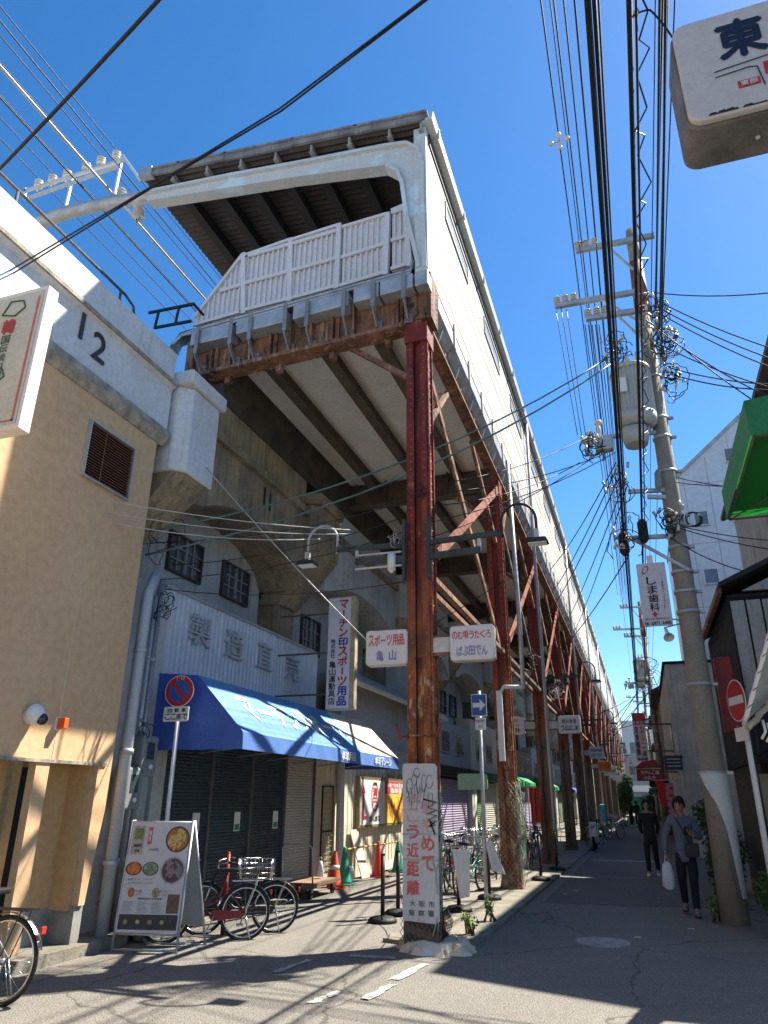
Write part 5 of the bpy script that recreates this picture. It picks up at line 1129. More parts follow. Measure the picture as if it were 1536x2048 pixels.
for k, (a, b) in enumerate([((820, 1000), (320, 1085)), ((820, 1030), (345, 1130)), ((820, 1060), (300, 1160)), ((825, 1160), (330, 1178)), ((1010, 1160), (640, 1350))]):
    p, q_ = on(*a, 1, 9.5), on(*b, 0, -6.5); wire('service_cable', [p, q_], .007, cable_m, 'thin black cable between the nearest column and the corrugated shop', 'cable', 'thin cables from the column to the shops', .15)
for k, (a, b, yb) in enumerate([((1238, 925), (1108, 1180), 22.3), ((1243, 945), (1090, 1240), 22.3), ((1250, 960), (1130, 1250), 28.7), ((1255, 970), (1150, 1260), 35), ((1232, 925), (1100, 1140), 22.3), ((1258, 1110), (1120, 1300), 28)]):
    span(a, 12.6, b, 1, yb, .012, cable_m, 'black cable fanning from the utility pole down to the columns', .15, 'black cables fanning from the pole to the columns')
for k, (a, b) in enumerate([((1307, 585), (1620, 575)), ((1312, 600), (1640, 725)), ((1312, 612), (1640, 750)), ((1317, 625), (1640, 770)), ((1292, 640), (1540, 795)), ((1322, 690), (1640, 800)), ((1337, 735), (1640, 770)), ((1332, 745), (1600, 780)), ((1312, 650), (1600, 860))]):
    span(a, 12.7, b, 1, 10.5, .012, cable_m, 'black cable from the pole coil to the houses off the right edge', .12, 'black cables from the pole to the right edge')
for k, (a, b) in enumerate([((1350, 1050), (1640, 1085)), ((1355, 1055), (1640, 1110)), ((1340, 1075), (1500, 1145)), ((1352, 955), (1640, 985)), ((1352, 965), (1640, 965))]):
    span(a, 12.7, b, 1, 12, .009, cable_m, 'thin cable crossing in front of the white panelled building', .08, 'thin cables across the white building')
for k in range(9):
    rg = random.Random(k + 40); p = V((.9, 44.8, rg.uniform(6, 10))); q_ = V((rg.choice([-2.5, 1.3, -2.4]), 44.8 + rg.uniform(-12, 12), rg.uniform(4.5, 6))); wire('service_cable', [p, q_], .02, cable_m, 'distant cable fanning from the second utility pole', 'cable', 'distant cables of the second pole', .2)
for k, (px, py) in enumerate([(1112, 622), (1122, 615), (1133, 618)]):
    p = on(px, py, 1, 12.75); wire('drop_line', [p, on(1155 + 8 * k, 870, 1, 12.7)], .008, cable_m, 'thin wire dropping from the long crossarm to the switch box', 'wire', 'wires dropping to the switch box', .02)
for k in range(5):
    p = on(1170 + 7 * k, 650, 1, 12.75); wire('power_line', [p, (p.x + .1, 44.8, 12.6)], .01, cable_m, 'thin line leaving the lower crossarm for the second pole', 'power line', 'lines between the lower crossarms', .4)

def coil(c, r, label, n=5, seed=1, tilt=.3):
    rg = random.Random(seed); root = empty('cable_coil', c, label, 'cable')
    for k in range(n):
        rr = r * (1 + .05 * math.sin(k * 2)); m = MB(); m.tube([(c[0] + rr * math.cos(a) + .01 * k, c[1] + tilt * rr * math.sin(a) + .012 * k, c[2] + rr * 1.15 * math.sin(a)) for a in [2 * math.pi * j / 22 for j in range(23)]], .0085, 5); m.build('turn', cable_m, root)
    for a in (.5, 2.4, 4.2): q_ = V((c[0] + r * math.cos(a), c[1] + tilt * r * math.sin(a), c[2] + r * 1.15 * math.sin(a))); MB().tube([q_ - V((.0, .03, 0)), q_ + V((.05, .07, 0))], .024, 6).build('tie', cable_w, root)
coil((1.36, 12.7, 10.0), .17, 'neat tied cable coil right of the near pole, upper one', 6, 1); coil((1.33, 12.7, 9.15), .14, 'neat tied cable coil right of the transformer', 5, 2); coil((1.3, 12.7, 6.2), .12, 'small tied cable coil on the pole in front of the white building', 5, 3)
for k, (dx, z, lb) in enumerate(((.2, 9.55, 'slim grey cable closure strapped right of the near pole'), (.22, 10.35, 'upper slim grey cable closure strapped to the near pole'), (-.2, 7.0, 'slim grey cable closure left of the near pole under the transformer'))):
    m = MB(); m.tube([(PX + dx, 12.7, z - .2), (PX + dx, 12.7, z - .14), (PX + dx + .02, 12.7, z + .14), (PX + dx + .02, 12.7, z + .2)], [.02, .06, .06, .02], 10); tag(m.build('cable_closure', mat('closure_grey', (.25, .26, .26), .6), None, loc=(PX + dx, 12.7, z)), lb, 'closure')
# ================================================================== signs on the columns
def rbox(parent, x0, x1, z0, z1, y0, y1, mt, name='case', r=.05, bevel=.008):
    m = MB(); m.prism(rrect(x0, x1, z0, z1, r), 1, y0, y1); return m.build(name, mt, parent, bevel=bevel)
sgn_face = mat('sign_face_white', (.66, .64, .66), .4, (.6, .58, .6), amt=.5, scale=4, bump=0, spots=(.5, .45, .36), spot_scale=6, spot_thr=.74)
def column_sign(xa, xb, z0, z1, y, label, texts, face=None, side=1):
    r = empty('column_sign', ((xa + xb) / 2, y, z0), label, 'sign', 'small lightboxes fixed to the rusty columns')
    rbox(r, xa, xb, z0, z1, y, y + .14, sign_edge); rbox(r, xa + .012, xb - .012, z0 + .012, z1 - .012, y - .012, y, face or sgn_face, 'face', .045, 0)
    if texts: letters_by = {}
    for (s_, m_, fz, fh, fw, kw) in texts:
        letters(r, m_, [(s_, ((xa + xb) / 2, y - .016, z0 + (z1 - z0) * fz), XU, ZU, (xb - xa) * fw, (z1 - z0) * fh, kw)])
    xe, xc = (xa, CX0 + .16) if side > 0 else (xb, CX0 - .16)
    for zz in (z0 + .12, z1 - .12): MB().box(min(xe, xc), max(xe, xc), y + .05, y + .09, zz - .02, zz + .02).build('bracket', rust_b, r)
    MB().box(min(xe, xc), max(xe, xc), y + .03, y + .11, (z0 + z1) / 2 - .1, (z0 + z1) / 2 + .1).build('junction_box', sign_edge, r)
    return r
a, b = on(731, 1262, 1, 9.4), on(815, 1328, 1, 9.4)
column_sign(a.x, b.x, b.z, a.z, 9.42, 'rounded sports goods lightbox left of the nearest rusty column', [('スポーツ用品', paint_rf, .7, .3, .86, dict(bold=.03)), ('亀山', paint_bf, .27, .28, .6, dict(bold=.03, gap=.45))], side=-1)
a, b = on(898, 1252, 1, 9.4), on(990, 1318, 1, 9.4)
column_sign(a.x, b.x, b.z, a.z, 9.42, 'rounded bar lightbox right of the nearest rusty column', [('のむ唄うたくろ', paint_rf, .72, .22, .88, dict(bold=.02)), ('ばぶ田でん', paint_bf, .27, .26, .7, dict(bold=.025))])
C2 = CY0 + 2 * BAY - .2
column_sign(-2.18, -1.55, 3.45, 3.95, C2, 'white lightbox with brush writing right of the third rusty column', [('炭火本池', paint_k, .68, .24, .66, {}), ('つるはし家', paint_k, .3, .28, .8, {})])
column_sign(-3.75, -3.15, 3.45, 3.95, C2, 'white lightbox left of the third rusty column, half hidden by the second', [('洋酒と', paint_k, .78, .14, .5, dict(bold=.0)), ('スナック', paint_k, .52, .14, .5, dict(bold=.0)), ('土井', paint_k, .22, .24, .6, {})], side=-1)
for i, (ci, nm, fc, tx) in enumerate([(4, 'pale blue lightbox on the fifth rusty column', None, [('居酒屋鶴橋', paint_b, .7, .22, .8, {}), ('さかえや', paint_b, .3, .26, .75, {})]), (5, 'orange lightbox on the sixth rusty column', mat('orange_face', (.75, .17, .02), .45, bump=0), [('スナック', rust_o, .5, .3, .8, {})]),
        (6, 'first small white lightbox beyond the orange one', None, [('喫茶軽食', paint_k, .5, .3, .8, {})]), (7, 'second small white lightbox beyond the orange one', None, [('お好み焼', paint_k, .5, .3, .8, {})]), (8, 'third small white lightbox beyond the orange one', None, [('焼肉', paint_k, .5, .3, .5, {})]), (9, 'fourth and farthest small white lightbox on the columns', None, [('酒場', paint_k, .5, .3, .5, {})])]):
    column_sign(-2.18, -1.55 + .03 * i, 3.1 if ci != 4 else 3.4, 3.6 if ci != 4 else 3.9, CY0 + ci * BAY - .2, nm, tx, fc)
# tall vertical sign of the sports shop
a, b, c, d = on(659, 1196, 1, 13), on(706, 1198, 1, 13), on(693, 1422, 1, 13), on(649, 1420, 1, 13)
xa, xb, zt, zb = (a.x + d.x) / 2, (b.x + c.x) / 2, a.z, d.z
vs_ = empty('vertical_sign', (xa, 13, zb), 'tall vertical sports goods lightbox hanging above the sunlit awning', 'sign')
MB().box(xa, xb + .1, 13.0, 13.16, zb, zt).build('case', mat('aged_case', (.5, .4, .26), .7, (.3, .24, .16), amt=.9, scale=5), vs_, bevel=.008)
MB().box(xa + .015, xb, 12.99, 13.0, zb + .02, zt - .02).build('face', sgn_face, vs_)
w_ = xb - xa; xr_ = xa + w_ * .7; xl_ = xa + w_ * .27; H_ = zt - zb; n_ = 12
main = 'マーチン印スポーツ用品'; cell = (H_ - .12) / len(main)
mr_, mb_ = MB(), MB()
for k, ch in enumerate(main):
    tgt = mb_ if ch in '印用品' else mr_; zc = zt - .06 - cell * (k + .5)
    if ch == 'ー': tgt.box(xr_ - .016, xr_ + .016, 12.985, 12.99, zc - cell * .36, zc + cell * .36)
    else: put(tgt, ch, (xr_, 12.986, zc), XU, ZU, w_ * .38, cell * .88, .035)
mr_.build('lettering', paint_r, vs_); mb_.build('lettering', paint_b, vs_)
letters(vs_, paint_k, [('株式会社', (xl_, 12.986, zt - H_ * .47), XU, ZU, w_ * .2, H_ * .17, dict(vert=True)), ('亀山運動具店', (xl_, 12.986, zt - H_ * .77), XU, ZU, w_ * .28, H_ * .38, dict(vert=True))])
for z in (zb + .3, zb + 1.1, zt - .3): MB().bar((xa, 13.08, z), (-6.7, 13.08, z), .03, .03).build('bracket', rust_d, vs_)

# ------------------------------------------------------------------ warning board strapped to the nearest column
bx0, bx1, bz0, bz1, byf = -2.89, -2.44, .30, 2.07, 9.27
wbd = empty('warning_board', (-2.66, byf, bz0), 'tall white police board with red writing and black graffiti strapped to the nearest column', 'sign')
m = MB(); m.prism([(bx0, bz0 + .02), (bx1 - .06, bz0), (bx1, bz0 + .03), (bx1, bz1 - .04), (bx1 - .03, bz1), (bx0 + .02, bz1 + .005), (bx0, bz1 - .02)], 1, byf, byf + .02)
m.build('board', mat('chalky_board', (.56, .57, .58), .7, (.47, .48, .5), amt=.8, scale=3, bump=.05, spots=(.36, .33, .28), spot_scale=4.5, spot_thr=.68, streak=(.4, .38, .34), streak_amt=.35), wbd)
for x in (bx0 + .01, bx1 - .05): MB().box(x, x + .03, byf + .021, byf + .05, 0.0, bz1 - .1).build('post', mat('old_batten', (.12, .1, .08), .9), wbd)
def bp(fx, fy): return V((bx0 + (bx1 - bx0) * fx, byf - .002, bz1 - (bz1 - bz0) * fy))
m1, m2, m3 = MB(), MB(), MB()
for ch, fy in zip('歩こう近距離', (.235, .34, .445, .56, .675, .79)): put(m2 if fy < .4 else m1, ch, bp(.29, fy), XU, ZU, .15, .15, .035)
for ch, fy in zip('車やめて', (.29, .40, .515, .64)): put(m2 if fy < .45 else m1, ch, bp(.71, fy), XU, ZU, .155, .16, .035)
m1.build('lettering', paint_rf, wbd); m2.build('lettering', mat('worn_red_lettering', (.5, .25, .25), .7, (.56, .45, .44), amt=.8, scale=14, bump=0), wbd)
for k, ch in enumerate('大阪市'): put(m3, ch, bp(.27 + .26 * k, .885), XU, ZU, .075, .062, .02)
for k, ch in enumerate('警察署'): put(m3, ch, bp(.25 + .26 * k, .94), XU, ZU, .075, .062, .02)
m3.build('lettering', mat('worn_black_lettering', (.06, .06, .07), .7, (.2, .2, .2), amt=.7, scale=12, bump=0), wbd)
m = MB()
def stroke(mb, pts, r, fx0=0, fy0=0, dy=0):
    P = [bp(x, y) - V((0, .004 + dy, 0)) for x, y in pts]; mb.tube(P, r, 4)
for k, (cx_, cy_, rx, ry) in enumerate([(.2, .15, .09, .05), (.34, .11, .07, .04), (.62, .13, .06, .06), (.78, .12, .1, .045), (.46, .14, .05, .06), (.42, .06, .09, .03)]):
    stroke(m, [(cx_ + rx * math.cos(a), cy_ + ry * math.sin(a)) for a in [j * .6 for j in range(10)]], .0028, dy=.001 * k)
for k in range(6): stroke(m, [(.14 + .1 * k, .16), (.18 + .09 * k, .2), (.2 + .07 * k, .26 + .04 * (k % 2))], .0024, dy=.001 * k)
stroke(m, [(.74, .2), (.86, .2), (.86, .28), (.74, .28), (.74, .2)], .0024)
m.build('thin_graffiti', mat('marker_ink', (.05, .06, .07), .6), wbd)
m = MB(); zz = [(.6, .235), (.98, .255), (.72, .29), (.99, .305), (.7, .33), (.97, .34), (.73, .37), (.95, .375), (.75, .41), (.93, .4), (.78, .375), (.92, .46)]
stroke(m, zz, .009, dy=.004); m.build('thick_graffiti', paint_k, wbd)
for k, fy in enumerate((.46, .62)): MB().tube([bp(-.03, fy) - V((0, .006, 0)), bp(1.03, fy) - V((0, .006, 0)), bp(1.05, fy) + V((0, .25, 0))], .004, 5).build('strap', cable_w, wbd)
MB().box(bx0, bx1, 9.3, 9.37, .12, .3).build('lower_batten', mat('old_batten', (.12, .1, .08), .9), wbd)

# ------------------------------------------------------------------ arched lamps on the columns
def lamp(side, ci, label, proto=None):
    yc = CY0 + BAY * ci - .26; sx = side
    r = empty('arched_lamp', (CX0, yc, 5), label, 'street lamp', 'arched lamps on the rusty columns')
    x0 = CX0 + sx * .16; xa = CX0 + sx * 1.22
    arm_m = mat('green_black_arm', (.05, .075, .065), .7, (.03, .035, .035), amt=.9, scale=6)
    MB().bar((x0, yc, 5.03), (xa, yc, 5.06), .06, .07).build('arm', arm_m, r)
    MB().bar((x0, yc, 4.82), (CX0 + sx * .92, yc, 4.85), .06, .09).build('arm', arm_m, r); MB().bar((CX0 + sx * .9, yc, 4.83), (CX0 + sx * .9, yc, 5.05), .05, .03).build('spacer', galv, r)
    P = [(xa, yc, 5.0)] + [(xa + sx * (.235 - .235 * math.cos(a)), yc, 5.22 + .24 * math.sin(a)) for a in [math.pi * k / 12 for k in range(13)]] + [(xa + sx * .47, yc, 5.05)]
    MB().tube(P, .02, 8).build('gooseneck', galv if sx < 0 else black_m, r)
    hx = xa + sx * .47; m = MB(); m.prism([(hx - .15, 4.86), (hx + .15, 4.86), (hx + .12, 4.92), (hx - .12, 4.92)], 1, yc - .1, yc + .1); h = m.build('lamp_head', black_m, r, bevel=.006)
    MB().box(hx - .12, hx + .12, yc - .08, yc + .08, 4.848, 4.859).build('lens', white_p, h); MB().box(hx - .03, hx + .03, yc - .04, yc + .04, 4.921, 5.06).build('driver', galv, r)
    m = MB(); m.box(x0, x0 + sx * .04, yc - .05, yc + .05, 4.5, 5.4); m.build('mounting_post', arm_m, r)
    return r
lr = lamp(1, 0, 'black arched lamp right of the nearest rusty column'); ll = lamp(-1, 0, 'pale arched lamp left of the nearest rusty column')
m = MB(); yc = CY0 - .3; m.cyl((-3.05, yc, 4.66), (-3.05, yc, 4.9), .06, 12); m.tube([(-3.05, yc, 4.66), (-3.05, yc, 4.62)], [.05, .02], 12); m.build('photo_cell', white_p, ll)
for z in (4.72, 4.92): MB().bar((-3.6, yc, z), (-2.9, yc, z), .025, .025).build('thin_arm', galv, ll)
loopw((-3.0, 9.3, 5.15), .12, 8, cable_w, 'pale knot of wires above the photo cell of the left lamp', seed=51, wr=.006)
loopw((-2.62, 9.3, 5.85), .13, 8, cable_m, 'black wire knot strapped across the nearest rusty column', seed=52, wr=.008)
loopw((-2.0, 15.7, 4.4), .2, 10, cable_m, 'wire knot on the drain pipe beside the second rusty column', seed=53, wr=.008)
loopw((-2.1, 22.1, 4.7), .25, 10, cable_w, 'pale wire coils on the third rusty column', seed=54, wr=.01)
for ci in (2, 4, 6, 8, 10): dup(lr, (CX0, CY0 + BAY * ci - .26, 5), 'black arched lamp on the ' + ORD[ci] + ' rusty column')
# pipe stack on the second column
ps = empty('white_pipe_box', (-2.3, 15.6, 3), 'white square pipe with an elbow fixed to the second rusty column', 'pipe'); y_ = CY0 + BAY - .3
MB().tube([(-2.25, y_, 9.2), (-2.2, y_, 5.5), (-2.2, y_, 3.85)], .05, 8).build('tube', galv, ps); MB().tube([(-2.2, y_, 3.88), (-2.62, y_, 3.9), (-2.68, y_, 3.8)], .045, 8).build('elbow', white_p, ps); MB().box(-2.78, -2.66, y_ - .05, y_ + .05, 2.4, 3.82).build('duct', white_p, ps)
for k, cz in enumerate((3.9, 2.25)):   # small red claws on the first column
    pass
rc = empty('red_bracket', (-2.66, 9.5, 2.5), 'pair of small red steel claws clamped on the nearest column above the board', 'bracket')
for s in (-1, 1): MB().tube([(CX0 + s * .15, 9.38, 2.42), (CX0 + s * .24, 9.32, 2.4), (CX0 + s * .3, 9.3, 2.56)], .018, 6).build('claw', mat('red_oxide', (.3, .05, .03), .7), rc)
MB().box(CX0 - .18, CX0 + .18, 9.37, 9.385, 2.41, 2.435).build('band', rust_b, rc)

# ------------------------------------------------------------------ road signs
def disc(mb, c, nrm, r, r2=0, n=36, dz=0):
    c = V(c); nrm = V(nrm).normalized(); u = V((0, 0, 1)).cross(nrm).normalized(); v = nrm.cross(u); c = c + nrm * dz
    if r2: mb.add([c + (u * math.cos(a) + v * math.sin(a)) * q for q in (r, r2) for a in [2 * math.pi * k / n for k in range(n)]], [(k, (k + 1) % n, n + (k + 1) % n, n + k) for k in range(n)])
    else: mb.add([c + (u * math.cos(a) + v * math.sin(a)) * r for a in [2 * math.pi * k / n for k in range(n)]], [tuple(range(n))])
sign_red, sign_blue = mat('sign_red', (.48, .015, .02), .4, bump=0), mat('sign_blue', (.015, .1, .35), .4, bump=0)
sign_white = mat('sign_white', (.75, .75, .73), .4, amt=.3, bump=0)
c = on(358, 1382, 1, 8.85); np_ = empty('no_parking_sign', (c.x, 8.9, .1), 'round red and blue no parking sign on a white pole before the blue awning', 'road sign')
ft = on(331, 1660, 1, 8.9); MB().tube([(c.x, 8.9, .05), (c.x, 8.9, c.z + .2)], .03, 10).build('pole', sign_white, np_)
nrm = V((.12, -1, 0)).normalized(); cc = V((c.x, 8.865, c.z)); rr = .218
m = MB(); m.tube([cc - nrm * .0 , cc - nrm * -.006], rr, 36); m.build('disc', sign_white, np_)
m = MB(); disc(m, cc, nrm, rr * .96, rr * .7, dz=.008); 
u = V((0, 0, 1)).cross(nrm).normalized(); v = V((0, 0, 1)); d = (u * -.68 + v * .74).normalized() if u.x > 0 else (u * .68 + v * .74).normalized(); e = nrm.cross(d)
q = [cc + nrm * .009 + d * (rr * .72 * s1) + e * (.026 * s2) for s1, s2 in ((-1, -1), (1, -1), (1, 1), (-1, 1))]; m.add(q, [(0, 1, 2, 3)]); m.build('red_ring', sign_red, np_)
m = MB(); disc(m, cc, nrm, rr * .7, dz=.0072); m.build('blue_field', sign_blue, np_)
UX = u if u.x > 0 else -u
letters(np_, sign_white, [('7-22', cc + nrm * .012 + V((0, 0, rr * .83)), UX, ZU, .13, .04, dict(bold=.01))])
pz = on(353, 1428, 1, 8.85).z; m = MB(); m.prism(rrect(c.x - .21, c.x + .19, pz - .1, pz + .1, .02), 1, 8.85, 8.862); pl_ = m.build('sub_plate', sign_white, np_)
letters(np_, paint_k, [('自動車', (c.x, 8.847, pz + .05), XU, ZU, .33, .055, dict(gap=.35)), ('ここまで', (c.x, 8.847, pz - .035), XU, ZU, .36, .075)])
# one way sign
p = on(955, 1410, 1, 12.85); ow = empty('one_way_sign', (-2.66, 12.9, .05), 'square blue one way sign with white arrow on a pole behind the nearest column', 'road sign')
xs_ = p.x + .02; MB().tube([(-2.62, 12.93, .04), (xs_, 12.93, p.z + .25)], .032, 10).build('pole', galv, ow)
zc = p.z; wd_ = .125; MB().box(xs_ - wd_ - .01, xs_ + wd_ + .01, 12.875, 12.885, zc - .19, zc + .19).build('panel', sign_white, ow); m = MB(); m.box(xs_ - wd_, xs_ + wd_, 12.868, 12.875, zc - .175, zc + .175); m.build('blue_field', sign_blue, ow)
m = MB(); m.add([(xs_ + dx, 12.865, zc + dz) for dx, dz in ((-.11, -.04), (.015, -.04), (.015, -.105), (.115, 0), (.015, .105), (.015, .04), (-.11, .04))], [tuple(range(7))]); m.build('arrow', sign_white, ow)
MB().box(xs_ - .075, xs_ + .105, 12.875, 12.885, zc - .42, zc - .21).build('sub_plate', sign_white, ow); letters(ow, paint_k, [('自転車を', (xs_ + .015, 12.87, zc - .27), XU, ZU, .16, .055, dict(bold=0)), ('除く', (xs_ + .015, 12.87, zc - .36), XU, ZU, .09, .055, dict(bold=0))])
# no entry sign
c = on(1474, 1400, 1, 11.3); ne = empty('no_entry_sign', (c.x, 11.35, 0), 'red and white no entry disc seen edge-on on a white pole at the right', 'road sign')
MB().tube([(c.x + .06, 11.4, 0), (c.x + .06, 11.4, c.z + .1)], .038, 10).build('pole', sign_white, ne)
nrm = V((-.95, -.3, 0)).normalized(); rr = .285; cc = V((c.x, 11.35, c.z)); m = MB(); m.tube([cc, cc + nrm * .008], rr, 36); m.build('disc', sign_white, ne)
m = MB(); disc(m, cc, nrm, rr * .95, dz=.010); m.build('red_field', sign_red, ne)
u = V((0, 0, 1)).cross(nrm).normalized(); q = [cc + nrm * .013 + u * (rr * .8 * a) + ZU * (.055 * b) for a, b in ((-1, -1), (1, -1), (1, 1), (-1, 1))]; m = MB(); m.add(q, [(0, 1, 2, 3)]); m.build('white_bar', sign_white, ne)
q = [cc + nrm * .01 + u * (.2 * a) + ZU * (-.45 + .09 * b) for a, b in ((-1, -1), (1, -1), (1, 1), (-1, 1))]; m = MB(); m.add(q, [(0, 1, 2, 3)]); m.add([p_ - nrm * .012 for p_ in q], [(3, 2, 1, 0)]); m.build('sub_plate', white_p, ne)

# ------------------------------------------------------------------ signs down the right side of the street
ks = empty('restaurant_sign', (.05, 28, 2.9), 'tall pink and red vertical restaurant sign hung over the street', 'sign')
x0, x1, z0, z1 = -.16, .24, 2.95, 4.58; MB().box(x0, x1, 28, 28.15, z0, z1).build('case', mat('pink_face', (.85, .66, .64), .45, amt=.2, bump=0), ks); MB().box(x0, x1, 27.99, 28.0, z1 - .4, z1).build('red_header', sign_red, ks)
letters(ks, sign_white, [('KIRIN', (.04, 27.985, z1 - .33), XU, ZU, .34, .09)]); letters(ks, paint_r, [('ちゃんこ', (x1 - .11, 27.985, z1 - .75), XU, ZU, .13, .6, dict(vert=True))])
letters(ks, paint_k, [('一品', (x1 - .11, 27.985, z1 - 1.27), XU, ZU, .13, .4, dict(vert=True)), ('定食麺類', (x0 + .1, 27.985, z1 - .95), XU, ZU, .13, 1.0, dict(vert=True)), ('味自慢', (.04, 27.985, z0 + .08), XU, ZU, .34, .1)])
MB().bar((x1, 28.07, 4.2), (1.15, 28.3, 4.2), .05, .05).build('bracket', rust_d, ks); MB().bar((x1, 28.07, 3.3), (1.15, 28.3, 3.3), .05, .05).build('bracket', rust_d, ks)
kr = empty('red_canopy_sign', (.2, 28, 2.3), 'dark red canopy shaped restaurant sign below the tall pink one', 'sign')
cr_m = mat('crimson_panel', (.3, .012, .03), .5, amt=.4)
m = MB(); m.prism([(-.26, 2.72), (.62, 2.76), (.4, 2.98), (.0, 2.92)], 1, 27.6, 28.2); m.build('roof', cr_m, kr); m = MB(); m.box(-.22, .6, 27.8, 27.9, 2.3, 2.72); m.build('panel', cr_m, kr)
MB().box(-.22, .6, 27.79, 27.799, 2.69, 2.71).build('white_line', sign_white, kr); letters(kr, sign_white, [('ちゃんこ鍋', (.22, 27.79, 2.58), XU, ZU, .6, .13), ('みたや', (.2, 27.79, 2.41), XU, ZU, .4, .12)])
MB().bar((.6, 27.85, 2.6), (1.15, 28, 2.6), .05, .05).build('bracket', rust_d, kr)
rb = empty('red_banner', (.55, 26, 1.5), 'red cloth banner hanging under the dark red canopy sign', 'banner'); m = MB(); m.add([(.33, 27.2, 2.3), (.62, 27.2, 2.3), (.75, 27.2, 1.75), (.6, 27.2, 1.45), (.42, 27.2, 1.6), (.4, 27.2, 2.0)], [tuple(range(6))]); m.add([(.33, 27.22, 2.3), (.62, 27.22, 2.3), (.75, 27.22, 1.75), (.6, 27.22, 1.45), (.42, 27.22, 1.6), (.4, 27.22, 2.0)], [tuple(range(6))[::-1]]); m.build('cloth', mat('bright_red_cloth', (.55, .01, .01), .6), rb)
MB().tube([(.3, 27.21, 2.31), (1.15, 27.21, 2.33)], .015, 6).build('rod', galv, rb)
pb_ = empty('patterned_banner', (.7, 26.2, .6), 'dark red patterned banner beside the walking man', 'banner'); MB().box(.62, .86, 26.2, 26.22, 1.1, 2.2).build('cloth', mat('patterned_cloth', (.3, .02, .06), .7, (.5, .3, .35), amt=.9, scale=9), pb_); MB().tube([(.88, 26.21, 0), (.88, 26.21, 2.3)], .015, 6).build('pole', galv, pb_)
sbx = empty('striped_box', (1.0, 24, 2.6), 'dark outdoor box with pale blue slats beyond the grey house corner', 'box'); MB().box(.66, 1.15, 24.6, 25, 2.55, 2.95).build('case', black_m, sbx); m = MB()
for k in range(3): m.box(.72, 1.1, 24.59, 24.6, 2.63 + .1 * k, 2.67 + .1 * k)
m.build('slats', mat('pale_blue_slats', (.3, .42, .55), .5), sbx); MB().box(1.0, 1.2, 24.9, 27, 2.9, 2.96).build('arm', dark_m, sbx)
hn = empty('horn_speaker', (.9, 12.9, 4.4), 'grey horn loudspeaker under the dental sign', 'loudspeaker'); m = MB(); a_ = on(1330, 1255, 1, 13); b2 = on(1338, 1275, 1, 12.8); m.tube([a_, a_.lerp(b2, .6), b2], [.02, .035, .09], 12, cap=False); m.build('horn', white_p, hn); MB().bar(a_, (PX - .1, 12.95, a_.z + .05), .02, .02).build('arm', galv, hn)

# ------------------------------------------------------------------ menu A-board
mb0 = empty('menu_board', (-5.6, 8.3, 0), 'white A-frame menu board with food pictures standing in front of the shutters', 'menu board')
BL, BR = on(222, 1905, 2, 0), on(352, 1908, 2, 0); TLp, TRp = on(267, 1640, 1, BL.y + .3), on(388, 1633, 1, BR.y + .3)
u = (BR - BL).normalized(); TLp = BL + V((-.0, .3, 0)) + V((0, 0, TLp.z)); TLp.x = on(267, 1640, 1, BL.y + .3).x; TRp.z = TLp.z
wv = (TLp - BL); wd_ = (BR - BL).length; ht_ = wv.length
def fp(a, b, off=0):
    p = BL.lerp(BR, a).lerp(TLp.lerp(TRp, a), b); n_ = (BR - BL).cross(TLp - BL).normalized(); 
    if n_.y > 0: n_ = -n_
    return p + n_ * off
uu = (fp(1, .5) - fp(0, .5)).normalized(); vv = (fp(.5, 1) - fp(.5, 0)).normalized()
for a in (0, 1): MB().tube([fp(a, 0), fp(a, 1)], .016, 6).build('front_leg', galv, mb0)
BK = V((0, .62, 0))
for a in (0, 1): MB().tube([BL.lerp(BR, a) + BK, TLp.lerp(TRp, a) + V((0, .03, 0))], .016, 6).build('rear_leg', galv, mb0)
for q in (0.02, .13, .985): MB().tube([fp(0, q), fp(1, q)], .014, 6).build('cross_rail', galv, mb0)
MB().tube([BL + BK, BR + BK], .012, 6).build('cross_rail', galv, mb0)
def fq(mb, a0, a1, b0, b1, off): mb.add([fp(a0, b0, off), fp(a1, b0, off), fp(a1, b1, off), fp(a0, b1, off)], [(0, 1, 2, 3)])
m = MB(); m.add([fp(.02, .14, .0), fp(.98, .14, .0), fp(.98, .98, .0), fp(.02, .98, .0), fp(.02, .14, .02), fp(.98, .14, .02), fp(.98, .98, .02), fp(.02, .98, .02)], [(0, 3, 2, 1), (4, 5, 6, 7), (0, 1, 5, 4), (1, 2, 6, 5), (2, 3, 7, 6), (3, 0, 4, 7)]); m.build('front_panel', mat('menu_white', (.62, .6, .58), .5, amt=.3, scale=3, bump=0), mb0)
m = MB(); r0_, r1_ = BL + BK, BR + BK; T0, T1 = TLp + V((0, .03, 0)), TRp + V((0, .03, 0)); m.add([r0_.lerp(T0, .15), r1_.lerp(T1, .15), r1_.lerp(T1, .98), r0_.lerp(T0, .98)], [(0, 1, 2, 3)]); m.build('rear_panel', mat('menu_back', (.3, .33, .32), .6), mb0)
def ell(mb, a, b, ra, rb, off, n=24):
    c_ = fp(a, b, off); mb.add([c_ + uu * (ra * math.cos(t)) + vv * (rb * math.sin(t)) for t in [2 * math.pi * k / n for k in range(n)]], [tuple(range(n))])
FO = .0225
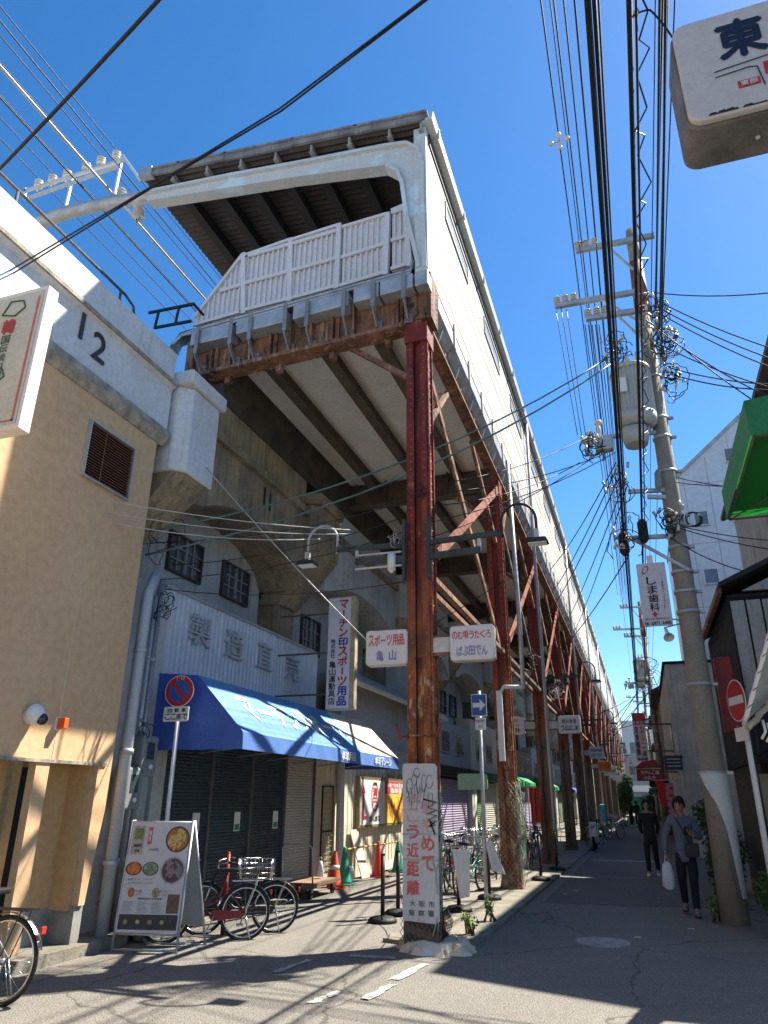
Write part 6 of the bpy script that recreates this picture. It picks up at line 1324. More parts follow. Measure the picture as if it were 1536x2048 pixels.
def dish(a, b, r, rim, food, speck, seed, rb=None):
    rb = rb or r; m = MB(); ell(m, a, b, r, rb, FO); m.build('picture_bowl', rim, mb0); m = MB(); ell(m, a, b, r * .86, rb * .86, FO + .001); m.build('picture_food', food, mb0)
    m = MB(); rg = random.Random(seed)
    for k in range(26):
        t = rg.uniform(0, 6.28); q = rg.uniform(0, .7); c_ = fp(a, b, FO + .0016 + k * .00005) + uu * (r * q * math.cos(t)) + vv * (rb * q * math.sin(t)); t2 = rg.uniform(0, 3.14); d1 = (uu * math.cos(t2) + vv * math.sin(t2)) * r * .26; d2 = (vv * math.cos(t2) - uu * math.sin(t2)) * r * .07
        m.add([c_ - d1 - d2, c_ + d1 - d2, c_ + d1 + d2, c_ - d1 + d2], [(0, 1, 2, 3)])
    m.build('picture_food', speck, mb0)
fm = lambda n, c: mat('food_' + n, c, .5, tuple(x * .6 for x in c), amt=.9, scale=30, bump=0)
dish(.79, .845, .15, fm('darkbowl', (.12, .05, .04)), fm('amber', (.5, .2, .04)), fm('noodle', (.7, .5, .16)), 1)
dish(.78, .6, .155, fm('rim', (.5, .46, .44)), fm('dark', (.1, .07, .07)), fm('meat', (.28, .22, .22)), 2)
dish(.15, .61, .1, fm('blackbowl', (.03, .03, .03)), fm('orange', (.6, .14, .03)), fm('orange2', (.7, .25, .05)), 3, .075); dish(.42, .61, .1, fm('blackbowl', (.03, .03, .03)), fm('sage', (.36, .38, .24)), fm('green', (.2, .26, .1)), 4, .075)
dish(.17, .43, .04, fm('redbowl', (.4, .05, .02)), fm('orange', (.6, .14, .03)), fm('orange2', (.7, .25, .05)), 5, .05); dish(.56, .43, .045, fm('brownbowl', (.25, .15, .06)), fm('yellow', (.55, .45, .2)), fm('green', (.2, .26, .1)), 6, .05)
m = MB(); fq(m, .04, .96, .16, .27, FO); m.build('dark_strip', fm('strip', (.05, .045, .045)), mb0)
for k in range(4): dish(.15 + .19 * k, .215, .028, fm('strip2', (.1, .1, .08)), fm('leafy', (.3, .4, .12)), [fm('salmon', (.65, .22, .1)), fm('egg', (.7, .6, .2))][k % 2], 10 + k)
m = MB(); fq(m, .76, .95, .28, .42, FO); m.build('dark_strip', fm('strip3', (.16, .1, .06)), mb0)
m = MB(); fq(m, .05, .24, .72, .95, FO); m.build('note', fm('beige', (.45, .4, .32)), mb0); m = MB(); fq(m, .08, .22, .84, .93, FO + .001); m.build('note_photo', fm('olive', (.2, .25, .08)), mb0)
m = MB(); fq(m, .3, .37, .8, .94, FO); m.build('red_stamp', paint_rf, mb0)
def ft_(s_, a, b, w, h, mt, **kw): return (s_, fp(a, b, FO + .002), uu, vv, w, h, kw)
letters(mb0, sign_white, [ft_('韓食', .335, .87, .035, .12, None, vert=True)])
letters(mb0, paint_k, [ft_('韓国料理', .15, .79, .1, .03, None), ft_('定食', .15, .75, .07, .03, None), ft_('本格韓国', .42, .76, .13, .025, None, bold=0), ft_('石焼ビビンバ 八八〇円', .28, .53, .3, .018, None, bold=0), ft_('スンドゥブチゲ 九八〇円', .28, .5, .3, .018, None, bold=0), ft_('冷麺', .28, .44, .09, .022, None, bold=0), ft_('チヂミ', .68, .44, .1, .022, None, bold=0), ft_('本日のおすすめ定食', .48, .385, .3, .02, None), ft_('七五〇円', .28, .415, .08, .015, None, bold=0), ft_('六八〇円', .68, .415, .08, .015, None, bold=0)])
m = MB(); rg = random.Random(8)
for k in range(9):
    for j in range(3):
        a0 = .06 + j * .23; b0 = .36 - k * .0095; m.add([fp(a0, b0, FO + .001), fp(a0 + rg.uniform(.1, .2), b0, FO + .001), fp(a0 + rg.uniform(.1, .2), b0 + .003, FO + .001), fp(a0, b0 + .003, FO + .001)], [(0, 1, 2, 3)])
m.build('table_rules', mat('grey_print', (.3, .3, .3), .6, bump=0), mb0)

# ------------------------------------------------------------------ bicycles
def bicycle(label, loc, rz, frame_mt, basket='front', lean=0):
    r = empty('bicycle', (0, 0, 0), label, 'bicycle', 'bicycles parked by the shops and columns'); RW = .33; WB = 1.06
    for x0 in (0, WB):
        wl = empty_part = bpy.data.objects.new('wheel', None); COL.objects.link(wl); wl.parent = r
        m = MB(); P = [(x0 + RW * math.cos(a), 0, RW + RW * math.sin(a)) for a in [2 * math.pi * k / 36 for k in range(37)]]; m.tube(P, .018, 6, cap=False); m.build('tyre', blackrub, wl)
        m = MB(); P = [(x0 + (RW - .028) * math.cos(a), 0, RW + (RW - .028) * math.sin(a)) for a in [2 * math.pi * k / 36 for k in range(37)]]; m.tube(P, .011, 5, cap=False); m.build('rim', chrome, wl)
        m = MB()
        for k in range(16): a = 2 * math.pi * k / 16; m.tube([(x0, .02 * (-1) ** k, RW), (x0 + (RW - .03) * math.cos(a), 0, RW + (RW - .03) * math.sin(a))], .0022, 3)
        m.cyl((x0, -.045, RW), (x0, .045, RW), .02, 10); m.build('spokes', chrome, wl)
        m = MB(); A0, A1 = (.25, 2.9) if x0 == 0 else (.5, 2.6); pts = [(x0 + (RW + .035) * math.cos(a), RW + (RW + .035) * math.sin(a)) for a in [A0 + (A1 - A0) * k / 14 for k in range(15)]]
        vs = []
        for (px_, pz_) in pts: vs += [(px_, -.028, pz_), (px_, 0, pz_ + .008), (px_, .028, pz_)]
        m.add(vs, [(3 * i + j, 3 * i + 1 + j, 3 * i + 4 + j, 3 * i + 3 + j) for i in range(14) for j in (0, 1)]); m.build('fender', chrome, r)
    bb_ = (.42, 0, .3); seat = (.28, 0, .8); head = (.88, 0, .82); hb = (.93, 0, .66)
    m = MB(); m.tube([seat, bb_], .016, 8); m.tube([bb_, (.6, 0, .34), (.8, 0, .5), hb], .019, 8); m.tube([(.38, 0, .45), (.62, 0, .47), hb], .012, 8)
    for s in (-1, 1): m.tube([bb_, (0, s * .06, RW)], .011, 6); m.tube([(.31, 0, .7), (0, s * .06, RW)], .009, 6)
    m.tube([head, hb], .02, 8); m.build('frame', frame_mt, r)
    m = MB()
    for s in (-1, 1): m.tube([hb, (.97, s * .05, .6), (WB, s * .05, RW)], .012, 6)
    m.build('fork', chrome, r)
    m = MB(); m.tube([head, (.86, 0, .93)], .012, 8); m.tube([(.62, -.26, .96), (.74, -.25, .97), (.86, -.12, .95), (.87, 0, .93), (.86, .12, .95), (.74, .25, .97), (.62, .26, .96)], .011, 8); m.build('handlebar', chrome, r)
    for s in (-1, 1): MB().tube([(.62, s * .26, .96), (.73, s * .25, .97)], .017, 8).build('grip', blackrub, r)
    m = MB(); m.prism([(.12, -.09), (.2, -.1), (.42, -.025), (.44, 0), (.42, .025), (.2, .1), (.12, .09)], 2, .83, .88); m.build('saddle', blackrub, r, bevel=.015); MB().tube([(.28, 0, .7), (.27, 0, .84)], .012, 8).build('seat_post', chrome, r)
    m = MB()
    for k in range(5): m.bar((-.22, -.07 + .035 * k, .72), (.2, -.07 + .035 * k, .72), .008, .008)
    for s in (-1, 1): m.bar((-.15, s * .07, .72), (0, s * .07, RW), .008, .008)
    m.bar((-.22, -.07, .72), (-.22, .07, .72), .008, .008); m.build('rear_rack', chrome if basket != 'black' else black_m, r)
    m = MB(); m.box(-.36, -.34, -.03, .03, .54, .6); m.build('reflector', red_p, r, bevel=.005)
    m = MB(); m.prism([(.02, .3), (.05, .36), (.44, .37), (.49, .3), (.44, .24), (.05, .27)], 1, .05, .065); m.build('chain_guard', frame_mt, r)
    m = MB(); m.tube([bb_, (.42, .09, .3), (.5, .09, .14)], .009, 5); m.tube([bb_, (.42, -.09, .3), (.34, -.09, .46)], .009, 5); m.box(.45, .55, .09, .17, .125, .15); m.box(.29, .39, -.17, -.09, .45, .475); m.build('crank', chrome, r)
    m = MB(); m.tube([(.0, .06, RW), (-.08, .1, .02), (-.08, -.1, .02), (0, -.06, RW)], .009, 5); m.build('stand', chrome, r)
    if basket:
        bx_ = (.98, 1.34, .72, .98) if basket != 'rear' else (-.36, .12, .74, 1.0); x0, x1, z0, z1 = bx_; m = MB()
        for k in range(9):
            t = k / 8; y = -.17 + .34 * t; x = x0 + (x1 - x0) * t
            m.tube([(x0 + .03, y * .8, z0), (x0, y, z1)], .003, 3); m.tube([(x1 - .03, y * .8, z0), (x1, y, z1)], .003, 3); m.tube([(x, -.14, z0), (x, -.18, z1)], .003, 3); m.tube([(x, .14, z0), (x, .18, z1)], .003, 3); m.tube([(x, -.14, z0), (x, .14, z0)], .003, 3)
        for k in range(5):
            z = z0 + (z1 - z0) * k / 4; e = .17 * (.82 + .18 * k / 4); m.tube([(x0, -e, z), (x1, -e, z), (x1, e, z), (x0, e, z), (x0, -e, z)], .004 if k == 4 else .003, 3)
        m.build('basket', chrome if basket != 'black' else black_m, r)
    r.location = loc; r.rotation_euler = (R(lean), 0, rz); return r
fr_red = mat('frame_red', (.22, .015, .02), .35, bump=0); fr_blk = mat('frame_black', (.02, .02, .025), .35, bump=0); fr_sil = mat('frame_silver', (.4, .42, .44), .35, bump=0); fr_grn = mat('frame_teal', (.03, .3, .26), .4, bump=0); fr_blu = mat('frame_blue', (.05, .12, .3), .4, bump=0)
bk1 = bicycle('dark red bicycle with wire basket behind the menu board', (-4.98, 9.25, 0), R(214), fr_red, 'rear', 2)
bk2 = bicycle('black bicycle standing just behind the dark red one', (-4.86, 9.85, 0), R(210), fr_blk, None, -3)
bk0 = bicycle('bicycle cut by the left frame edge, rear wheel and black rack showing', (-5.42, 5.78, 0), R(184), fr_sil, 'black', 1)
bk1.scale = (.92,) * 3; bk2.scale = (.9,) * 3
rg = random.Random(77)
kinds = {}
spots = [(-3.35, 14.2, 80, 'green'), (-3.75, 14.8, 95, 'black'), (-4.1, 14.4, 70, 'silver'), (-3.3, 17.5, 100, 'black'), (-3.7, 18.0, 85, 'green'), (-4.15, 17.4, 75, 'blue'), (-3.3, 19.4, 78, 'black'), (-3.7, 20.6, 95, 'silver'), (-3.35, 23.9, 88, 'black'), (-3.8, 24.5, 70, 'green'), (-3.3, 27.4, 95, 'silver'), (-2.95, 30.5, 85, 'blue'), (-1.85, 37.5, 60, 'silver'), (-1.95, 33.4, 250, 'black'), (-2.0, 43.2, 80, 'silver')]
kp = {'green': (fr_grn, 'front'), 'black': (fr_blk, 'black'), 'silver': (fr_sil, 'front'), 'blue': (fr_blu, 'front')}
lab = ['teal bicycle nearest behind the one way sign pole', 'black bicycle just left of the nearest teal one', 'silver bicycle at the left of the first parked row', 'black bicycle beside the second rusty column', 'teal bicycle left of the second rusty column', 'blue bicycle furthest left beyond the second column', 'black bicycle between the second and third columns', 'silver bicycle between the second and third columns', 'black bicycle beyond the third rusty column', 'teal bicycle beyond the third rusty column', 'silver bicycle near the fourth rusty column', 'blue bicycle beyond the fourth rusty column', 'silver bicycle leaning out to the lane under the orange lightbox', 'black bicycle at the kerb by the fifth column', 'farthest silver bicycle at the kerb']
for i, (x, y, a, k) in enumerate(spots):
    if k not in kinds:
        o_ = bicycle(lab[i], (x, y, .045), R(a), kp[k][0], kp[k][1], 2); kinds[k] = o_
    else: dup(kinds[k], (x, y, .045 if x < -2.1 else 0), lab[i], rz=R(a))

# ------------------------------------------------------------------ cones, bars, bollards, cart
def cone(loc, mt, label, h=.68, bands=True, r=.17):
    q = empty('traffic_cone', loc, label, 'traffic cone', 'traffic cones in front of the cream wall'); x, y, z = loc
    MB().prism(rrect(x - r - .04, x + r + .04, y - r - .04, y + r + .04, .04), 2, z, z + .03).build('base', mt, q)
    MB().tube([(x, y, z + .03), (x, y, z + .08), (x, y, z + h - .03), (x, y, z + h)], [r * .95, r * .82, .035, .02], 18).build('body', mt, q)
    if bands:
        for t0, t1 in ((.5, .62),): MB().tube([(x, y, z + h * t0), (x, y, z + h * t1)], [r * .82 + (.035 - r * .82) * (t0 - .11) / .85 + .004, r * .82 + (.035 - r * .82) * (t1 - .11) / .85 + .004], 18).build('band', sign_white, q)
    return q
def gp(px, py): p = on(px, py, 2, 0); return (p.x, p.y, 0)
c1 = gp(663, 1768); cone((-6.05, 14.85, 0), orange_p, 'orange traffic cone with a white band beside the cart'); cone((-6.1, 15.5, 0), green_p, 'green cone just right of the orange cone', .72, False)
cone((-6.0, 17.35, 0), red_p, 'dark red cone under the food poster', .75, False); cone((-5.95, 18.7, 0), green_p, 'green cone half hidden behind the warning board', .72, False)
for (a, b, lb) in [((-6.1, 15.5), (-6.0, 17.35), 'yellow and black bar between the left green cone and the red cone'), ((-6.0, 17.35), (-5.95, 18.7), 'yellow and black bar between the red cone and the right green cone')]:
    r_ = empty('cone_bar', (a[0], a[1], .66), lb, 'barrier bar', 'striped bars linking the cones')
    A_, B2 = V((*a, .66)), V((*b, .68)); n = 13
    for k in range(n): MB().tube([A_.lerp(B2, k / n), A_.lerp(B2, (k + 1) / n)], .019, 7).build('stripe', mat('bar_yellow', (.75, .42, .03), .5, bump=0) if k % 2 else black_m, r_)
def bollard(loc, label, h=.88):
    x, y, z = loc; r_ = empty('bollard', loc, label, 'bollard', 'dark posts on round rubber feet')
    MB().tube([(x, y, z), (x, y, z + .04), (x, y, z + .07), (x, y, z + .09)], [.21, .21, .17, .06], 20).build('foot', blackrub, r_); m = MB(); m.tube([(x, y, z + .08), (x, y, z + h)], .032, 10); m.build('post', mat('brown_black_post', (.03, .02, .018), .5), r_)
    MB().cyl((x, y, z + h - .0), (x, y, z + h + .02), .036, 10).build('cap', blackrub, r_); return r_
b0 = bollard(gp(765, 1845), 'nearer dark post left of the warning board'); p_ = gp(796, 1830)
dup(b0, p_, 'second dark post left of the warning board, just behind the nearer'); dup(b0, (-2.95, 12.4, .045), 'dark post right of the warning board with a white bag'); dup(b0, (-2.78, 14.0, .045), 'dark post with white bag right of the one way pole')
dup(b0, (-2.35, 17.6, .045), 'dark post by the kerb beyond the second rusty column'); dup(b0, (-2.3, 20.3, .045), 'farthest dark post by the kerb')
cn = empty('post_chain', p_, 'thin dark chain sagging from the second post to the warning board', 'chain')
A_, B2 = V((p_[0], p_[1], .8)), V((-2.9, 9.5, .5))
for k in range(26): t = k / 26; q = A_.lerp(B2, t) - V((0, 0, 4 * .32 * t * (1 - t))); q2 = A_.lerp(B2, t + .03) - V((0, 0, 4 * .32 * (t + .03) * (.97 - t))); MB().bar(q, q2, .018 if k % 2 else .006, .006 if k % 2 else .018).build('link', black_m, cn)
def bag(loc, label, s=1, seed=1, flatx=.35):
    rg = random.Random(seed); x, y, z = loc; m = MB(); m.smooth = True; n = 12; vs = []; prof = [(.03, 0), (.09, -.06), (.12, -.2), (.15, -.38), (.13, -.5), (.06, -.56)]
    for r_, dz in prof:
        for k in range(n): a = 2 * math.pi * k / n; q = r_ * s * rg.uniform(.8, 1.15); vs.append((x + q * math.cos(a), y + q * flatx * math.sin(a), z + dz * s))
    fs = [(j * n + k, j * n + (k + 1) % n, (j + 1) * n + (k + 1) % n, (j + 1) * n + k) for j in range(len(prof) - 1) for k in range(n)] + [tuple(range((len(prof) - 1) * n, len(prof) * n))[::-1]]
    m.add(vs, fs); m.tube([(x - .03, y, z - .02), (x - .02, y, z + .1 * s), (x + .02, y, z + .1 * s), (x + .03, y, z - .02)], .006, 5)
    o_ = m.build('plastic_bag', mat('white_bag', (.72, .72, .74), .45, amt=.3, scale=8), None, loc=loc); return tag(o_, label, 'bag')
def sheet(x, y, z, pts, label, ang):
    m = MB(); m.smooth = True; rg = random.Random(int(z * 100)); n = len(pts); u_ = V((math.cos(ang), math.sin(ang), 0)); nn = V((-u_.y, u_.x, 0)); rows = 9; vs = []
    for k in range(rows + 1):
        t = k / rows
        for j in range(9):
            s_ = j / 8; a0 = pts[0][0] + (pts[3][0] - pts[0][0]) * t; a1 = pts[1][0] + (pts[2][0] - pts[1][0]) * t; zz = (pts[0][1] + (pts[3][1] - pts[0][1]) * t) * (1 - s_) + (pts[1][1] + (pts[2][1] - pts[1][1]) * t) * s_
            vs.append(V((x, y, z + zz)) + u_ * (a0 + (a1 - a0) * s_) + nn * (.02 * math.sin(s_ * 11 + t * 2) * (.4 + t) + rg.uniform(-.004, .004)))
    f = [(k * 9 + j, k * 9 + j + 1, k * 9 + 10 + j, k * 9 + 9 + j) for k in range(rows) for j in range(8)]; m.add(vs, f)
    o_ = m.build('hanging_sheet', mat('white_bag', (.72, .72, .74), .45, amt=.3, scale=8), None, loc=(x, y, z)); return tag(o_, label, 'sheet')
sheet(-2.95, 12.3, .92, [(-.06, 0), (.22, .0), (.2, -.66), (.04, -.7)], 'white plastic sheet hung over the post right of the warning board', .2)
sheet(-2.72, 13.9, .95, [(-.08, .02), (.05, .0), (.26, -.5), (.02, -.44)], 'white triangular sheet hanging right of the one way pole', .1)
ct = empty('platform_cart', (-5.95, 13.7, 0), 'low hand cart with tubular handle in front of the sunlit shutter', 'cart')
MB().box(-6.35, -5.7, 13.0, 14.3, .2, .25).build('deck', mat('cart_deck', (.3, .2, .13), .8, (.2, .13, .09), amt=.8, scale=5), ct); MB().box(-6.38, -5.67, 12.97, 13.0, .18, .27).build('bumper', rust_b, ct)
m = MB(); m.tube([(-6.32, 13.05, .25), (-6.32, 12.98, .82), (-6.26, 12.97, .88), (-5.79, 12.97, .88), (-5.73, 12.98, .82), (-5.73, 13.05, .25)], .015, 8); m.build('handle', galv, ct)
for x in (-6.25, -5.8):
    for y in (13.15, 14.15): m = MB(); m.cyl((x - .02, y, .08), (x + .02, y, .08), .08, 14); m.build('wheel', blackrub, ct)
    for y in (13.15, 14.15): MB().box(x - .03, x + .03, y - .03, y + .03, .1, .2).build('caster_fork', galv, ct)
bl2 = bag((-6.0, 14.0, .8), 'crumpled grey bag lying on the hand cart', .5, 9, 1.0); bl2.location.z = .56
# leaning board by the cream wall
lb_ = MB(); lb_.add([(-6.1, 16.6, .0), (-6.1, 17.1, .0), (-6.38, 17.0, 1.0), (-6.38, 16.5, 1.0), (-6.12, 16.6, .0), (-6.12, 17.1, .0), (-6.4, 17.0, 1.0), (-6.4, 16.5, 1.0)], [(0, 1, 2, 3), (7, 6, 5, 4), (0, 4, 5, 1), (1, 5, 6, 2), (2, 6, 7, 3), (3, 7, 4, 0)]); tag(lb_.build('leaning_board', mat('paper_board', (.6, .57, .5), .8), None, loc=(-6.2, 16.8, 0)), 'pale board leaning against the cream wall behind the red cone', 'board')
# red post beside bicycle
rp = MB(); rp.cyl((-5.42, 9.5, 0), (-5.42, 9.5, .95), .028, 12); rp.ball((-5.42, 9.5, .95), .028, 10, 6); tag(rp.build('red_post', mat('red_post_paint', (.3, .02, .015), .5), None, loc=(-5.42, 9.5, 0)), 'dark red upright post between the menu board and the bicycle saddle', 'post')

# ------------------------------------------------------------------ wire mesh and net on the columns
def mesh_wrap(yc, z0, z1, mt, label, pitch=.09, r=.004, w=.25, d=.25, name='wire_mesh'):
    per = [(CX0 - w, yc - d), (CX0 + w, yc - d), (CX0 + w, yc + d)]; L1 = 2 * w; L = 2 * w + 2 * d
    def at(s_):
        s_ = max(0, min(L, s_)); 
        return (CX0 - w + s_, yc - d) if s_ < L1 else (CX0 + w, yc - d + (s_ - L1))
    m = MB(); hh = z1 - z0; k = -int(hh / pitch) - 1
    while k * pitch < L + hh:
        for sg in (1, -1):
            s0 = k * pitch; pts = []
            for j in range(14):
                t = j / 13; s_ = (s0 + sg * hh * t * .75) if sg > 0 else (s0 + hh - hh * t * .75)
                if 0 <= s_ <= L: x, y = at(s_); bulge = .03 * math.sin(s_ * 5 + t * 6); pts.append((x + (bulge if s_ > L1 else 0), y - (abs(bulge) if s_ < L1 else 0), z0 + hh * t))
            if len(pts) > 1: m.tube(pts, r, 3, cap=False)
        k += 1
    o_ = m.build(name, mt, None, loc=(CX0, yc, z0)); return tag(o_, label, 'wire mesh')
mesh_wrap(CY0 + BAY, .05, 2.0, mat('mesh_wire', (.4, .4, .37), .5, metal=.5, bump=0), 'diamond wire mesh wrapped round the foot of the second rusty column')
mesh_wrap(CY0, .1, .42, black_m, 'dark wire mesh under the warning board at the nearest column', .06)
net_g = mat('green_net', (.2, .34, .24), .7, (.42, .5, .38), amt=.8, scale=10, bump=0)
def net(loc, h, label, seed, n=26, wdt=.12):
    rg = random.Random(seed); root = empty('green_net', loc, label, 'net'); m = MB(); x, y, z = loc
    for k in range(n):
        P = []; xx = x + rg.uniform(-wdt, wdt); yy = y + rg.uniform(-.1, .1); zz = z + h * rg.uniform(.5, 1); zl = z + rg.uniform(0, h * .4)
        for j in range(9): P.append((xx + rg.uniform(-.04, .04), yy + rg.uniform(-.04, .04), zz + (zl - zz) * j / 8))
        m.tube(P, rg.uniform(.003, .007), 4)
    m.build('tangled_cord', net_g, root); return root
net((-2.47, 9.36, .12), 1.8, 'frayed green net hanging down the right side of the nearest column', 1, 24, .05); net((-2.45, 15.8, .05), 2.0, 'frayed green net on the right side of the second column', 2, 24, .07)
net((-2.45, 22.1, .05), 1.6, 'green net scraps on the third column', 3, 14)
m = MB(); rg = random.Random(12)
for (x0, y0, x1, y1) in [(-2.26, 10.6, -2.2, 11.5), (-2.27, 12.0, -2.21, 13.3), (-3.3, 9.87, -2.9, 9.9)]: patch(m, [(x0, y0), (x1, y0), (x1 + .03, y1), (x0 + .04, y1)], z=.053, jag=.02, n=6)
struct(m.build('green_tape', mat('green_tape', (.1, .32, .24), .7, (.26, .3, .22), amt=.8, scale=7)))
# weeds, pots and the covered scooter in the left corner
for i, (x, y, s_, lb) in enumerate([(-2.3, 11.6, .2, 'tall thin weed at the foot of the one way sign'), (-2.35, 10.4, .14, 'low weed right of the nearest column footing'), (-2.9, 11.0, .12, 'low yellow green weed behind the warning board')]):
    bush('weed', (x, y, .045), (.12, .2, s_), 110, .03, lb, 'weed', leaf_l, 60 + i, clumps=4)
sp_ = empty('spiky_plant', (-6.05, 8.75, 0), 'spiky palm-like plant in a pot beside the menu board', 'potted plant')
px0, py0 = -6.08, 8.72; MB().tube([(px0, py0, .02), (px0, py0, .3)], [.12, .17], 14).build('pot', mat('grey_pot', (.3, .29, .27), .8), sp_)
m = MB(); rg = random.Random(21)
for k in range(60):
    a = rg.uniform(0, 6.28); l_ = rg.uniform(.25, .5); up_ = rg.uniform(-.1, 1.0); c_ = V((px0, py0, rg.uniform(.75, 1.0))); d = V((math.cos(a), math.sin(a), up_)).normalized(); s_ = d.cross(V((0, 0, 1))).normalized() * .014
    tip = c_ + d * l_ - V((0, 0, .1 * l_ * 2)); md = c_ + d * l_ * .5
    m.add([c_ - s_, c_ + s_, md + s_ * 1.4, md - s_ * 1.4, tip], [(0, 1, 2, 3), (3, 2, 4)])
m.build('leaves', mat('blue_green_leaf', (.06, .12, .06), .5, (.1, .17, .08), amt=.9, scale=10, bump=0), sp_); MB().tube([(px0, py0, .3), (px0 + .02, py0, .85)], .03, 7).build('stem', mat('stem_brown', (.09, .06, .035), .9), sp_)
bush('flower_pot_plant', (-6.02, 8.35, .12), (.14, .14, .16), 160, .035, 'small pale-flowered plant in the corner left of the menu board', 'potted plant', mat('pale_leaf', (.3, .38, .2), .6, (.12, .2, .06), amt=.9, scale=14, bump=0), 71, clumps=4)
cv = empty('covered_scooter', (-6.35, 8.9, 0), 'blue covered lump behind the small plants at the wall', 'cover'); m = MB(); m.smooth = True
m.ball((-6.3, 8.95, .66), .2, 12, 8, (.9, 1.2, .6)); m.ball((-6.32, 8.98, .4), .24, 12, 8, (.8, 1.1, .9)); m.build('sheet', mat('blue_sheet', (.03, .1, .2), .45, (.05, .2, .35), amt=.9, scale=4, bump=.3), cv); MB().box(-6.5, -6.15, 8.8, 9.2, 0, .3).build('crate', dark_m, cv)
# cloth banners by the far shops
for i, (px, py0_, py1_, yv, mt, lb) in enumerate([(1070, 1575, 1645, 21.5, mat('red_cloth', (.4, .05, .03), .7, (.3, .05, .03), amt=.6), 'red cloth hanging between the second and third columns'), (1010, 1530, 1575, 22, white_p, 'pale hanging cloth left of the red one')]):
    a, b = on(px, py0_, 1, yv), on(px, py1_, 1, yv); m = MB(); n = 8
    vs = [(a.x - .15 + .3 * k / n, yv + .03 * math.sin(k * 1.7), z) for z in (a.z, b.z) for k in range(n + 1)]; vs += [(x, y + .01, z) for x, y, z in vs]; m.add(vs[:18], [(k, k + 1, n + 2 + k, n + 1 + k) for k in range(n)]); m.tube([(a.x - .2, yv, a.z + .02), (a.x + .2, yv, a.z + .02)], .012, 5); m.tube([(a.x - .2, yv, a.z + .02), (a.x - .2, yv, .045)], .012, 5)
    tag(m.build('hanging_cloth', mt, None, loc=(a.x, yv, b.z)), lb, 'cloth')
tag(MB().prism(rrect(-4.7, -3.9, 1.9, 2.3, .05), 1, 20.0, 20.04).build('green_shop_flag', mat('pale_green_panel', (.3, .5, .38), .7), None, loc=(-4.3, 20, 1.9)), 'pale green awning board left of the third column', 'board')
# blue tarp and white scooter further on
cs2 = empty('white_scooter', (-2.0, 29.6, 0), 'white moped parked at the kerb by the fourth column', 'moped')
for y in (29.2, 30.3): m = MB(); P = [(-1.95, y + .22 * math.cos(a), .22 + .22 * math.sin(a)) for a in [2 * math.pi * k / 20 for k in range(21)]]; m.tube(P, .045, 7, cap=False); m.build('wheel', blackrub, cs2)
m = MB(); m.prism([(29.2, .45), (29.35, .95), (29.45, .95), (29.5, .4), (29.9, .35), (30.1, .75), (30.5, .75), (30.5, .45), (29.9, .22), (29.45, .25)], 0, -2.08, -1.82); m.build('body', white_p, cs2, bevel=.03); MB().tube([(-2.2, 29.45, 1.0), (-1.7, 29.45, 1.0)], .02, 6).build('handlebar', black_m, cs2); MB().box(-2.06, -1.84, 29.95, 30.5, .76, .84).build('seat', blackrub, cs2, bevel=.02)
m = MB(); m.ball((-1.95, 29.25, .82), .07, 10, 6); m.build('headlight', chrome, cs2)
m = MB(); m.box(-2.25, -1.95, 40.0, 40.8, 0, 1.5); tag(m.build('blue_tarpaulin', mat('tarp_blue', (.05, .3, .45), .5, (.1, .4, .5), amt=.8, scale=3), None, bevel=.06, loc=(-2.1, 40.4, 0)), 'light blue tarpaulin bundle standing at the kerb far down the columns', 'tarpaulin')
for i, (x, y, lb) in enumerate([(-.35, 11.2, 'scrap of paper on the asphalt'), (.35, 12.2, 'white litter scrap near the pole'), (-1.7, 15.6, 'flattened white scrap at the kerb'), (-1.55, 16.2, 'second white scrap at the kerb')]):
    m = MB(); patch(m, [(x, y), (x + .09, y + .02), (x + .08, y + .08), (x, y + .06)], z=.012, n=2); tag(m.build('litter', white_p, None, loc=(x, y, 0)), lb, 'litter')
# ================================================================== people
def skin(name, pts, edges, mt, parent, sub=2, smooth=True):
    """pts: [(x,y,z,r)], grown with a Skin modifier and frozen to a mesh"""
    me = bpy.data.meshes.new('tmp'); me.from_pydata([p[:3] for p in pts], edges, []); ob = bpy.data.objects.new('tmp', me); COL.objects.link(ob)
    ob.modifiers.new('s', 'SKIN'); sv = me.skin_vertices[0].data
    for i, p in enumerate(pts):
        rr = p[3] if isinstance(p[3], tuple) else (p[3], p[3]); sv[i].radius = rr; sv[i].use_root = (i == 0)
    sb = ob.modifiers.new('u', 'SUBSURF'); sb.levels = sub; sb.render_levels = sub
    dg = bpy.context.evaluated_depsgraph_get(); out = bpy.data.meshes.new_from_object(ob.evaluated_get(dg)); bpy.data.objects.remove(ob)
    vs = [tuple(v.co) for v in out.vertices]; fs = [list(p.vertices) for p in out.polygons]; bpy.data.meshes.remove(out)
    m = MB(); m.smooth = True; m.add(vs, fs)
    if name is None: return m
    return m.build(name, mt, parent)
skin_m = mat('skin', (.42, .24, .16), .55, (.38, .2, .13), amt=.5, scale=14, bump=0); hair_m = mat('black_hair', (.012, .01, .009), .6, amt=.5, scale=40, bump=.4, bscale=160)
def chain(P, E, pts, frm=None):
    i0 = len(P)
    for k, p in enumerate(pts): P.append(p); 
    for k in range(len(pts) - 1): E.append((i0 + k, i0 + k + 1))
    if frm is not None: E.append((frm, i0))
    return len(P) - 1
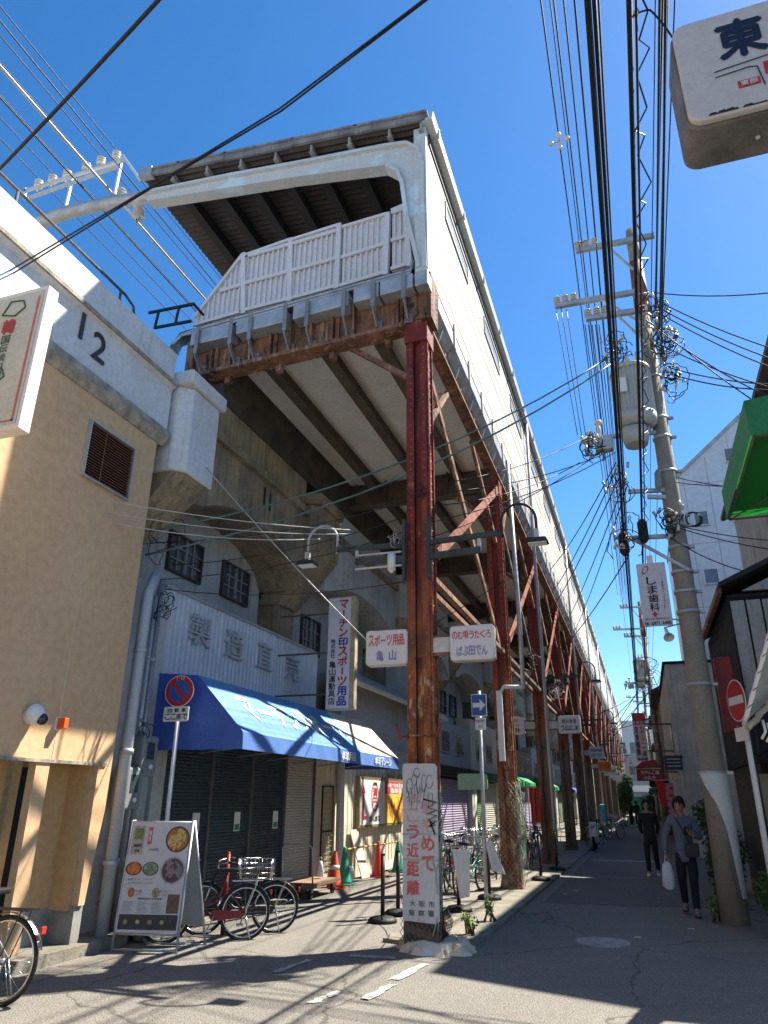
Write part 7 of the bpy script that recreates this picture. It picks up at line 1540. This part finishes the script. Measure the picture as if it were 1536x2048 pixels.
def person(label, loc, rz, H, J, cloth, extras=None, female=False):
    """J: joints for right (-x) and left (+x) sides, facing -y, in metres for a 1.7 m body"""
    r = empty('person', (0, 0, 0), label, 'person', None)
    P = [(0, .01, .95, (.1, .075))]; E = []
    tz = chain(P, E, [(0, .0, 1.08, (.1, .075)), (0, .0, 1.25, (.12, .085)), (0, .01, 1.38, (.11, .08)), (0, .01, 1.46, .058), (0, -.01, 1.53, .052)], 0); sh = tz - 2
    for s, K in ((-1, J['R']), (1, J['L'])):
        chain(P, E, [(s * .09, 0, .87, .06), (*K['knee'], .045), (*K['calf'], .045), (*K['ankle'], .034), (*K['toe'], (.038, .03))], 0)
        w = chain(P, E, [(s * .15, .01, 1.395, .06), (*K['elbow'], .038), (*K['wrist'], .026)], sh)
    m = skin(None, P, E, None, None, 2)
    # head: lofted egg with jaw, nose, lips, ears
    hc = V((0, -.015, 1.615)); n, mm = 20, 16; vs = []
    yaw, pitch = J.get('yaw', 0), J.get('pitch', 0); rot = Matrix.Rotation(yaw, 3, 'Z') @ Matrix.Rotation(pitch, 3, 'X')
    def hp(x, y, z): return hc + rot @ V((x, y, z))
    for j in range(mm + 1):
        t = j / mm; z = .125 - .25 * t; base = math.sqrt(max(0, 1 - (z / .127) ** 2)); wx = .077 * base * (1 if z > -.02 else 1 - .28 * ((-.02 - z) / .105)); wy = .095 * base ** .8 * (1 if z > -.04 else .93)
        for k in range(n):
            a = 2 * math.pi * k / n; x = wx * math.sin(a); y = -wy * math.cos(a)
            if y < 0:
                y *= .93
                if abs(z + .0) < .018 and .02 < abs(x) < .05: y += .007     # eye sockets
                if -.035 < z < .012 and abs(x) < .014: y -= .016 * (1 - abs(z + .028) / .045)
                if abs(z + .058) < .008 and abs(x) < .03: y -= .004
                if z < -.09: y -= .006
            vs.append(hp(x, y, z))
    m.smooth = True; m.add(vs, [(j * n + k, j * n + (k + 1) % n, (j + 1) * n + (k + 1) % n, (j + 1) * n + k) for j in range(mm) for k in range(n)])
    for s in (-1, 1): m.ball(hp(s * .078, .008, -.005), .022, 8, 6, (.4, .8, 1.25))
    # hands: palm and five bent fingers on each wrist
    for s, K in ((-1, J['R']), (1, J['L'])):
        w = V(K['wrist']); d = V(K['hand']).normalized(); nrm = V(K['palm']).normalized(); side = d.cross(nrm).normalized() * (1 if s > 0 else 1)
        P2 = [(*w, .024), (*(w + d * .04), (.032, .02)), (*(w + d * .085), (.036, .017))]; hm = skin(None, P2, [(0, 1), (1, 2)], None, None, 1); m.add(hm.v, hm.f)
        for q, (off, L) in enumerate(((-.027, .062), (-.009, .072), (.009, .07), (.027, .055))):
            b = w + d * .088 + side * off; cu = K.get('curl', .5); c1_ = b + (d * math.cos(cu) + nrm * math.sin(cu)) * L * .45; c2_ = c1_ + (d * math.cos(cu * 2) + nrm * math.sin(cu * 2)) * L * .35; c3_ = c2_ + (d * math.cos(cu * 2.8) + nrm * math.sin(cu * 2.8)) * L * .25
            m.tube([b, c1_, c2_, c3_], [.0088, .0082, .0075, .006], 6)
        tsg = K.get('thumb', 1); b = w + d * .03 + side * .028 * tsg; m.tube([b, b + side * .025 * tsg + d * .03 + nrm * .01, b + side * .028 * tsg + d * .058 + nrm * .025], [.012, .0105, .008], 6)
    body = m.build('body', skin_m, r)
    fm_ = MB()
    for s in (-1, 1): fm_.ball(hp(s * .031, -.079, .004), .009, 8, 5, (1.3, .5, .7)); fm_.bar(hp(s * .017, -.088, .026), hp(s * .05, -.079, .028), .006, .007)
    fm_.build('eyes', mat('eye_dark', (.02, .012, .01), .3), body); MB().bar(hp(-.022, -.089, -.058), hp(.022, -.089, -.058), .006, .007).build('mouth', mat('lips', (.3, .1, .09), .5), body)
    # hair cap
    hm = MB(); hm.smooth = True; vs = []; rg = random.Random(int(H * 100)); n2, m2 = 26, 9
    for j in range(m2 + 1):
        t = j / m2
        for k in range(n2):
            a = 2 * math.pi * k / n2; front = max(0, math.cos(a)); low = .072 + .02 * math.sin(k * 2.3) - (.14 + (.03 if female else 0)) * (1 - front ** .6); z = .145 + (low - .145) * t
            zz = min(.999, abs(z) / .15); b_ = max(.02, 1 - (max(z, 0) / .158) ** 2.6) ** .5; jit = 1 + rg.uniform(-.06, .09)
            vs.append(hp(.098 * b_ * math.sin(a) * jit, -(.108 if front > 0 else .112) * b_ * math.cos(a) * jit, z + rg.uniform(-.012, .012)))
    hm.add(vs + [hp(0, 0, .156)], [(j * n2 + k, j * n2 + (k + 1) % n2, (j + 1) * n2 + (k + 1) % n2, (j + 1) * n2 + k) for j in range(m2) for k in range(n2)] + [((m2 + 1) * n2, (k + 1) % n2, k) for k in range(n2)]); hm.build('hair', hair_m, r)
    # clothes
    P = [(0, .01, .74, (.165, .12))]; E = []; t_ = chain(P, E, [(0, .01, .8, (.168, .125)), (0, .0, .98, (.158, .115)), (0, .0, 1.12, (.148, .107)), (0, .0, 1.27, (.165, .115)), (0, .01, 1.38, (.145, .105)), (0, .005, 1.44, .075)], 0); sh = t_ - 1
    for s, K in ((-1, J['R']), (1, J['L'])):
        e, w = V(K['elbow']), V(K['wrist']); sp0 = V((s * .165, .01, 1.39)); chain(P, E, [(*sp0, .075), (*sp0.lerp(e, .5), .062), (*e, .056), (*e.lerp(w, .55), .048), (*e.lerp(w, .93), .04)], sh)
    skin('shirt', P, E, cloth['top'], r)
    if cloth.get('collar'):
        for s in (-1, 1): m = MB(); m.add([(s * .01, -.1, 1.405), (s * .055, -.085, 1.44), (s * .07, -.02, 1.48), (s * .06, -.0, 1.5), (s * .035, -.075, 1.47)], [(0, 1, 2, 3, 4)]); m.add([(s * .01, -.104, 1.405), (s * .055, -.089, 1.44), (s * .074, -.02, 1.48), (s * .064, -.0, 1.5), (s * .035, -.079, 1.47)], [(4, 3, 2, 1, 0)]); m.build('collar', cloth['top'], r)
        m = MB(); m.box(-.008, .008, -.135, -.13, .8, 1.4); m.build('placket', cloth['top'], r)
    P = [(0, .01, 1.02, (.14, .1))]; E = []; b_ = chain(P, E, [(0, .01, .95, (.145, .108)), (0, .01, .87, (.145, .11))], 0)
    for s, K in ((-1, J['R']), (1, J['L'])):
        k_, c_, a_ = V(K['knee']), V(K['calf']), V(K['ankle']); chain(P, E, [(s * .085, .005, .8, .1), (*V((s * .085, .005, .8)).lerp(k_, .5), .088), (*k_, .073), (*c_, .068), (*c_.lerp(a_, .8), .06), (*c_.lerp(a_, 1.02), .056)], b_)
    skin('trousers', P, E, cloth['bottom'], r)
    for s, K in ((-1, J['R']), (1, J['L'])):
        a_, t2 = V(K['ankle']), V(K['toe']); hd = (t2 - a_); hd.z = 0; hd.normalize(); zf = K.get('lift', 0)
        P = [(*(a_ - hd * .03 + V((0, 0, -.0))), .05), (*(V((a_.x, a_.y, zf + .045)) - hd * .04), (.044, .042)), (*(V((a_.x, a_.y, zf + .045)) + hd * .08), (.05, .042)), (*(V((a_.x, a_.y, zf + .036)) + hd * .17), (.045, .032))]
        sho = skin('shoe', P, [(0, 1), (1, 2), (2, 3)], cloth['shoe'], r, 2); m = MB(); c_ = V((a_.x, a_.y, zf)) + hd * .06; sd = V((-hd.y, hd.x, 0)); ring = [c_ + hd * (.14 * math.cos(q)) + sd * (.048 * math.sin(q)) for q in [k * math.pi / 8 for k in range(16)]]
        m.add([tuple(p) for p in ring] + [(p.x, p.y, p.z + .022) for p in ring], [tuple(range(16))[::-1], tuple(range(16, 32))] + [(k, (k + 1) % 16, 16 + (k + 1) % 16, 16 + k) for k in range(16)]); m.build('sole', cloth['sole'], sho)
    if extras: extras(r)
    r.location = loc; r.rotation_euler = (0, 0, rz); s_ = H / 1.74; r.scale = (s_, s_, s_); return r
# man in grey shirt, facing the camera, glancing down to his phone
def man_x(r):
    m = MB(); m.tube([(-.1, -.02, 1.455), (-.06, -.125, 1.38), (.02, -.15, 1.2), (.1, -.14, 1.02), (.15, -.08, .93)], .011, 6); m.tube([(-.1, -.02, 1.455), (-.02, .11, 1.35), (.1, .13, 1.1), (.16, .02, .93)], .011, 6); m.build('bag_strap', black_m, r)
    m = MB(); m.prism(rrect(.02, .22, .84, 1.05, .03), 1, -.2, -.13); m.build('shoulder_bag', black_m, r, bevel=.015)
g_sh = mat('grey_shirt', (.15, .17, .22), .85, (.1, .12, .16), amt=.7, scale=9, bump=1.0, bscale=11); navy = mat('navy_trousers', (.012, .015, .03), .85, (.008, .01, .018), amt=.7, scale=8, bump=1.0, bscale=11); blk_c = mat('black_cloth', (.012, .012, .014), .85, (.02, .02, .022), amt=.6, scale=8, bump=1.0, bscale=11)
shoe_g = mat('grey_shoe', (.3, .29, .27), .7, (.06, .06, .06), amt=.9, scale=20)
JM = dict(R=dict(knee=(-.1, -.02, .49), calf=(-.1, .08, .37), ankle=(-.1, .19, .15), toe=(-.11, .05, .04), lift=.03, elbow=(-.29, .03, 1.13), wrist=(-.3, -.05, .88), hand=(0, -.1, -1), palm=(1, 0, 0), curl=.8, thumb=1),
          L=dict(knee=(.08, -.13, .5), calf=(.075, -.14, .37), ankle=(.07, -.2, .1), toe=(.08, -.36, .05), elbow=(.27, .0, 1.13), wrist=(.14, -.24, 1.17), hand=(-.5, -.45, .35), palm=(0, .1, 1), curl=.7, thumb=-1), yaw=-.25, pitch=.3)
man = person('man in grey shirt and dark trousers looking at his phone, walking towards the camera', (.5, 13.75, 0), R(-4), 1.72, JM, dict(top=g_sh, bottom=navy, shoe=shoe_g, sole=blackrub, collar=True), man_x)
def wp(o_, x, y, z): s_ = o_.scale[0]; c_, s2 = math.cos(o_.rotation_euler[2]), math.sin(o_.rotation_euler[2]); return V((o_.location[0] + s_ * (x * c_ - y * s2), o_.location[1] + s_ * (x * s2 + y * c_), s_ * z))
p = wp(man, .07, -.31, 1.235); m = MB(); d = V((.12, -.3, .9)).normalized(); m.bar(p - d * .07, p + d * .07, .07, .01, (0, -1, .3)); tag(m.build('mobile_phone', black_m, None, loc=p), 'black mobile phone in the raised hand of the man in grey', 'phone')
p = wp(man, -.3, -.07, .76); bag(tuple(p), 'white shopping bag carried by the man in the grey shirt', .72, 15, .55)
JB = dict(R=dict(knee=(-.1, -.1, .5), calf=(-.1, -.08, .37), ankle=(-.1, -.1, .1), toe=(-.11, -.25, .04), elbow=(-.22, .06, 1.13), wrist=(-.17, .1, .92), hand=(.3, .2, -1), palm=(0, -1, 0), curl=.5),
          L=dict(knee=(.1, -.06, .5), calf=(.1, .03, .38), ankle=(.11, .12, .13), toe=(.12, -.02, .05), elbow=(.22, .06, 1.13), wrist=(.17, .1, .92), hand=(-.3, .2, -1), palm=(0, -1, 0), curl=.5), yaw=.15, pitch=.05)
w2 = person('person all in black with white shoes walking behind the man in grey', (-.02, 20.2, 0), R(-3), 1.68, JB, dict(top=blk_c, bottom=blk_c, shoe=sign_white, sole=sign_white), None, True)
w3 = dup(w2, (-1.15, 58, 0), 'distant pedestrian standing at the far left of the street', rz=R(30)); w4 = dup(w2, (-.75, 60, 0), 'distant dark pedestrian next to the kerb far away', rz=R(190))
